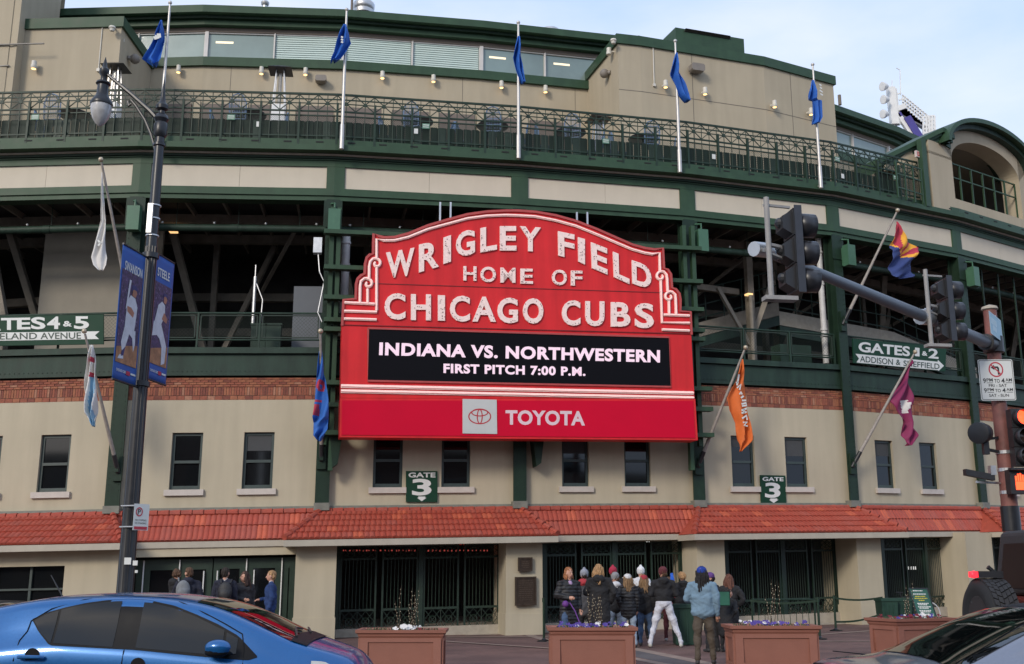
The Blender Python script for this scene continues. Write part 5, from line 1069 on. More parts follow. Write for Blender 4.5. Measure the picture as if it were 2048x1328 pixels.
b = MB(); b.lathe((PX_, PD, A0.z-.17), [(.12, 0), (.19, .02), (.19, .32), (.12, .34)], 12)
b.tube([A0+(A1-A0)*-.01, A0+(A1-A0)*.03], .16, 12, raw=True); b.build('arm_collar', BLACK, TM, smooth=True)
b = MB()
for z in (pz(635), pz(655), pz(678)):
    for dx_ in (-.05, .04): b.ball((PX_+dx_, PD-.118, z), .018, 6)
b.build('bolt', STEEL, TM)
def signal_proto():
    R = thing('traffic_signal', '', 'traffic light', (0, 0, 0), 0, 'signal heads hung on the mast arm')
    for i in range(3):
        z = (i-1)*.355; b = MB(); b.prism([(-.04, z-.17), (.06, z-.17), (.06, z+.17), (-.04, z+.17)], -.17, .17); b.prism([(-.16, z-.08), (-.04, z-.15), (-.04, z+.15), (-.16, z+.08)], -.12, .12); b.ball((-.15, 0, z+.02), .07, 8); s = b.build('housing', BLACK, R)
        b = MB(); N = 14; b.grid([[(x, r*cos(t*2*pi/N), z+r*sin(t*2*pi/N)) for t in range(N+1) if t not in ((10, 11) if False else ())] for x, r in ((.06, .155), (.29, .150))]); v = b.build('visor', mat('visor_black', (.022, .022, .026), .35, .15, 5), s, smooth=True, normals=False); sm = v.modifiers.new('s', 'SOLIDIFY'); sm.thickness = .008
        b = MB(); b.lathe((.07, 0, z), [(.14, 0), (.1, .02), (0, .03)], 14, axis='x'); b.build('lens', mat('lens_dark', (.03, .02, .015), .2, 0), s, smooth=True)
    b = MB(); b.box(-.03, .065, -.185, -.175, -.55, .56); b.build('edge_strip', mat('edge_bluegrey', (.03, .033, .042), .4, .2, 9), R)
    b = MB(); b.tube([(-.36, -.12, -.66), (-.36, -.12, .66)], .035, 10); b.build('bracket_tube', mat('bracket_grey', (.27, .26, .25), .6, .15, 8), R, smooth=True)
    b = MB(); b.bar((-.40, -.12, .56), (-.02, -.02, .58), .03); b.box(-.46, -.05, -.2, -.05, -.66, -.61); b.tube([(-.36, -.12, .05), (-.1, 0, .05)], .03, 6); b.tube([(-.36, -.12, -.06), (-.15, 0, -.08)], .025, 6); b.build('bracket', mat('bracket_grey', (.27, .26, .25)), R); return R
sp_ = signal_proto()
for i, (x, y, D, s, lab) in enumerate(((1586, 505, 12.75, 1.0, 'large black traffic light at the left tip of the mast arm'), (1890, 621, 17.3, 1.0, 'black traffic light on the mast arm nearer the brown pole'))):
    p = at(x, y, D); place(sp_, p, radians(8), lab, i == 0, s)
    q = A0+(A1-A0)*((p.x-.35-A0.x)/(A1.x-A0.x)); b = MB(); b.tube([q+Vector((-.12, -.1, -.02)), q+Vector((.12, .1, .02))], .13 if i else .095, 12, raw=True); b.bar(q, p+Vector((-.36, -.12, 0))*1.0, .05, raw=True); b.build('clamp', STEEL, TM, smooth=True)
# signal and walk indicator facing the camera at the right edge
R = thing('traffic_signal', 'traffic light showing red at the right edge beside the brown pole', 'traffic light', at(2052, 870, 19.6)); c = at(2041, 836, 19.6); RL = mat('red_light', (.6, .03, .02), .4, 0, emit=(1, .05, .015), es=4); 
for i in range(3):
    z = c.z-i*.355; b = MB(); b.box(c.x-.17, c.x+.17, c.y, c.y+.2, z-.172, z+.172); s = b.build('housing', BLACK, R); b = MB(); N = 14; b.grid([[(c.x+r*cos(t*2*pi/N), y, z+r*sin(t*2*pi/N)) for t in range(N+1)] for y, r in ((c.y, .16), (c.y-.2, .155))]); v = b.build('visor', MATS['visor_black'], s, smooth=True, normals=False)
    sm = v.modifiers.new('s', 'SOLIDIFY'); sm.thickness = .008; b = MB(); b.lathe((c.x, c.y, z), [(.145, 0), (.1, -.03), (0, -.045)], 18, axis='y'); b.build('lens', RL if i == 0 else MATS['lens_dark'], s, smooth=True)
c = at(2045, 963, 19.6); R = thing('pedestrian_signal', 'pedestrian signal showing an orange hand under the red light', 'crossing signal', c); b = MB(); b.box(c.x-.22, c.x+.22, c.y, c.y+.2, c.z-.22, c.z+.22); b.box(c.x-.24, c.x+.24, c.y-.12, c.y+.01, c.z+.2, c.z+.24); b.build('housing', BLACK, R)
b = MB(); HM = mat('orange_hand', (.6, .1, .03), .4, 0, emit=(1, .07, .02), es=2); b.box(c.x-.13, c.x+.03, c.y-.01, c.y-.004, c.z-.15, c.z+.0)
for i in range(4): b.box(c.x-.13+i*.042, c.x-.10+i*.042, c.y-.01, c.y-.004, c.z+.005, c.z+(.10, .14, .15, .12)[i])
b.add([(c.x+.03, c.y-.007, c.z-.08), (c.x+.09, c.y-.007, c.z+.02), (c.x+.07, c.y-.007, c.z+.04), (c.x+.03, c.y-.007, c.z)], [(0, 1, 2, 3)]); b.build('hand_symbol', HM, R)
# round horn and camera on the pole
c = at(1963, 866, 19.8); R = thing('round_horn', 'round black drum shaped unit bracketed to the left of the brown pole', 'horn', c); b = MB(); d = Vector((-.75, -.66, -.1)).normalized(); b.tube([c-d*.13, c-d*.12, c+d*.02, c+d*.03, c+d*.14, c+d*.15], [.12, .17, .19, .2, .2, .17], 20, raw=True); b.build('drum', BLACK, R, smooth=True); b = MB(); b.box(c.x+.0, c.x+.1, c.y-.05, c.y+.05, c.z-.4, c.z-.1); b.bar(c+Vector((.05, 0, -.3)), Vector((PX_, PD, c.z-.35)), .05, raw=True); b.bar(c+Vector((.05, 0, -.12)), Vector((PX_, PD, c.z-.05)), .05, raw=True); b.build('bracket', BLACK, R)
c = at(1962, 945, 19.7); R = thing('traffic_camera', 'long black camera housing on a bracket left of the brown pole', 'camera', c); b = MB(); b.prism([(c.x-.30, c.z+.06), (c.x+.22, c.z-.04), (c.x+.22, c.z-.15), (c.x-.30, c.z-.05)], c.y-.07, c.y+.07); b.build('housing', BLACK, R); b = MB(); b.bar((c.x-.1, c.y, c.z-.17), (PX_-.1, PD, c.z-.17), .04); b.box(c.x+.15, c.x+.25, c.y-.08, c.y+.05, c.z-.05, c.z+.12); b.build('bracket', STEEL, R)
# no left turn sign
R = thing('no_turn_sign', 'white no left turn sign with night hours on the brown pole', 'sign', at(1997, 800, 19.8)); PS = Plane((at(1960, 760, 19.78).x, 19.78), (at(2030, 760, 19.84).x, 19.84), 0); PS.s0 = -PS.L/2
def ps(x, y): return PS.px(x, y, 0)
b = MB(PS.W); x0, x1, z0, z1 = -.01, PS.L*.98, ps(1997, 801)[1], ps(1993, 719)[1]; r = .035
def rrect(x0, x1, z0, z1, r, N=5):
    P = []
    for cx, cz, t0 in ((x1-r, z1-r, 0), (x0+r, z1-r, 90), (x0+r, z0+r, 180), (x1-r, z0+r, 270)): P += [(cx+r*cos(radians(t0+90*i/N)), cz+r*sin(radians(t0+90*i/N))) for i in range(N+1)]
    return P
b.prism(rrect(x0, x1, z0, z1, r), -.006, 0.); b.build('plate', SWHITE, R); w = x1-x0; h = z1-z0
b = MB(PS.W); K = mat('sign_black', (.02, .02, .02)); o = rrect(x0+.015, x1-.015, z0+.015, z1-.015, .03); i_ = rrect(x0+.024, x1-.024, z0+.024, z1-.024, .024); n = len(o); b.add([(a, .002, z) for a, z in o+i_], [(j, (j+1) % n, n+(j+1) % n, n+j) for j in range(n)]); cx, cz = x0+w*.5, z1-h*.245
b.add([(cx+.03, .002, cz-.10), (cx+.065, .002, cz-.10), (cx+.065, .002, cz+.03), (cx+.04, .002, cz+.06), (cx-.03, .002, cz+.06), (cx-.03, .002, cz+.09), (cx-.10, .002, cz+.04), (cx-.03, .002, cz-.01), (cx-.03, .002, cz+.025), (cx+.02, .002, cz+.025), (cx+.03, .002, cz+.01)], [tuple(range(11))])
for t, u0, u1, v0, v1 in (('9', .1, .18, .46, .58), ('PM', .2, .38, .46, .54), ('TO', .42, .58, .48, .57), ('4', .62, .72, .46, .58), ('AM', .74, .93, .46, .54), ('FRI - SAT', .25, .77, .60, .67), ('9', .1, .18, .70, .81), ('PM', .2, .38, .70, .77), ('TO', .42, .58, .72, .80), ('4', .62, .72, .70, .81), ('AM', .74, .93, .70, .77), ('SAT - SUN', .23, .80, .84, .91)):
    text_quad(b, t, rect(x0+w*u0, x0+w*u1, z1-h*v1, z1-h*v0), .002, None, .015)
for u0, u1, v in ((.2, .38, .565), (.74, .93, .565), (.2, .38, .795), (.74, .93, .795)): b.box(x0+w*u0, x0+w*u1, .001, .002, z1-h*(v+.012), z1-h*v)
b.build('lettering', K, R); b = MB(PS.W); N = 28; b.add([(cx+rr*cos(2*pi*t/N), .003, cz+rr*sin(2*pi*t/N)) for rr in (.145, .12) for t in range(N)], [(i, (i+1) % N, N+(i+1) % N, N+i) for i in range(N)]); b.add([(cx-.10, .0035, cz+.085), (cx-.085, .0035, cz+.10), (cx+.10, .0035, cz-.085), (cx+.085, .0035, cz-.10)], [(0, 1, 2, 3)]); b.build('prohibition_ring', RI, R)
# blue street name sign, edge-on to the pole
p0 = at(1979, 640, 19.2); R = thing('street_sign', 'small pale blue street sign seen at a steep angle on top of the brown pole', 'sign', p0); dv = Vector((.587, .81, 0))
def Ws(a, n, z): q = p0+dv*a+Vector((dv.y, -dv.x, 0))*n*-1; return Vector((q.x, q.y, z))
z1, z0 = at(1979, 621, 19.2).z, at(1985, 667, 19.2).z; b = MB(Ws); b.prism(rrect(0, .98, z0, z1, .03), -.004, .0); b.build('plate', mat('sign_pale_blue', (.16, .33, .42), .4, .06, 6), R)
b = MB(Ws)
for (x0, x1, y0, y1) in ((0.01, .97, z1-.02, z1-.008), (0.01, .97, z0+.008, z0+.02), (.008, .02, z0+.01, z1-.01), (.96, .972, z0+.01, z1-.01)): b.box(x0, x1, -.006, -.0045, y0, y1)
for i in range(5): b.box(.1+i*.1, .14+i*.1, -.006, -.0045, z1-.22, z1-.1)
for i in range(3): b.box(.25+i*.1, .29+i*.1, -.006, -.0045, z0+.1, z0+.2)
b.build('print', mat('sign_print_pale', (.5, .6, .64), .5, 0), R)
# ================================================================ people
import numpy as np
PM = {}
def fabric(n, c, rough=.85, quilt=False):
    key = 'cloth_'+n
    if key in MATS: return MATS[key]
    m = mat(key, c, rough, .12, 14, .3, 80)
    if quilt:
        nt = m.node_tree; b = nt.nodes['Principled BSDF']; t = nt.nodes.new('ShaderNodeTexCoord'); w = nt.nodes.new('ShaderNodeTexWave'); w.bands_direction = 'Z'; w.inputs['Scale'].default_value = 4.5; w.inputs['Distortion'].default_value = 1.2
        nt.links.new(t.outputs['Object'], w.inputs['Vector']); bp = nt.nodes.new('ShaderNodeBump'); bp.inputs['Strength'].default_value = .35; bp.inputs['Distance'].default_value = .03
        nt.links.new(w.outputs['Fac'], bp.inputs['Height']); nt.links.new(bp.outputs[0], b.inputs['Normal'])
    return m
def prim_mesh(prims, vox, smooth=3):
    """prims: ('c', p, q, r1, r2, mat) capsule or ('e', centre, radii, mat) ellipsoid -> one remeshed skin with materials by nearest primitive"""
    b = MB()
    for p in prims:
        if p[0] == 'c':
            A, B_ = Vector(p[1]), Vector(p[2]); r1, r2 = p[3], p[4]; d = (B_-A); l = d.length or 1e-4; d = d/l if l > 1e-3 else Vector((0, 0, 1))
            pts = [A-d*r1*.98, A-d*r1*.75, A-d*r1*.35, A, B_, B_+d*r2*.35, B_+d*r2*.75, B_+d*r2*.98]; rr = [r1*.2, r1*.66, r1*.94, r1, r2, r2*.94, r2*.66, r2*.2]; b.tube(pts, rr, 12, raw=True)
        else:
            c, r = p[1], p[2]; N = 14; rows = []
            for i in range(9):
                t = pi*i/8; rows.append([(c[0]+r[0]*max(.02, sin(t))*cos(2*pi*j/N), c[1]+r[1]*max(.02, sin(t))*sin(2*pi*j/N), c[2]-r[2]*cos(t)) for j in range(N)])
            b.add([q for row in rows for q in row], [(i*N+j, i*N+(j+1) % N, (i+1)*N+(j+1) % N, (i+1)*N+j) for i in range(8) for j in range(N)]+[tuple(range(N-1, -1, -1)), tuple(8*N+j for j in range(N))], 0, True)
    me = b.mesh('m', BLACK); o = bpy.data.objects.new('m', me); COL.objects.link(o)
    r = o.modifiers.new('r', 'REMESH'); r.mode = 'VOXEL'; r.voxel_size = vox; s = o.modifiers.new('s', 'SMOOTH'); s.factor = .6; s.iterations = smooth
    dg = bpy.context.evaluated_depsgraph_get(); dg.update(); out = bpy.data.meshes.new_from_object(o.evaluated_get(dg)); bpy.data.objects.remove(o); bpy.data.meshes.remove(me)
    out.materials.clear(); n = len(out.polygons); C_ = np.empty(n*3); out.polygons.foreach_get('center', C_); C_ = C_.reshape(-1, 3); best = np.full(n, 1e9); idx = np.zeros(n, int); mats = []
    for p in prims:
        m = p[-1]
        if m not in mats: mats.append(m)
        if p[0] == 'c':
            A, B_ = np.array(p[1], float), np.array(p[2], float); d = B_-A; t = np.clip(((C_-A) @ d)/max(1e-9, d @ d), 0, 1); dist = np.linalg.norm(C_-(A+t[:, None]*d), axis=1)-(p[3]+(p[4]-p[3])*t)
        else: rr = np.array(p[2]); dist = (np.linalg.norm((C_-np.array(p[1]))/rr, axis=1)-1)*rr.min()
        w = dist < best; best[w] = dist[w]; idx[w] = mats.index(m)
    for m in mats: out.materials.append(m)
    out.polygons.foreach_set('material_index', idx.astype(np.int32)); out.polygons.foreach_set('use_smooth', [True]*n); return out
def person(label, x, ytop, D, rz, top, bot, hair=None, hairlen='short', hat=None, shoe=(.03, .03, .03), coat=0., arms=('down', 'down'), stance=None, skin=SKIN, H=None, wide=1., hood=None, inner=None, bag=None, quilt=False, lean=0., loc=None, look=0., collar=None, vox=.017):
    rp_ = random.Random(int(x*7+ytop))
    if arms == ('down', 'down') and not loc: arms = rp_.choice((('down', 'pocket'), ('pocket', 'front'), ('down', 'down'), ('front', 'down'), ('pocket', 'pocket'), ('hip', 'down'), ('front', 'raised')))
    if look == 0.: look = rp_.uniform(-.7, .7)
    if stance is None: f_ = rp_.uniform(-.12, .12); stance = ((-.12-abs(f_)*.3, f_), (.12, -f_))
    p = loc or at(x, 1200, D); gx = gz(p.x); H = H or at(x, ytop, D).z-gx-.02; s = H/1.76
    R = thing('person', label, 'person', (p.x, p.y, gx), rz); TP = fabric(*top, quilt=quilt) if not quilt else fabric(top[0]+'_quilt', top[1], .6, True); BT = fabric(*bot); SH = fabric('shoe%.2f' % shoe[0], shoe, .6); w = wide
    def v(x, y, z): return (x*s, (y-lean*max(0, z-.9))*s, z*s)
    st = stance or ((-.10, .0), (.10, .0)); P = []
    E = lambda c, r, m: P.append(('e', v(*c), tuple(q*s for q in r), m)); K = lambda a, b_, r1, r2, m: P.append(('c', v(*a), v(*b_), r1*s, r2*s, m))
    E((0, .01, .97), (.175*w, .13, .12), BT if not coat else TP); E((0, .0, 1.07), (.185*w, .14, .16), TP); E((0, .0, 1.20), (.19*w, .14, .19), TP); E((0, .0, 1.34), (.205*w, .135, .15), TP); K((-.135*w, .01, 1.425), (.135*w, .01, 1.425), .072, .072, TP); K((-.09, .0, 1.46), (.09, 0, 1.46), .06, .06, TP); K((0, .01, 1.43), (0, -.005, 1.53), .058, .05, skin if not collar else fabric(*collar))
    if hood: E((0, .09, 1.47), (.13, .09, .09), fabric(*hood) if isinstance(hood, tuple) else TP)
    for (fx, fy), sg in zip(st, (-1, 1)):
        kx, ky = (sg*.095+fx)/2+sg*.005, fy*.45-.03; K((sg*.088, 0, .92), (kx, ky, .50), .105, .075, BT); K((kx, ky, .50), (fx, fy+.015, .13), .073, .055, BT); E((fx, fy+.0, .12), (.06, .07, .05), BT); K((fx, fy+.03, .05), (fx+sg*.01, fy-.13, .038), .045, .036, SH)
    if coat:
        zz = 1.12
        while zz > .90-coat: E((0, .0, zz), ((.195+.02*(1.12-zz))*w, .145, .11), TP); zz -= .04
    hands = []
    for sg, a in zip((-1, 1), arms):
        sh = (sg*.185*w, 0, 1.415)
        el, ha = {'down': ((sg*.235*w, .03, 1.14), (sg*.225*w, -.05, .90)), 'front': ((sg*.26*w, .02, 1.16), (sg*.10, -.22, 1.13)), 'raised': ((sg*.26*w, -.12, 1.22), (sg*.14, -.26, 1.40)), 'out': ((sg*.30, -.02, 1.18), (sg*.33, -.2, .99)), 'pocket': ((sg*.29*w, .06, 1.16), (sg*.19*w, -.08, .97)), 'hip': ((sg*.33*w, .05, 1.15), (sg*.19*w, -.04, 1.0))}[a]
        K(sh, el, .074, .062, TP); K(el, ha, .062, .046, TP)
        d = (Vector(ha)-Vector(el)).normalized(); h0 = Vector(ha)+d*.03; h1 = h0+d*.06
        if a != 'pocket': K(tuple(h0), tuple(h1), .032, .028, skin); hands.append((h1, d, sg))
    if inner: E((0, -.085, 1.2), (.065, .045, .26), fabric(*inner)); E((0, -.075, 1.43), (.05, .05, .05), fabric(*inner))
    me = prim_mesh(P, vox); o = link('body', me, None); o.parent = R
    n_ = len(me.vertices); co = np.empty(n_*3); me.vertices.foreach_get('co', co); co = co.reshape(-1, 3); no = np.empty(n_*3); me.vertices.foreach_get('normal', no); no = no.reshape(-1, 3); X_, Y_, Z_ = co.T; ph = x*.37
    w1 = np.sin(X_*11+ph+2.1*np.sin(Z_*9+ph))*np.sin(Z_*17+1.7*np.sin(X_*13+Y_*8)+ph*.7)+.5*np.sin(Y_*15+Z_*23+ph); w2 = np.sin(X_*41+3*np.sin(Z_*21))*np.sin(Z_*37+Y_*29+ph)
    co += no*((.011*w1+.005*w2)*np.where(Z_/s > .16, 1, .2)*np.where(Z_/s < 1.46, 1, 0))[:, None]; me.vertices.foreach_set('co', co.ravel()); me.update()
    # head turned by look
    Q = []; hc = Vector(v(0, -.01, 1.63)); M = Matrix.Rotation(look, 3, 'Z')
    def hv(x, y, z): return tuple(hc+M @ Vector((x*s, y*s, z*s)))
    Q += [('e', hv(0, 0, .01), (.078*s, .096*s, .112*s), skin), ('e', hv(0, -.035, -.045), (.055*s, .055*s, .06*s), skin), ('c', hv(0, .01, -.06), hv(0, .015, -.14), .05*s, .052*s, skin), ('c', hv(0, -.095, .01), hv(0, -.112, -.022), .010*s, .014*s, skin), ('e', hv(-.08, .005, -.005), (.013*s, .022*s, .03*s), skin), ('e', hv(.08, .005, -.005), (.013*s, .022*s, .03*s), skin), ('c', hv(-.022, -.088, -.055), hv(.022, -.088, -.055), .008*s, .008*s, mat('lips', (.32, .1, .09), .5, 0))]
    ho = link('head', prim_mesh(Q, .011, 2), None); ho.parent = R
    b = MB(); 
    for sg in (-1, 1): b.ball(hv(sg*.03, -.086, .018), .010*s, 8)
    eo = b.build('eyes', mat('eye_dark', (.03, .02, .015), .3, 0), None); eo.parent = ho
    b = MB()
    for h1, d, sg in hands:      # fingers
        side = d.cross(Vector((0, 1, 0)) if abs(d.y) < .8 else Vector((0, 0, 1))).normalized(); nn = side.cross(d)
        for i, ln in enumerate((.062, .072, .068, .052)): r0 = h1+side*(i-1.5)*.014; b.tube([Vector(v(*r0)), Vector(v(*(r0+d*ln*.6-nn*.006))), Vector(v(*(r0+d*ln-nn*.022)))], [.009*s, .0085*s, .006*s], 6, raw=True)
        r0 = h1-d*.05+side*.026*sg; b.tube([Vector(v(*r0)), Vector(v(*(r0+d*.03+side*.018*sg))), Vector(v(*(r0+d*.055+side*.016*sg-nn*.01)))], [.011*s, .009*s, .007*s], 6, raw=True)
    if hands: fo = b.build('fingers', skin, None, smooth=True); fo.parent = o
    if hair:
        HM_ = mat('hair_%s' % hair[0], hair[1], .6, .35, 25, .8, 120); Hh = [('e', hv(0, .018, .035), (.088*s, .10*s, .105*s), HM_)]
        if hairlen == 'short': Hh = [('e', hv(0, .016, .045), (.086*s, .098*s, .088*s), HM_), ('e', hv(0, .045, .0), (.08*s, .062*s, .085*s), HM_)]
        elif hairlen == 'bob': Hh += [('c', hv(sg*.072, .015, .02), hv(sg*.078, -.0, -.10), .032*s, .034*s, HM_) for sg in (-1, 1)]+[('e', hv(0, .06, -.04), (.09*s, .05*s, .11*s), HM_)]
        elif hairlen == 'long':
            rh = random.Random(int(abs(p.x)*100)); Hh += [('c', hv(sg*.075, -.01, .04), hv(sg*.10, .01, -.18), .036*s, .04*s, HM_) for sg in (-1, 1)]+[('e', hv(0, .06, -.06), (.105*s, .07*s, .15*s), HM_)]
            for i in range(9): xx = -.10+.025*i; Hh.append(('c', hv(xx*.8, .075-.25*xx*xx*10*.1, -.02), hv(xx*1.15+rh.uniform(-.015, .015), .11+rh.uniform(-.01, .01), -.27+rh.uniform(-.06, .03)), .034*s, .018*s, HM_))
        elif hairlen == 'curly': Hh = [('e', hv(random.uniform(-.07, .07), random.uniform(-.02, .08), random.uniform(-.03, .10)), (.042*s,)*3, HM_) for _ in range(22)]+[('e', hv(0, .02, .03), (.085*s, .095*s, .1*s), HM_)]
        hm = link('hair', prim_mesh(Hh, .012, 1), None); hm.parent = ho
        for vtx in hm.data.vertices: vtx.co += vtx.normal*(.009*sin(vtx.co.x*130+vtx.co.y*80+2*sin(vtx.co.z*18))+.004*sin(vtx.co.x*260-vtx.co.y*190))
    if hat:
        kind, nm, col = hat[:3]; HT = mat('hat_'+nm, col, .85, .1, 20, .3, 90)
        if kind == 'beanie':
            Z = [('e', hv(0, .01, .07), (.102*s, .115*s, .09*s), HT), ('c', hv(-.0, .0, .03), hv(0, .015, .045), .104*s, .104*s, HT)]
            if len(hat) > 3: Z.append(('e', hv(0, .01, .165), (.035*s,)*3, HT))
        elif kind == 'cap':
            sg = -1 if len(hat) < 4 else hat[3]; Z = [('e', hv(0, .01, .06), (.098*s, .112*s, .082*s), HT), ('e', hv(0, .015, .03), (.098*s, .112*s, .03*s), HT), ('c', hv(-.03, sg*.10, .045), hv(-.035, sg*.16, .032), .017*s, .012*s, HT), ('c', hv(.03, sg*.10, .045), hv(.035, sg*.16, .032), .017*s, .012*s, HT), ('c', hv(0, sg*.10, .047), hv(0, sg*.17, .034), .017*s, .012*s, HT)]
        ht = link('hat', prim_mesh(Z, .012, 1), None); ht.parent = ho
        if nm == 'blue_cap':
            b = MB(); q = Vector(hv(0, 0, .06)); mk = [(.028*cos(t), .034*sin(t)) for t in [radians(40+i*20) for i in range(15)]]
            b.tube([(q.x+xx*s, q.y+sqrt(max(0, 1-(xx/.09)**2-(zz/.075)**2))*(.113)*s, q.z+zz*s) for xx, zz in mk], .006*s, 4); lo = b.build('cap_letter', mat('cap_letter_red', (.6, .3, .35), .6, 0), None); lo.parent = ht
    R['H'] = H; return R
NVY = ('navy', (.012, .014, .028)); BLK = ('black', (.012, .012, .014)); GRY = ('grey', (.08, .08, .085)); JEAN = ('jeans', (.05, .09, .17)); LJEAN = ('light_jeans', (.26, .33, .42)); WHT = ('white', (.55, .55, .56))
BR = ('brown', (.10, .05, .025)); BLD = ('blond', (.38, .22, .10)); DBL = ('dark_blond', (.22, .13, .06)); GIN = ('ginger', (.33, .13, .05)); DRK = ('dark', (.02, .012, .008)); PI_ = pi
person('person in a dark hooded jacket with a grey backpack, back turned, by the glass doors', 374, 1133, 24.8, PI_+.25, NVY, BLK, BR, 'short', hood=True, wide=1.1)
person('brown haired person mostly hidden behind the grey backpack wearer', 350, 1136, 25.6, PI_-.6, BLK, BLK, BR, 'curly', hood=True)
person('dark haired man in a navy suit with white collar wearing a black backpack', 448, 1133, 25.0, PI_+.1, NVY, NVY, DRK, 'short', collar=WHT)
person('woman with long dark hair in a charcoal jacket looking left, holding a cup', 486, 1141, 25.4, .7, ('charcoal', (.03, .028, .03)), BLK, ('darkbrown', (.04, .018, .012)), 'long', look=-1.5, arms=('front', 'down'), wide=1.1)
person('blond man in a blue suit standing in profile facing left', 541, 1139, 24.2, -1.35, ('blue_suit', (.012, .035, .12)), ('blue_suit', (.012, .035, .12)), BLD, 'short', arms=('front', 'down'), collar=WHT)
person('red haired woman in a long black puffer over a lavender sweater holding a purple lead', 1138, 1133, 23.3, .35, BLK, JEAN, GIN, 'bob', coat=.32, inner=('lavender', (.38, .26, .42)), arms=('front', 'down'), quilt=True, look=.25, wide=1.08)
person('person in a grey striped beanie and red scarf beside the red haired woman', 1169, 1138, 25.2, PI_-.5, ('dark_grey', (.05, .05, .055)), BLK, DRK, 'short', hat=('beanie', 'grey_beanie', (.25, .26, .3), 1), hood=('red_scarf', (.35, .03, .04)), coat=.15)
person('woman with long blonde hair in a black hooded coat seen from behind', 1199, 1127, 23.6, PI_-.2, BLK, BLK, BLD, 'long', coat=.35, hood=True, wide=1.15)
person('person in a dark red bobble hat at the back of the gate queue', 1227, 1133, 27, PI_, BLK, BLK, BR, 'short', hat=('beanie', 'red_beanie', (.35, .02, .05), 1))
person('person in a grey beanie and black jacket with a white hood', 1231, 1144, 25, PI_+.1, BLK, LJEAN, BR, 'short', hat=('beanie', 'pale_beanie', (.22, .22, .23)), hood=WHT, coat=.05)
person('girl with long wavy blond hair and white cap in a black puffer and light jeans', 1256, 1146, 24.2, PI_+.15, BLK, LJEAN, DBL, 'long', hat=('cap', 'white_cap', (.6, .6, .6)), coat=.12, quilt=True)
person('person in a white bobble hat and white jacket at the gate', 1283, 1133, 27.2, PI_, WHT, BLK, None, hat=('beanie', 'white_beanie', (.65, .65, .66), 1))
person('girl in a red cap and black jacket with dark blond hair and blue jeans', 1289, 1148, 24.7, PI_-.15, BLK, JEAN, DBL, 'long', hat=('cap', 'red_cap', (.35, .02, .04)), arms=('down', 'out'), coat=.06)
person('child in a neon green hood half hidden in the queue', 1267, 1166, 26, PI_, ('neon_green', (.2, .65, .1)), BLK, DBL, 'short', hood=True)
fA, fB = onground(1303, 1297), onground(1372, 1293); cx = (fA+fB)/2*1.0
person('man in a black hoodie and white sweatpants standing with legs wide apart', 1325, 1133, cx.y, PI_, BLK, ('sweat_white', (.55, .56, .62)), BR, 'short', hat=('beanie', 'maroon_cap', (.10, .02, .025)), shoe=(.45, .44, .4), stance=((-.36, .0), (.33, .0)), arms=('front', 'front'), loc=Vector((at(1330, 1290, cx.y).x, cx.y, 0)), wide=1.12, hood=True)
person('person in a red hood and dark red trousers in front of the hoodie man', 1339, 1152, 26.2, PI_, ('red_coat', (.35, .03, .04)), ('maroon_trousers', (.08, .015, .02)), BR, 'short', shoe=(.4, .4, .4), hood=True)
person('woman with short curly blond hair in a long black coat', 1367, 1142, 25.4, PI_, BLK, BLK, BLD, 'curly', coat=.3, hood=True, wide=1.1)
person('person in a blue cap with long black hair, denim jacket and brown trousers', 1405, 1131, 19.6, PI_-.25, ('denim', (.15, .235, .31)), ('brown_trousers', (.075, .058, .042)), ('black', (.012, .010, .010)), 'long', hat=('cap', 'blue_cap', (.010, .04, .26), -1), wide=1.14, coat=.02, arms=('down', 'front'), vox=.014)
person('person in a purple hat and black coat behind the denim jacket', 1422, 1143, 22.6, PI_+.5, BLK, BLK, DRK, 'short', hat=('cap', 'purple_cap', (.10, .04, .18)), coat=.1)
person('woman with long brown hair in a black coat near the right gate', 1460, 1147, 24.0, PI_-.3, BLK, BLK, ('auburn', (.13, .05, .03)), 'long', coat=.35, wide=1.05)
person('person in a black coat leaning forward behind the third planter', 1447, 1176, 22.5, PI_-.9, BLK, BLK, DRK, 'short', coat=.4, wide=1.3, lean=.35, hood=True)
def backpack(x, y, D, rz, m, label):
    p = at(x, y, D); R = thing('backpack', label, 'backpack', p, rz); me = prim_mesh([('e', (0, 0, 0), (.16, .09, .22), m), ('e', (0, -.07, -.06), (.12, .05, .11), m)], .015, 2); o = link('bag', me, None); o.parent = R
    b = MB()
    for sg in (-1, 1): b.tube([(sg*.1, .05, .18), (sg*.12, .12, .26), (sg*.13, .2, .2)], .018, 6)
    o = b.build('strap', m, None, smooth=True); o.parent = R
backpack(366, 1180, 24.62, .25, mat('bag_grey', (.16, .17, .18), .7, .2, 12, .3), 'grey backpack on the person by the glass doors')
backpack(450, 1183, 24.8, .1, mat('bag_black', (.02, .02, .022), .6, .2, 12, .3), 'black backpack worn over the navy suit')
p = at(1160, 1204, 23.0); q = at(1132, 1210, 23.05); b = MB(); b.tube([q, at(1140, 1206, 23), at(1150, 1222, 22.9), at(1163, 1255, 22.6)], .012, 6, raw=True); b.ball(at(1131, 1208, 23.02), .07, 8); tag(b.build('dog_lead', mat('purple_cord', (.12, .03, .2), .7), None, smooth=True), 'purple lead and handle held by the red haired woman', 'lead')
p = at(1342, 1162, 24.4); b = MB(); b.tube([at(1343, 1146, 24.9), at(1345, 1162, 24.9), at(1346, 1175, 24.9)], [.03, .05, .03], 8, raw=True); tag(b.build('blue_tube', mat('bright_blue', (.02, .12, .6), .4), None, smooth=True), 'bright blue upright tube between the hoodie man and the blond woman', 'tube')
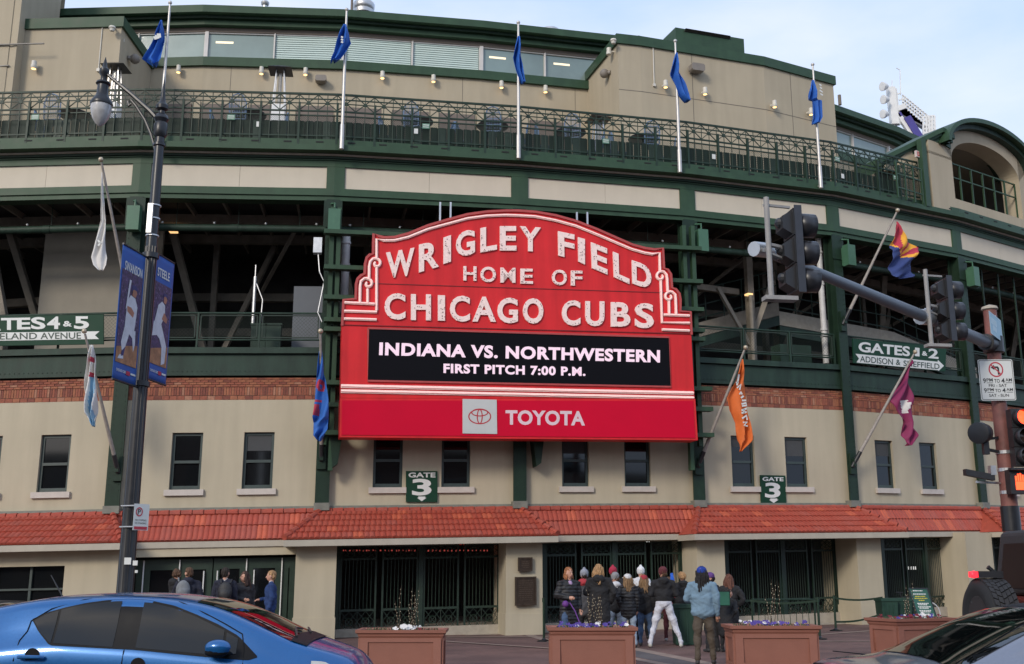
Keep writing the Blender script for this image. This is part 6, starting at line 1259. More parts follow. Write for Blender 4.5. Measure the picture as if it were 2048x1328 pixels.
# ================================================================ planters
PLM = mat('planter_brown', (.25, .10, .068), .6, .06, 3, .1, 40); SOIL = mat('soil', (.03, .02, .015), .95, .4, 20, .6)
def planter_proto():
    R = thing('planter', '', 'planter', (0, 0, 0), 0, 'brown planters along the plaza edge'); hw, hd, h = .70, .36, .70; b = MB()
    b.add([(sx*w, sy*d, z) for z, w, d in ((0, hw-.04, hd-.03), (h-.13, hw, hd)) for sx, sy in ((-1, -1), (1, -1), (1, 1), (-1, 1))], [(0, 1, 5, 4), (1, 2, 6, 5), (2, 3, 7, 6), (3, 0, 4, 7), (3, 2, 1, 0)])
    b.build('box', PLM, R); b = MB()
    prof = [(h-.13, 0.), (h-.10, .02), (h-.07, .025), (h-.05, .06), (h-.0, .065), (h, .0), (h-.03, -.03)]; rows = [[(sx*(hw+o), sy*(hd+o), z) for sx, sy in ((-1, -1), (1, -1), (1, 1), (-1, 1), (-1, -1))] for z, o in prof]; b.grid(rows); b.build('rim', PLM, R)
    for sy in (-1, 1):
        b = MB()
        for (x0, x1, z0, z1) in ((-hw+.02, hw-.02, .0, .10), (-hw+.02, hw-.02, h-.2, h-.135), (-hw+.02, -hw+.15, .1, h-.2), (hw-.15, hw-.02, .1, h-.2)): b.box(x0, x1, sy*(hd-.02), sy*(hd+.018), z0, z1)
        b.build('face_frame', PLM, R)
    for sx in (-1, 1):
        b = MB()
        for (y0, y1, z0, z1) in ((-hd+.02, hd-.02, .0, .10), (-hd+.02, hd-.02, h-.2, h-.135), (-hd+.02, -hd+.1, .1, h-.2), (hd-.1, hd-.02, .1, h-.2)): b.box(sx*(hw-.02), sx*(hw+.018), y0, y1, z0, z1)
        b.build('end_frame', PLM, R)
    b = MB(); b.box(-hw+.02, hw-.02, -hd+.02, hd-.02, h-.1, h-.035); b.build('soil', SOIL, R); return R
pp = planter_proto(); FLW = [mat('petal_white', (.7, .68, .66), .7, .05), mat('petal_purple', (.07, .04, .25), .7, .2), mat('petal_red', (.16, .01, .02), .7, .2), mat('leaf_green', (.03, .07, .02), .7, .3)]
PLS = [(806, 19.1, 0, 'left brown planter with a tuft of white flowers, before the left iron gate', [(.0, 5.8, 0)], True), (1182, 19.1, 0, 'brown planter full of purple and white pansies below the queue', [(0, 0, 1)], True), (1541, 18.9, 0, 'brown planter with blue violet flowers in front of the right iron gate', [(0, 0, 1)], True), (1824, 20.9, radians(24), 'rightmost brown planter turned at an angle, with dark red and white flowers', [(0, 0, 2)], True)]
for i, (x, D, rz, lab, _, tw) in enumerate(PLS):
    p = at(x, 1260, D); o = place(pp, (p.x, D, gz(p.x)-.0), rz, lab, i == 0); z = gz(p.x)+.70; rnd = random.Random(i+3)
    tr = Matrix.Translation((p.x, D, 0)) @ Matrix.Rotation(rz, 4, 'Z'); b = MB(); n = (26, 60, 45, 50)[i]
    for j in range(n):
        fx = rnd.gauss(0, .10) if i == 0 else (rnd.uniform(-.6, .6) if rnd.random() < .5 else rnd.gauss(.0, .2)); fy = rnd.uniform(-.25, .25); m = (0 if rnd.random() < .9 else 2) if i == 0 else (rnd.choice((1, 1, 1, 0, 1)) if i < 3 else rnd.choice((2, 2, 2, 0, 1)))
        c = tr @ Vector((max(-.62, min(.62, fx+(.08 if i == 0 else 0))), fy, 0)); r = rnd.uniform(.02, .04)*(1.3 if i == 0 else 1); zz = z+rnd.uniform(-.02, .05)
        for k in range(5): t = k*2*pi/5+rnd.random(); b.add([(c.x, c.y, zz), (c.x+r*cos(t), c.y+r*.4*sin(t), zz+r*.6*sin(t)+.01), (c.x+r*1.2*cos(t+.6), c.y+r*.5*sin(t+.6), zz+r*.7*sin(t+.6)+.015), (c.x+r*cos(t+1.2), c.y+r*.4*sin(t+1.2), zz+r*.6*sin(t+1.2)+.01)], [(0, 1, 2, 3)], m)
    for j in range(120): c = tr @ Vector((rnd.uniform(-.62, .62), rnd.uniform(-.28, .28), z-.03)); t = rnd.uniform(0, 6.3); b.add([c, c+Vector((.03*cos(t), .03*sin(t), .03)), c+Vector((.03*cos(t+.7), .03*sin(t+.7), .045))], [(0, 1, 2)], 3)
    fl = b.build('flower_bed', FLW, None, stuff=True, normals=False); fl['label'] = 'low flowers filling a brown planter'
    R = thing('twig_bundle', ('bare budding twigs rising from the left planter with white flowers', 'thin budding twigs rising from the planter with purple and white pansies', 'thin budding twigs in the planter before the right gate', 'sparse twigs in the rightmost angled planter')[i], 'twigs', (p.x, D, z-.05), 0, 'budding twigs in the planters')
    for j in range(8 if i < 2 else 5):
        x0 = rnd.uniform(-.17, .17)+(.02 if i else .08); x1 = x0+rnd.uniform(-.06, .08); hh = rnd.uniform(.45, .82) if i < 3 else rnd.uniform(.4, .75); y0 = rnd.uniform(-.1, .1); b = MB(); c0 = Vector((p.x, D, z-.05)); pts = [c0+Vector((x0+(x1-x0)*t+.015*sin(t*7+j), y0, hh*t)) for t in (0, .25, .5, .75, 1)]
        b.tube(pts, [.006, .005, .005, .004, .002], 4, raw=True); st = b.build('stem', mat('twig_brown', (.06, .035, .02), .8), R); b = MB()
        for t in range(8): f = .25+.75*t/8; k = min(3, int(f*4)); q = pts[k].lerp(pts[k+1], f*4-k); b.ball(q+Vector(((-1)**t*.009, 0, 0)), .0055, 5, rz=.010)
        b.build('buds', mat('bud_cream', (.45, .40, .28), .8), st, stuff=True)
# ================================================================ barriers, bins, board
def stanchion(x, y0, y1, label, grp='belt barrier posts by the gates'):
    p = onground(x, y1); h = at(x, y0, p.y).z-p.z; R = thing('barrier_post', label, 'barrier post', p, 0, grp); b = MB(); b.lathe((p.x, p.y, p.z), [(.17, 0), (.17, .02), (.05, .05), (.03, .08)], 14); b.build('base', BLACKP, R, smooth=True); b = MB(); b.lathe((p.x, p.y, p.z), [(.03, .05), (.03, h-.1), (.04, h-.1), (.04, h), (0, h+.01)], 12); b.build('post', GREEND, R, smooth=True); return p, h
s1 = stanchion(1640, 1196, 1279, 'near green barrier post right of the third planter'); s2 = stanchion(1672, 1191, 1262, 'far green barrier post beside the beige pier'); s3 = stanchion(1088, 1196, 1283, 'dark barrier post left of the queue, beside the plaque pier')
def belt(A, B_, lab): 
    b = MB(); N = 10; b.grid([[tuple(A.lerp(B_, t/N)+Vector((0, 0, dz-.06*sin(pi*t/N)))) for t in range(N+1)] for dz in (0, -.05)]); o = b.build('belt', GREEND, None); sm = o.modifiers.new('s', 'SOLIDIFY'); sm.thickness = .006; tag(o, lab, 'barrier belt')
top = lambda s, d=0.: s[0]+Vector((0, 0, s[1]-.04-d))
belt(top(s1), at(1500, 1199, s1[0].y+1.0), 'green barrier belt running left from the near barrier post'); belt(top(s2), at(1765, 1193, s2[0].y), 'green barrier belt between the far barrier post and the green bins'); belt(top(s2, .62), at(1758, 1228, s2[0].y), 'lower thin green belt across the beige pier')
def barrier(x0, x1, y0, D, lab):
    R = thing('crowd_barrier', lab, 'barrier', at((x0+x1)/2, 1270, D)); P0, P1 = at(x0, y0, D), at(x1, y0, D+.6); h = P0.z-gz(P0.x)-.03; b = MB()
    for z in (0, -h*.92): b.tube([P0+Vector((0, 0, z)), P1+Vector((0, 0, z))], .022, 8, raw=True)
    for P in (P0, P1): b.tube([P, P-Vector((0, 0, h))], .022, 8, raw=True)
    b.build('frame', GREEND, R); 
    for i in range(1, 10): b = MB(); P = P0.lerp(P1, i/10); b.tube([P, P-Vector((0, 0, h*.92))], .008, 5, raw=True); b.build('bar', GREEND, R)
barrier(1503, 1628, 1199, 27.5, 'dark green crowd barrier in front of the right iron gate')
def bin_(x, y0, y1, w, D, lab, m=GREEND):
    p = at(x, y1, D); g_ = gz(p.x); h = at(x, y0, D).z-g_; R = thing('bin', lab, 'bin', (p.x, D, g_)); b = MB(); b.add([(p.x+sx*w*f, D+sy*.28*f, g_+z) for z, f in ((.02, .88), (h-.08, 1.)) for sx, sy in ((-1, -1), (1, -1), (1, 1), (-1, 1))], [(0, 1, 5, 4), (1, 2, 6, 5), (2, 3, 7, 6), (3, 0, 4, 7), (3, 2, 1, 0), (4, 5, 6, 7)]); b.build('body', m, R)
    b = MB(); b.box(p.x-w-.02, p.x+w+.02, D-.31, D+.3, g_+h-.08, g_+h); b.build('lid', m, R); b = MB()
    for i in range(3): b.box(p.x-w*.6+i*w*.5, p.x-w*.5+i*w*.5, D-.292, D-.28, g_+.1, g_+h-.15)
    b.build('rib', m, R)
BING = mat('bin_green', (.012, .045, .03), .5, .1, 4)
bin_(1373, 1208, 1284, .30, 24.9, 'tall dark green bin behind the man in white sweatpants', BING); bin_(1775, 1196, 1240, .22, 30.3, 'dark green bin at the left end of the row by the far gate', BING); bin_(1803, 1196, 1240, .22, 30.6, 'dark green bin in the middle of the row by the far gate', BING); bin_(1826, 1195, 1240, .18, 30.9, 'dark green bin beside the notice board by the far gate', BING)
p = at(1448, 1196, 22.0); R = thing('green_panel', 'small green panel held up beside the denim jacket', 'panel', p); b = MB(); b.box(p.x-.10, p.x+.11, p.y, p.y+.02, p.z-.14, p.z+.12); b.build('face', mat('panel_green', (.02, .11, .07), .5), R); b = MB(); b.box(p.x-.12, p.x+.13, p.y+.021, p.y+.04, p.z-.16, p.z+.14); b.build('backing', BLACKP, R)
# A-frame notice
D_ = 28.; P0 = at(1838, 1243, D_); P1 = at(1877, 1243, D_); ht = at(1850, 1176, D_).z-P0.z; R = thing('notice_board', 'leaning green notice board with white and yellow text by the far gate', 'notice board', P0); sh = -.12
def Wn(a, n, z): return Vector((P0.x+(P1.x-P0.x)*a+sh*z, D_-n+.25*z, P0.z+ht*z))
b = MB(Wn); b.box(0, 1, -.03, 0, 0, 1); b.build('panel', mat('notice_board_green', (.015, .085, .06), .45), R); b = MB(Wn)
for (x0, x1, z0, z1) in ((0, 1, .97, 1), (0, .05, 0, .97), (.95, 1, 0, .97)): b.box(x0, x1, .001, .02, z0, z1)
b.build('frame', BLACKP, R)
for nm, m, rows in (('white_lines', SWHITE, [(.2, .7, .90), (.16, .82, .80), (.22, .8, .52), (.25, .7, .48), (.2, .85, .42), (.25, .72, .38), (.2, .8, .31), (.24, .75, .27), (.15, .88, .20), (.2, .85, .16), (.32, .68, .12), (.36, .62, .05)]), ('yellow_lines', mat('notice_yellow', (.5, .42, .03), .5, 0), [(.22, .74, .73), (.16, .82, .67), (.34, .64, .61)])):
    b = MB(Wn); rnd = random.Random(2)
    for x0, x1, z in rows:
        x = x0
        while x < x1: w = rnd.uniform(.04, .1); b.box(x, min(x+w, x1), .003, .004, z, z+.028); x += w+.02
    b.build(nm, m, R, stuff=True)
p = at(1857, 1226, 31.6); R = thing('bicycle', 'bicycle half hidden behind the leaning notice board, pale wheel rim showing', 'bicycle', p)
for dx_ in (0., -1.03):
    b = MB(); N = 24; b.tube([(p.x+dx_+.33*cos(t*2*pi/N), p.y, gz(p.x)+.34+.33*sin(t*2*pi/N)) for t in range(N+1)], .018, 6); w_ = b.build('wheel', mat('rim_white', (.5, .5, .5), .4), R, smooth=True); b = MB()
    for t in range(12): b.tube([(p.x+dx_, p.y, gz(p.x)+.34), (p.x+dx_+.32*cos(t*pi/6), p.y, gz(p.x)+.34+.32*sin(t*pi/6))], .002, 3)
    b.build('spokes', STEEL, w_)
b = MB(); c = Vector((p.x, p.y, gz(p.x)))
for P, Q in (((.12, .34), (.35, .85)), ((.35, .8), (.85, .8)), ((.35, .75), (.68, .3)), ((.68, .3), (.9, .9)), ((.68, .3), (1.15, .34)), ((1.15, .34), (.87, .78)), ((.33, .9), (.45, 1.0)), ((.8, .92), (1.0, .93))): b.tube([c+Vector((.12-P[0], 0, P[1])), c+Vector((.12-Q[0], 0, Q[1]))], .018, 6, raw=True)
b.build('frame', BLACKP, R, smooth=True)
# ================================================================ cars
def interp(tab, x):
    if x <= tab[0][0]: return tab[0][1]
    for (x0, y0), (x1, y1) in zip(tab, tab[1:]):
        if x <= x1: t = (x-x0)/(x1-x0); t = t; return y0+(y1-y0)*t
    return tab[-1][1]
def smooth_tab(tab, n=60):
    xs = [tab[0][0]+(tab[-1][0]-tab[0][0])*i/n for i in range(n+1)]; ys = [interp(tab, x) for x in xs]
    for _ in range(2): ys = [ys[0]]+[(ys[i-1]+2*ys[i]+ys[i+1])/4 for i in range(1, n)]+[ys[-1]]
    return list(zip(xs, ys))
class Car:
    def __init__(s, name, label, cat, X, Y, z0, top, belt, wb, wr, paint, sgn=1):
        s.R = thing(name, label, cat, (X, Y, z0)); s.top = smooth_tab(top); s.belt = smooth_tab(belt); s.wb = smooth_tab(wb); s.wr = smooth_tab(wr); s.x0, s.x1 = top[0][0], top[-1][0]; s.paint = paint; s.o = Vector((X, Y, z0))
        b = MB(); N = 90; rows = []
        for i in range(N+1):
            x = s.x0+(s.x1-s.x0)*i/N; h = s.half(x); rows.append([(x, -y, z) for y, z in h]+[(x, y, z) for y, z in h[::-1][1:]])
        b.grid(rows); b.add(rows[0], [tuple(range(len(rows[0])))]); b.add(rows[-1], [tuple(range(len(rows[-1]))[::-1])]); s.body = s.put(b, 'body', paint, s.R, merge=True)
    def put(s, b, name, m, parent, smooth=True, **kw):
        o = b.build(name, m, None, smooth=smooth, **kw); o.parent = parent; return o
    def half(s, x):
        T_, Bz, wb, wr = interp(s.top, x), interp(s.belt, x), interp(s.wb, x), interp(s.wr, x); Bz = min(Bz, T_-.02); e = T_-Bz; re = max(Bz+e*.3, T_-.085)
        return [(wb*.55, .2), (wb*.9, .2), (wb*.965, .32), (wb, .55), (wb*.995, Bz-.16), (wb*.985, Bz-.06), (wb*.965, Bz-.01), (wb*.945, Bz+e*.04), (wr+(wb*.945-wr)*.5, Bz+(re-Bz)*.5), (wr+.015, re-.012), (wr*.975, re+(T_-re)*.42), (wr*.88, T_-.026), (wr*.6, T_-.008), (wr*.3, T_-.001), (0., T_)]
    def sy(s, x, z):
        h = s.half(x)
        for (y0, z0), (y1, z1) in zip(h[1:], h[2:]):
            if z0 <= z <= z1: return y0+(y1-y0)*(z-z0)/max(1e-6, z1-z0)
        return h[9][0]
    def sz(s, x, y):
        h = s.half(x)[::-1]
        for (y0, z0), (y1, z1) in zip(h, h[1:]):
            if y0 <= y <= y1: return z0+(z1-z0)*(y-y0)/max(1e-6, y1-y0)
        return h[5][1]
    def side(s, lo, hi, off, m, name, parent=None, n=24, sides=(-1, 1)):
        r = None
        for sg in sides:
            x0, x1 = lo[0][0], lo[-1][0]; b = MB(); xs = [x0+(x1-x0)*i/n for i in range(n+1)]
            b.grid([[(x, sg*(s.sy(x, z)+off), z) for z in [interp(lo, x)+(interp(hi, x)-interp(lo, x))*j/6 for j in range(7)]] for x in xs]); o = s.put(b, name, m, parent or s.R, normals=False); r = r or o
        return r
    def deck(s, x0, x1, w0, w1, off, m, name, parent=None, n=14):
        b = MB(); b.grid([[(x0+(x1-x0)*i/n, y, s.sz(x0+(x1-x0)*i/n, abs(y))+off) for y in [(-1+2*j/16)*(w0+(w1-w0)*i/n) for j in range(17)]] for i in range(n+1)]); return s.put(b, name, m, parent or s.R, normals=False)
    def line(s, pts, off, r, m, name, sides=(-1, 1)):
        for sg in sides: b = MB(); b.tube([(x, sg*(s.sy(x, z)+off), z) for x, z in pts], r, 5); s.put(b, name, m, s.R)
    def wheels(s, xs, r=.31):
        for x in xs:
            for sg in (-1, 1):
                w = interp(s.wb, x); b = MB(); b.lathe((x, sg*(w-.12), r), [(.2, -.11*sg), (r-.01, -.11*sg), (r, -.08*sg), (r, .08*sg), (r-.01, .115*sg), (.2, .12*sg)], 28, axis='y'); wo = s.put(b, 'wheel', mat('tyre_rubber', (.015, .015, .016), .8, .15, 10), s.R)
                b = MB(); b.lathe((x, sg*(w-.12), r), [(.2, .1*sg), (.19, .13*sg), (.05, .11*sg), (0, .12*sg)], 20, axis='y'); s.put(b, 'rim', STEEL, wo); b = MB(); b.lathe((x, sg*(w-.01), r+.01), [(r+.06, 0), (r+.06, .012*sg), (0, .014*sg)], 28, axis='y'); s.put(b, 'wheel_arch', BLACK, s.R)
CG = mat('car_glass', (.003, .004, .004), .03, 0, spec=.5); TRIM = mat('car_trim', (.009, .009, .010), .5, .1, 8, spec=.15); CHR = mat('chrome', (.6, .6, .6), .2, 0, metal=1)
BLUEC = mat('car_blue_metallic', (.003, .10, .31), .30, .04, 60, metal=.35, coat=.8); SILV = mat('car_silver_blue', (.20, .22, .27), .32, .04, 60, metal=.5, coat=.9)
XB, YB = -5.25, 10.0
def lx(px, py, D=YB): q = at(px, py, D); return (q.x-XB, q.z-gz(-3))
tpB = [(0, .95), (.10, 1.10), (.35, 1.26)]+[lx(*q) for q in ((22, 1211.6), (84, 1200.5), (131, 1192), (187, 1187.6), (261, 1185.4), (300, 1185.6), (367, 1188), (435, 1198), (480, 1209.5), (525, 1228), (570, 1250), (599, 1263), (637, 1277), (682, 1291), (716, 1302.5), (738, 1315))]+[(4.05, .66), (4.12, .5)]
tpB = [q for i, q in enumerate(tpB) if i == 0 or q[0] > tpB[i-1][0]+.005]
DN = 9.28
def nb(px, py, D=DN): q = at(px, py, D); return (q.x-XB, q.z-gz(-3))
blB = [(0, .9), (.4, .98)]+[nb(110, 1286), nb(276, 1296), nb(412, 1309.5), nb(500, 1318)]+[(3.35, .84), (3.8, .72), (4.12, .48)]
CB = Car('blue_hatchback', 'metallic blue hatchback parked in the foreground at the left', 'car', XB, YB, gz(-3), tpB, blB, [(0, .70), (.3, .80), (1, .845), (3, .845), (3.6, .80), (3.95, .66), (4.12, .45)], [(0, .45), (.4, .56), (1, .665), (2.2, .665), (2.6, .67), (3.1, .70), (3.6, .66), (4.12, .38)], BLUEC)
lo = [nb(64, 1240), nb(80, 1262), nb(108, 1289), nb(276, 1298), nb(412, 1311.5), nb(500, 1319), nb(517, 1314)]; hi = [nb(64, 1238), nb(95, 1224), nb(127, 1215), nb(168, 1206), nb(205, 1201), nb(248, 1198), nb(290, 1200), nb(345, 1211.5), nb(390, 1228.5), nb(435, 1248), nb(477, 1271), nb(517, 1311)]
CB.side(lo, hi, .004, TRIM, 'window_surround', n=60)
CB.side([nb(70, 1243), nb(83, 1262), nb(108, 1284), nb(110, 1285)], [nb(70, 1241), nb(90, 1229), nb(110, 1222.5), nb(110.5, 1222)], .008, CG, 'quarter_window')
CB.side([nb(115, 1284.6), nb(233, 1292.5)], [nb(115, 1221), nb(135, 1215.8), nb(168, 1209), nb(205, 1204.3), nb(233, 1202.5)], .008, CG, 'rear_door_window')
CB.side([nb(278, 1294), nb(412, 1306), nb(447, 1309)], [nb(278, 1204.5), nb(300, 1206), nb(345, 1216.5), nb(390, 1233), nb(435, 1254), nb(447, 1259.5)], .008, CG, 'front_door_window')
CB.side([nb(452, 1309.3), nb(476, 1306)], [nb(452, 1263), nb(476, 1276)], .008, CG, 'corner_window')
xw0, xw1 = lx(428, 1198)[0], lx(618, 1270)[0]
CB.deck(xw0, xw1, .53, .62, .006, CG, 'windscreen'); CB.deck(xw1-.04, xw1+.10, .62, .60, .010, TRIM, 'cowl'); CB.deck(xw0-1.3, xw0-.02, .50, .50, .002, mat('car_blue_roof', (.003, .09, .29), .3, .04, 50, metal=.3, coat=.8), 'roof_panel')
for P in ([nb(39, 1320), nb(46, 1280), nb(58, 1262), nb(62, 1242), nb(100, 1218), nb(160, 1200), nb(225, 1193), nb(268, 1194)], [nb(252, 1335), nb(256, 1302), nb(268, 1194)], [nb(268, 1194), nb(310, 1196), nb(360, 1207), nb(410, 1228), nb(450, 1248), nb(485, 1268), nb(491, 1300), nb(491, 1335)]): CB.line(P, .003, .005, TRIM, 'panel_gap')
for hx, hy in ((76, 1312), (285, 1331)):
    c = nb(hx, hy); y = CB.sy(*c); b = MB(); b.tube([(c[0]-.10, -y-.02, c[1]), (c[0]-.08, -y-.045, c[1]+.004), (c[0]+.08, -y-.045, c[1]+.002), (c[0]+.10, -y-.02, c[1]-.004)], .016, 8); CB.put(b, 'door_handle', BLUEC, CB.R); b = MB(); b.lathe((c[0], -y-.002, c[1]+.01), [(.062, 0), (.05, .006), (0, .012)], 16, axis='y'); CB.put(b, 'handle_recess', TRIM, CB.R)
c = nb(447, 1294); y = CB.sy(c[0], c[1]); me = prim_mesh([('e', (c[0], -y-.13, c[1]+.01), (.11, .07, .062), BLUEC), ('e', (c[0]-.01, -y-.13, c[1]-.035), (.10, .06, .035), TRIM), ('c', (c[0]+.06, -y-.02, c[1]-.05), (c[0]+.02, -y-.1, c[1]-.03), .025, .03, TRIM)], .012, 3); o = link('wing_mirror', me, None); o.parent = CB.R
me = prim_mesh([('e', (c[0], y+.13, c[1]+.01), (.11, .07, .062), BLUEC), ('c', (c[0]+.06, y+.02, c[1]-.05), (c[0]+.02, y+.1, c[1]-.03), .025, .03, TRIM)], .012, 3); o = link('wing_mirror', me, None); o.parent = CB.R
HL = mat('headlamp', (.55, .55, .52), .12, .1, 12, spec=.8)
CB.side([nb(626, 1326, 9.4), nb(640, 1340, 9.4), (3.95, .70)], [nb(626, 1320, 9.4), nb(650, 1322, 9.4), (3.95, .76)], .008, HL, 'headlight', n=10)
a = at(131, 1193, 10); b = MB(); b.tube([(a.x-XB-.02, 0, a.z-gz(-3)-.01), (a.x-XB-.15, 0, a.z-gz(-3)+.19)], [.008, .004], 6); b.box(a.x-XB-.06, a.x-XB+.04, -.02, .02, a.z-gz(-3)-.03, a.z-gz(-3)-.0); CB.put(b, 'aerial', BLACK, CB.R, smooth=False)
CB.wheels((.75, 3.3)); b = MB(); b.tube([(xw1-.02, -.45, CB.sz(xw1-.02, .45)+.02), (xw1-.12, .0, CB.sz(xw1-.12, 0)+.02), (xw1-.08, .1, CB.sz(xw1-.08, .1)+.02)], .01, 5); b.tube([(xw1+.0, .1, CB.sz(xw1, .1)+.02), (xw1-.1, .5, CB.sz(xw1-.1, .5)+.02)], .01, 5); CB.put(b, 'wipers', BLACK, CB.R)
# sedan at the lower right
XS, YS = 2.02, 7.35
tpS = [(0, .78), (.04, .90), (.15, .945), (.62, .985), (.85, 1.09), (1.15, 1.22), (1.45, 1.31), (1.9, 1.355), (2.5, 1.34), (2.9, 1.25), (3.4, 1.02), (3.7, .95), (4.3, .85), (4.65, .72), (4.75, .5)]
def sedan(label, X, Y, paint, group=None):
    C_ = Car('sedan', label, 'car', X, Y, gz(X)+.06, tpS, [(0, .75), (.1, .87), (.6, .91), (1.2, .91), (2.5, .90), (3.4, .93), (4.3, .8), (4.75, .45)], [(0, .72), (.3, .86), (1, .91), (3.4, .91), (4.2, .85), (4.6, .72), (4.75, .5)], [(0, .66), (.5, .72), (.75, .72), (1.2, .70), (1.9, .69), (2.6, .69), (3.3, .74), (4.2, .7), (4.75, .42)], paint)
    C_.deck(.60, 1.38, .70, .60, .006, CG, 'rear_window'); C_.deck(2.55, 3.38, .58, .70, .006, CG, 'windscreen'); C_.deck(1.42, 2.5, .55, .55, .003, TRIM, 'roof_glass')
    C_.side([(1.08, .95), (2.05, .93)], [(1.08, 1.02), (1.3, 1.12), (1.55, 1.2), (2.05, 1.24)], .006, CG, 'rear_door_window'); C_.side([(2.12, .93), (3.15, .93)], [(2.12, 1.24), (2.6, 1.2), (2.9, 1.11), (3.15, .96)], .006, CG, 'front_door_window')
    C_.side([(.0, .74), (.28, .82)], [(.0, .85), (.28, .88)], .006, mat('tail_lamp', (.35, .01, .015), .2, .1, 9, emit=(1, .03, .03), es=.15), 'tail_light', n=6); C_.side([(4.3, .66), (4.6, .6)], [(4.3, .76), (4.6, .66)], .006, HL, 'headlight', n=6)
    C_.line([(1.02, .94), (1.25, 1.12), (1.6, 1.23), (2.3, 1.26), (2.9, 1.14), (3.25, .95)], .002, .008, CHR, 'window_trim'); C_.line([(2.08, 1.34), (2.08, .95), (2.06, .4)], .0015, .004, TRIM, 'panel_gap'); C_.line([(.3, .97), (.7, .93), (.9, .8)], .0015, .004, TRIM, 'panel_gap')
    b = MB(); b.tube([(.12, y, C_.sz(.12, abs(y))+.012) for y in (-.55, 0, .55)], .012, 6); C_.put(b, 'boot_lip', TRIM, C_.R); me = prim_mesh([('e', (1.62, 0, 1.345), (.10, .025, .035), paint)], .01, 1); o = link('roof_fin', me, None); o.parent = C_.R
    for sg in (-1, 1):
        y = C_.sy(3.0, .97); me = prim_mesh([('e', (2.98, sg*(y+.14), 1.03), (.11, .08, .065), paint)], .014, 2); o = link('wing_mirror', me, None); o.parent = C_.R
    C_.wheels((.95, 3.75), .33); return C_
sedan('dark silver sedan at the bottom right corner, seen from behind its left rear window', XS, YS, SILV)
q = at(70, 1200, 12.4); sedan('silver car roof just visible at the far left behind the blue hatchback', q.x-2.72, 12.4, mat('car_silver', (.42, .42, .42), .3, .05, 60, metal=.6, coat=.8))
# off-road vehicle with spare wheel
CGM = mat('tinted_glass', (.006, .006, .007), .28, 0, spec=.35)
XJ, YJ = 5.48, 11.75; g0 = gz(XJ); JR = thing('off_road_vehicle', 'dark red off-road vehicle with black hard top and rear spare wheel at the right edge', 'car', (XJ, YJ, g0)); DR = mat('dark_red_paint', (.13, .02, .014), .35, .05, 40, metal=.2, coat=.7); MB_ = mat('matt_black_top', (.028, .028, .03), .55, .1, 10, .2, 90)
def jbox(nm, x0, x1, hw0, hw1, z0, z1, m, tap=0., bev=.05, par=None):
    b = MB(); b.add([(x, sy*hw, z) for z, hw, e in ((z0, hw0, 0), (z1, hw1, tap)) for x, sy in ((x0+e, -1), (x1-e, -1), (x1-e, 1), (x0+e, 1))], [(0, 1, 5, 4), (1, 2, 6, 5), (2, 3, 7, 6), (3, 0, 4, 7), (3, 2, 1, 0), (4, 5, 6, 7)]); o = b.build(nm, m, None); o.parent = par or JR; bv = o.modifiers.new('b', 'BEVEL'); bv.width = bev; bv.segments = 3; return o
jbox('body', 0, 2.6, .78, .80, .62, 1.30, DR); jbox('bonnet', 2.6, 4.0, .72, .66, .7, 1.28, DR); jbox('hard_top', .0, 2.35, .79, .68, 1.302, 2.0, MB_, .08, .06); jbox('rear_bumper', -.22, .0, .78, .78, .52, .72, BLACK, 0, .03)
b = MB(); b.add([(-.012+.085*f, y, z) for z, f in ((1.38, .1), (1.86, .85)) for y in (-.6+.06*f, .6-.06*f)], [(0, 1, 3, 2)]); o = b.build('rear_window', CGM, None); o.parent = JR
for sg in (-1, 1):
    for x0, x1 in ((.2, .95), (1.05, 1.7), (1.8, 2.25)): b = MB(); b.add([(x, sg*(.80-.11*f), z) for z, f in ((1.38, .11), (1.86, .8)) for x in (x0, x1)], [(0, 1, 3, 2)]); o = b.build('side_window', CGM, None); o.parent = JR
    jbox('fender', 2.7, 3.9, .0, .0, .9, .98, BLACK) if False else None
    for x in (.75, 3.2):
        b = MB(); b.lathe((x, sg*.82, .43), [(.2, -.14), (.42, -.14), (.43, -.1), (.43, .1), (.42, .14), (.2, .14)], 26, axis='y'); o = b.build('wheel', mat('tyre_rubber', (.015,)*3), None, smooth=True); o.parent = JR; b = MB(); b.box(x-.55, x+.55, sg*.78-.18, sg*.78+.18, .93, .99); o = b.build('fender', BLACK, None); o.parent = JR
    b = MB(); b.box(-.03, .0, sg*.7-.09, sg*.7+.09, .98, 1.22); o = b.build('tail_light', mat('tail_lamp', (.35, .01, .015)), None); o.parent = JR
zc = at(1960, 1240, YJ).z-g0; xf = -.55; r = .43; b = MB(); b.lathe((0, 0, zc), [(.24, xf+.03), (.30, xf), (.37, xf-.0), (.41, xf+.03), (r-.012, xf+.07), (r-.012, xf+.27), (.41, xf+.3), (.3, xf+.32), (.1, xf+.3)], 40, axis='x'); sp2 = b.build('spare_wheel', mat('tyre_rubber', (.015,)*3), None, smooth=True); sp2.parent = JR
b = MB(); N = 34
for row in range(5):
    for i in range(N):
        t0 = 2*pi*(i+.5*(row % 2)+.1*row)/N; t1 = t0+2*pi/N*.8; xa = xf+.045+row*.05; xb_ = xa+.043; sk = .05*(1 if row < 2 else -1)
        P = [(x, (rr)*cos(t), zc+(rr)*sin(t)) for rr in (r-.014, r+.004) for x, t in ((xa, t0), (xb_, t0+sk), (xb_, t1+sk), (xa, t1))]; b.add(P, [(0, 1, 2, 3), (7, 6, 5, 4), (0, 4, 5, 1), (1, 5, 6, 2), (2, 6, 7, 3), (3, 7, 4, 0)])
o = b.build('tread_blocks', mat('tread_rubber', (.022, .022, .024), .75, .2, 12), None, stuff=True); o.parent = sp2
b = MB(); b.lathe((0, 0, zc), [(.0, xf+.08), (.06, xf+.05), (.08, xf+.1)], 20, axis='x'); b.lathe((0, 0, zc), [(.25, xf+.02), (.24, xf+.12)], 30, axis='x')
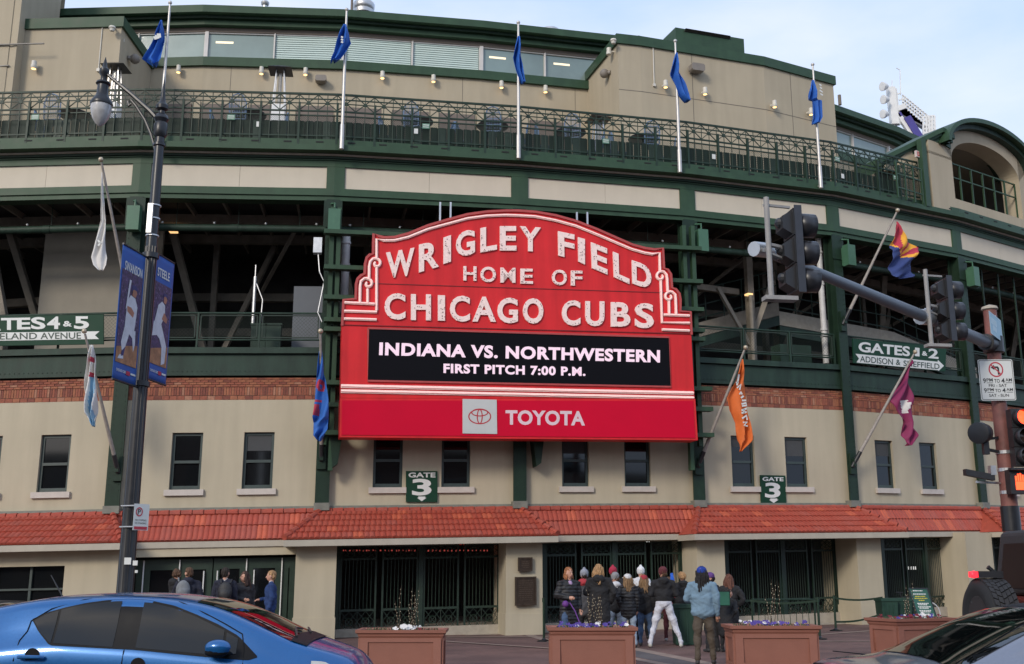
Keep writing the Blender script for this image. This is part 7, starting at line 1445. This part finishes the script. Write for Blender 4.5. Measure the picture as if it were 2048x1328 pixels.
for i in range(8): t = i*pi/4; b.tube([(xf+.08, .05*cos(t), zc+.05*sin(t)), (xf+.04, .24*cos(t+.12), zc+.24*sin(t+.12))], [.022, .028], 5); 
o = b.build('rim', mat('rim_black', (.03, .03, .032), .35, .1, 9), None, smooth=True); o.parent = sp2
b = MB(); b.box(-.3, -.02, -.12, .12, zc-.1, zc+.1); b.tube([(-.25, 0, zc), (-.32, 0, zc+.5), (-.38, 0, zc+.55)], .025, 6); o = b.build('wheel_carrier', BLACK, None); o.parent = JR
q = at(1972, 1149, YJ); b = MB(); b.box(q.x-XJ-.12, q.x-XJ+.14, -.1, .1, q.z-g0-.035, q.z-g0+.035); o = b.build('brake_light_housing', BLACK, None); o.parent = JR; b = MB(); b.ball((q.x-XJ-.13, 0, q.z-g0), .04, 10); b.box(q.x-XJ-.15, q.x-XJ-.121, -.09, .09, q.z-g0-.03, q.z-g0+.03); o = b.build('brake_light', mat('brake_red', (.6, .02, .03), .3, 0, emit=(1, .03, .05), es=1.2), None); o.parent = JR
# ================================================================ unseen buildings behind the camera, added for street shade and window reflections
AB = mat('opposite_brick', (.14, .075, .055), .85, .25, 3); AW = mat('opposite_window', (.02, .022, .025), .1, 0)
for i, (x0, x1, h) in enumerate(((-66, -26, 10.5), (-25.5, -8, 12.), (-7.5, 9, 11), (9.5, 27, 11.5), (27.5, 60, 10.5))):
    R = thing('building', ('unseen long brick building added across the street behind the camera, far left', 'unseen brick building added across the street behind the camera, left of centre', 'unseen brick building added across the street directly behind the camera', 'unseen brick building added across the street behind the camera, right of centre', 'unseen brick building added across the street behind the camera, far right')[i], 'building', ((x0+x1)/2, -23, 0), 0, 'unseen buildings across the street'); b = MB(); b.box(x0, x1, -35, -23, -.5, h); b.build('wall', AB if i % 2 else mat('opposite_stone', (.15, .11, .085), .85, .2, 3), R); b = MB(); b.box(x0-.15, x1+.15, -23, -22.7, h-.5, h+.1); b.build('cornice', CONC, R)
    for fl in range(3):
        n = int((x1-x0)/2.6)
        for j in range(n): c = x0+(x1-x0)*(j+.5)/n; b = MB(); b.box(c-.6, c+.6, -23.02, -22.96, 1.0+fl*3.3, 2.9+fl*3.3); b.build('window', AW, R)
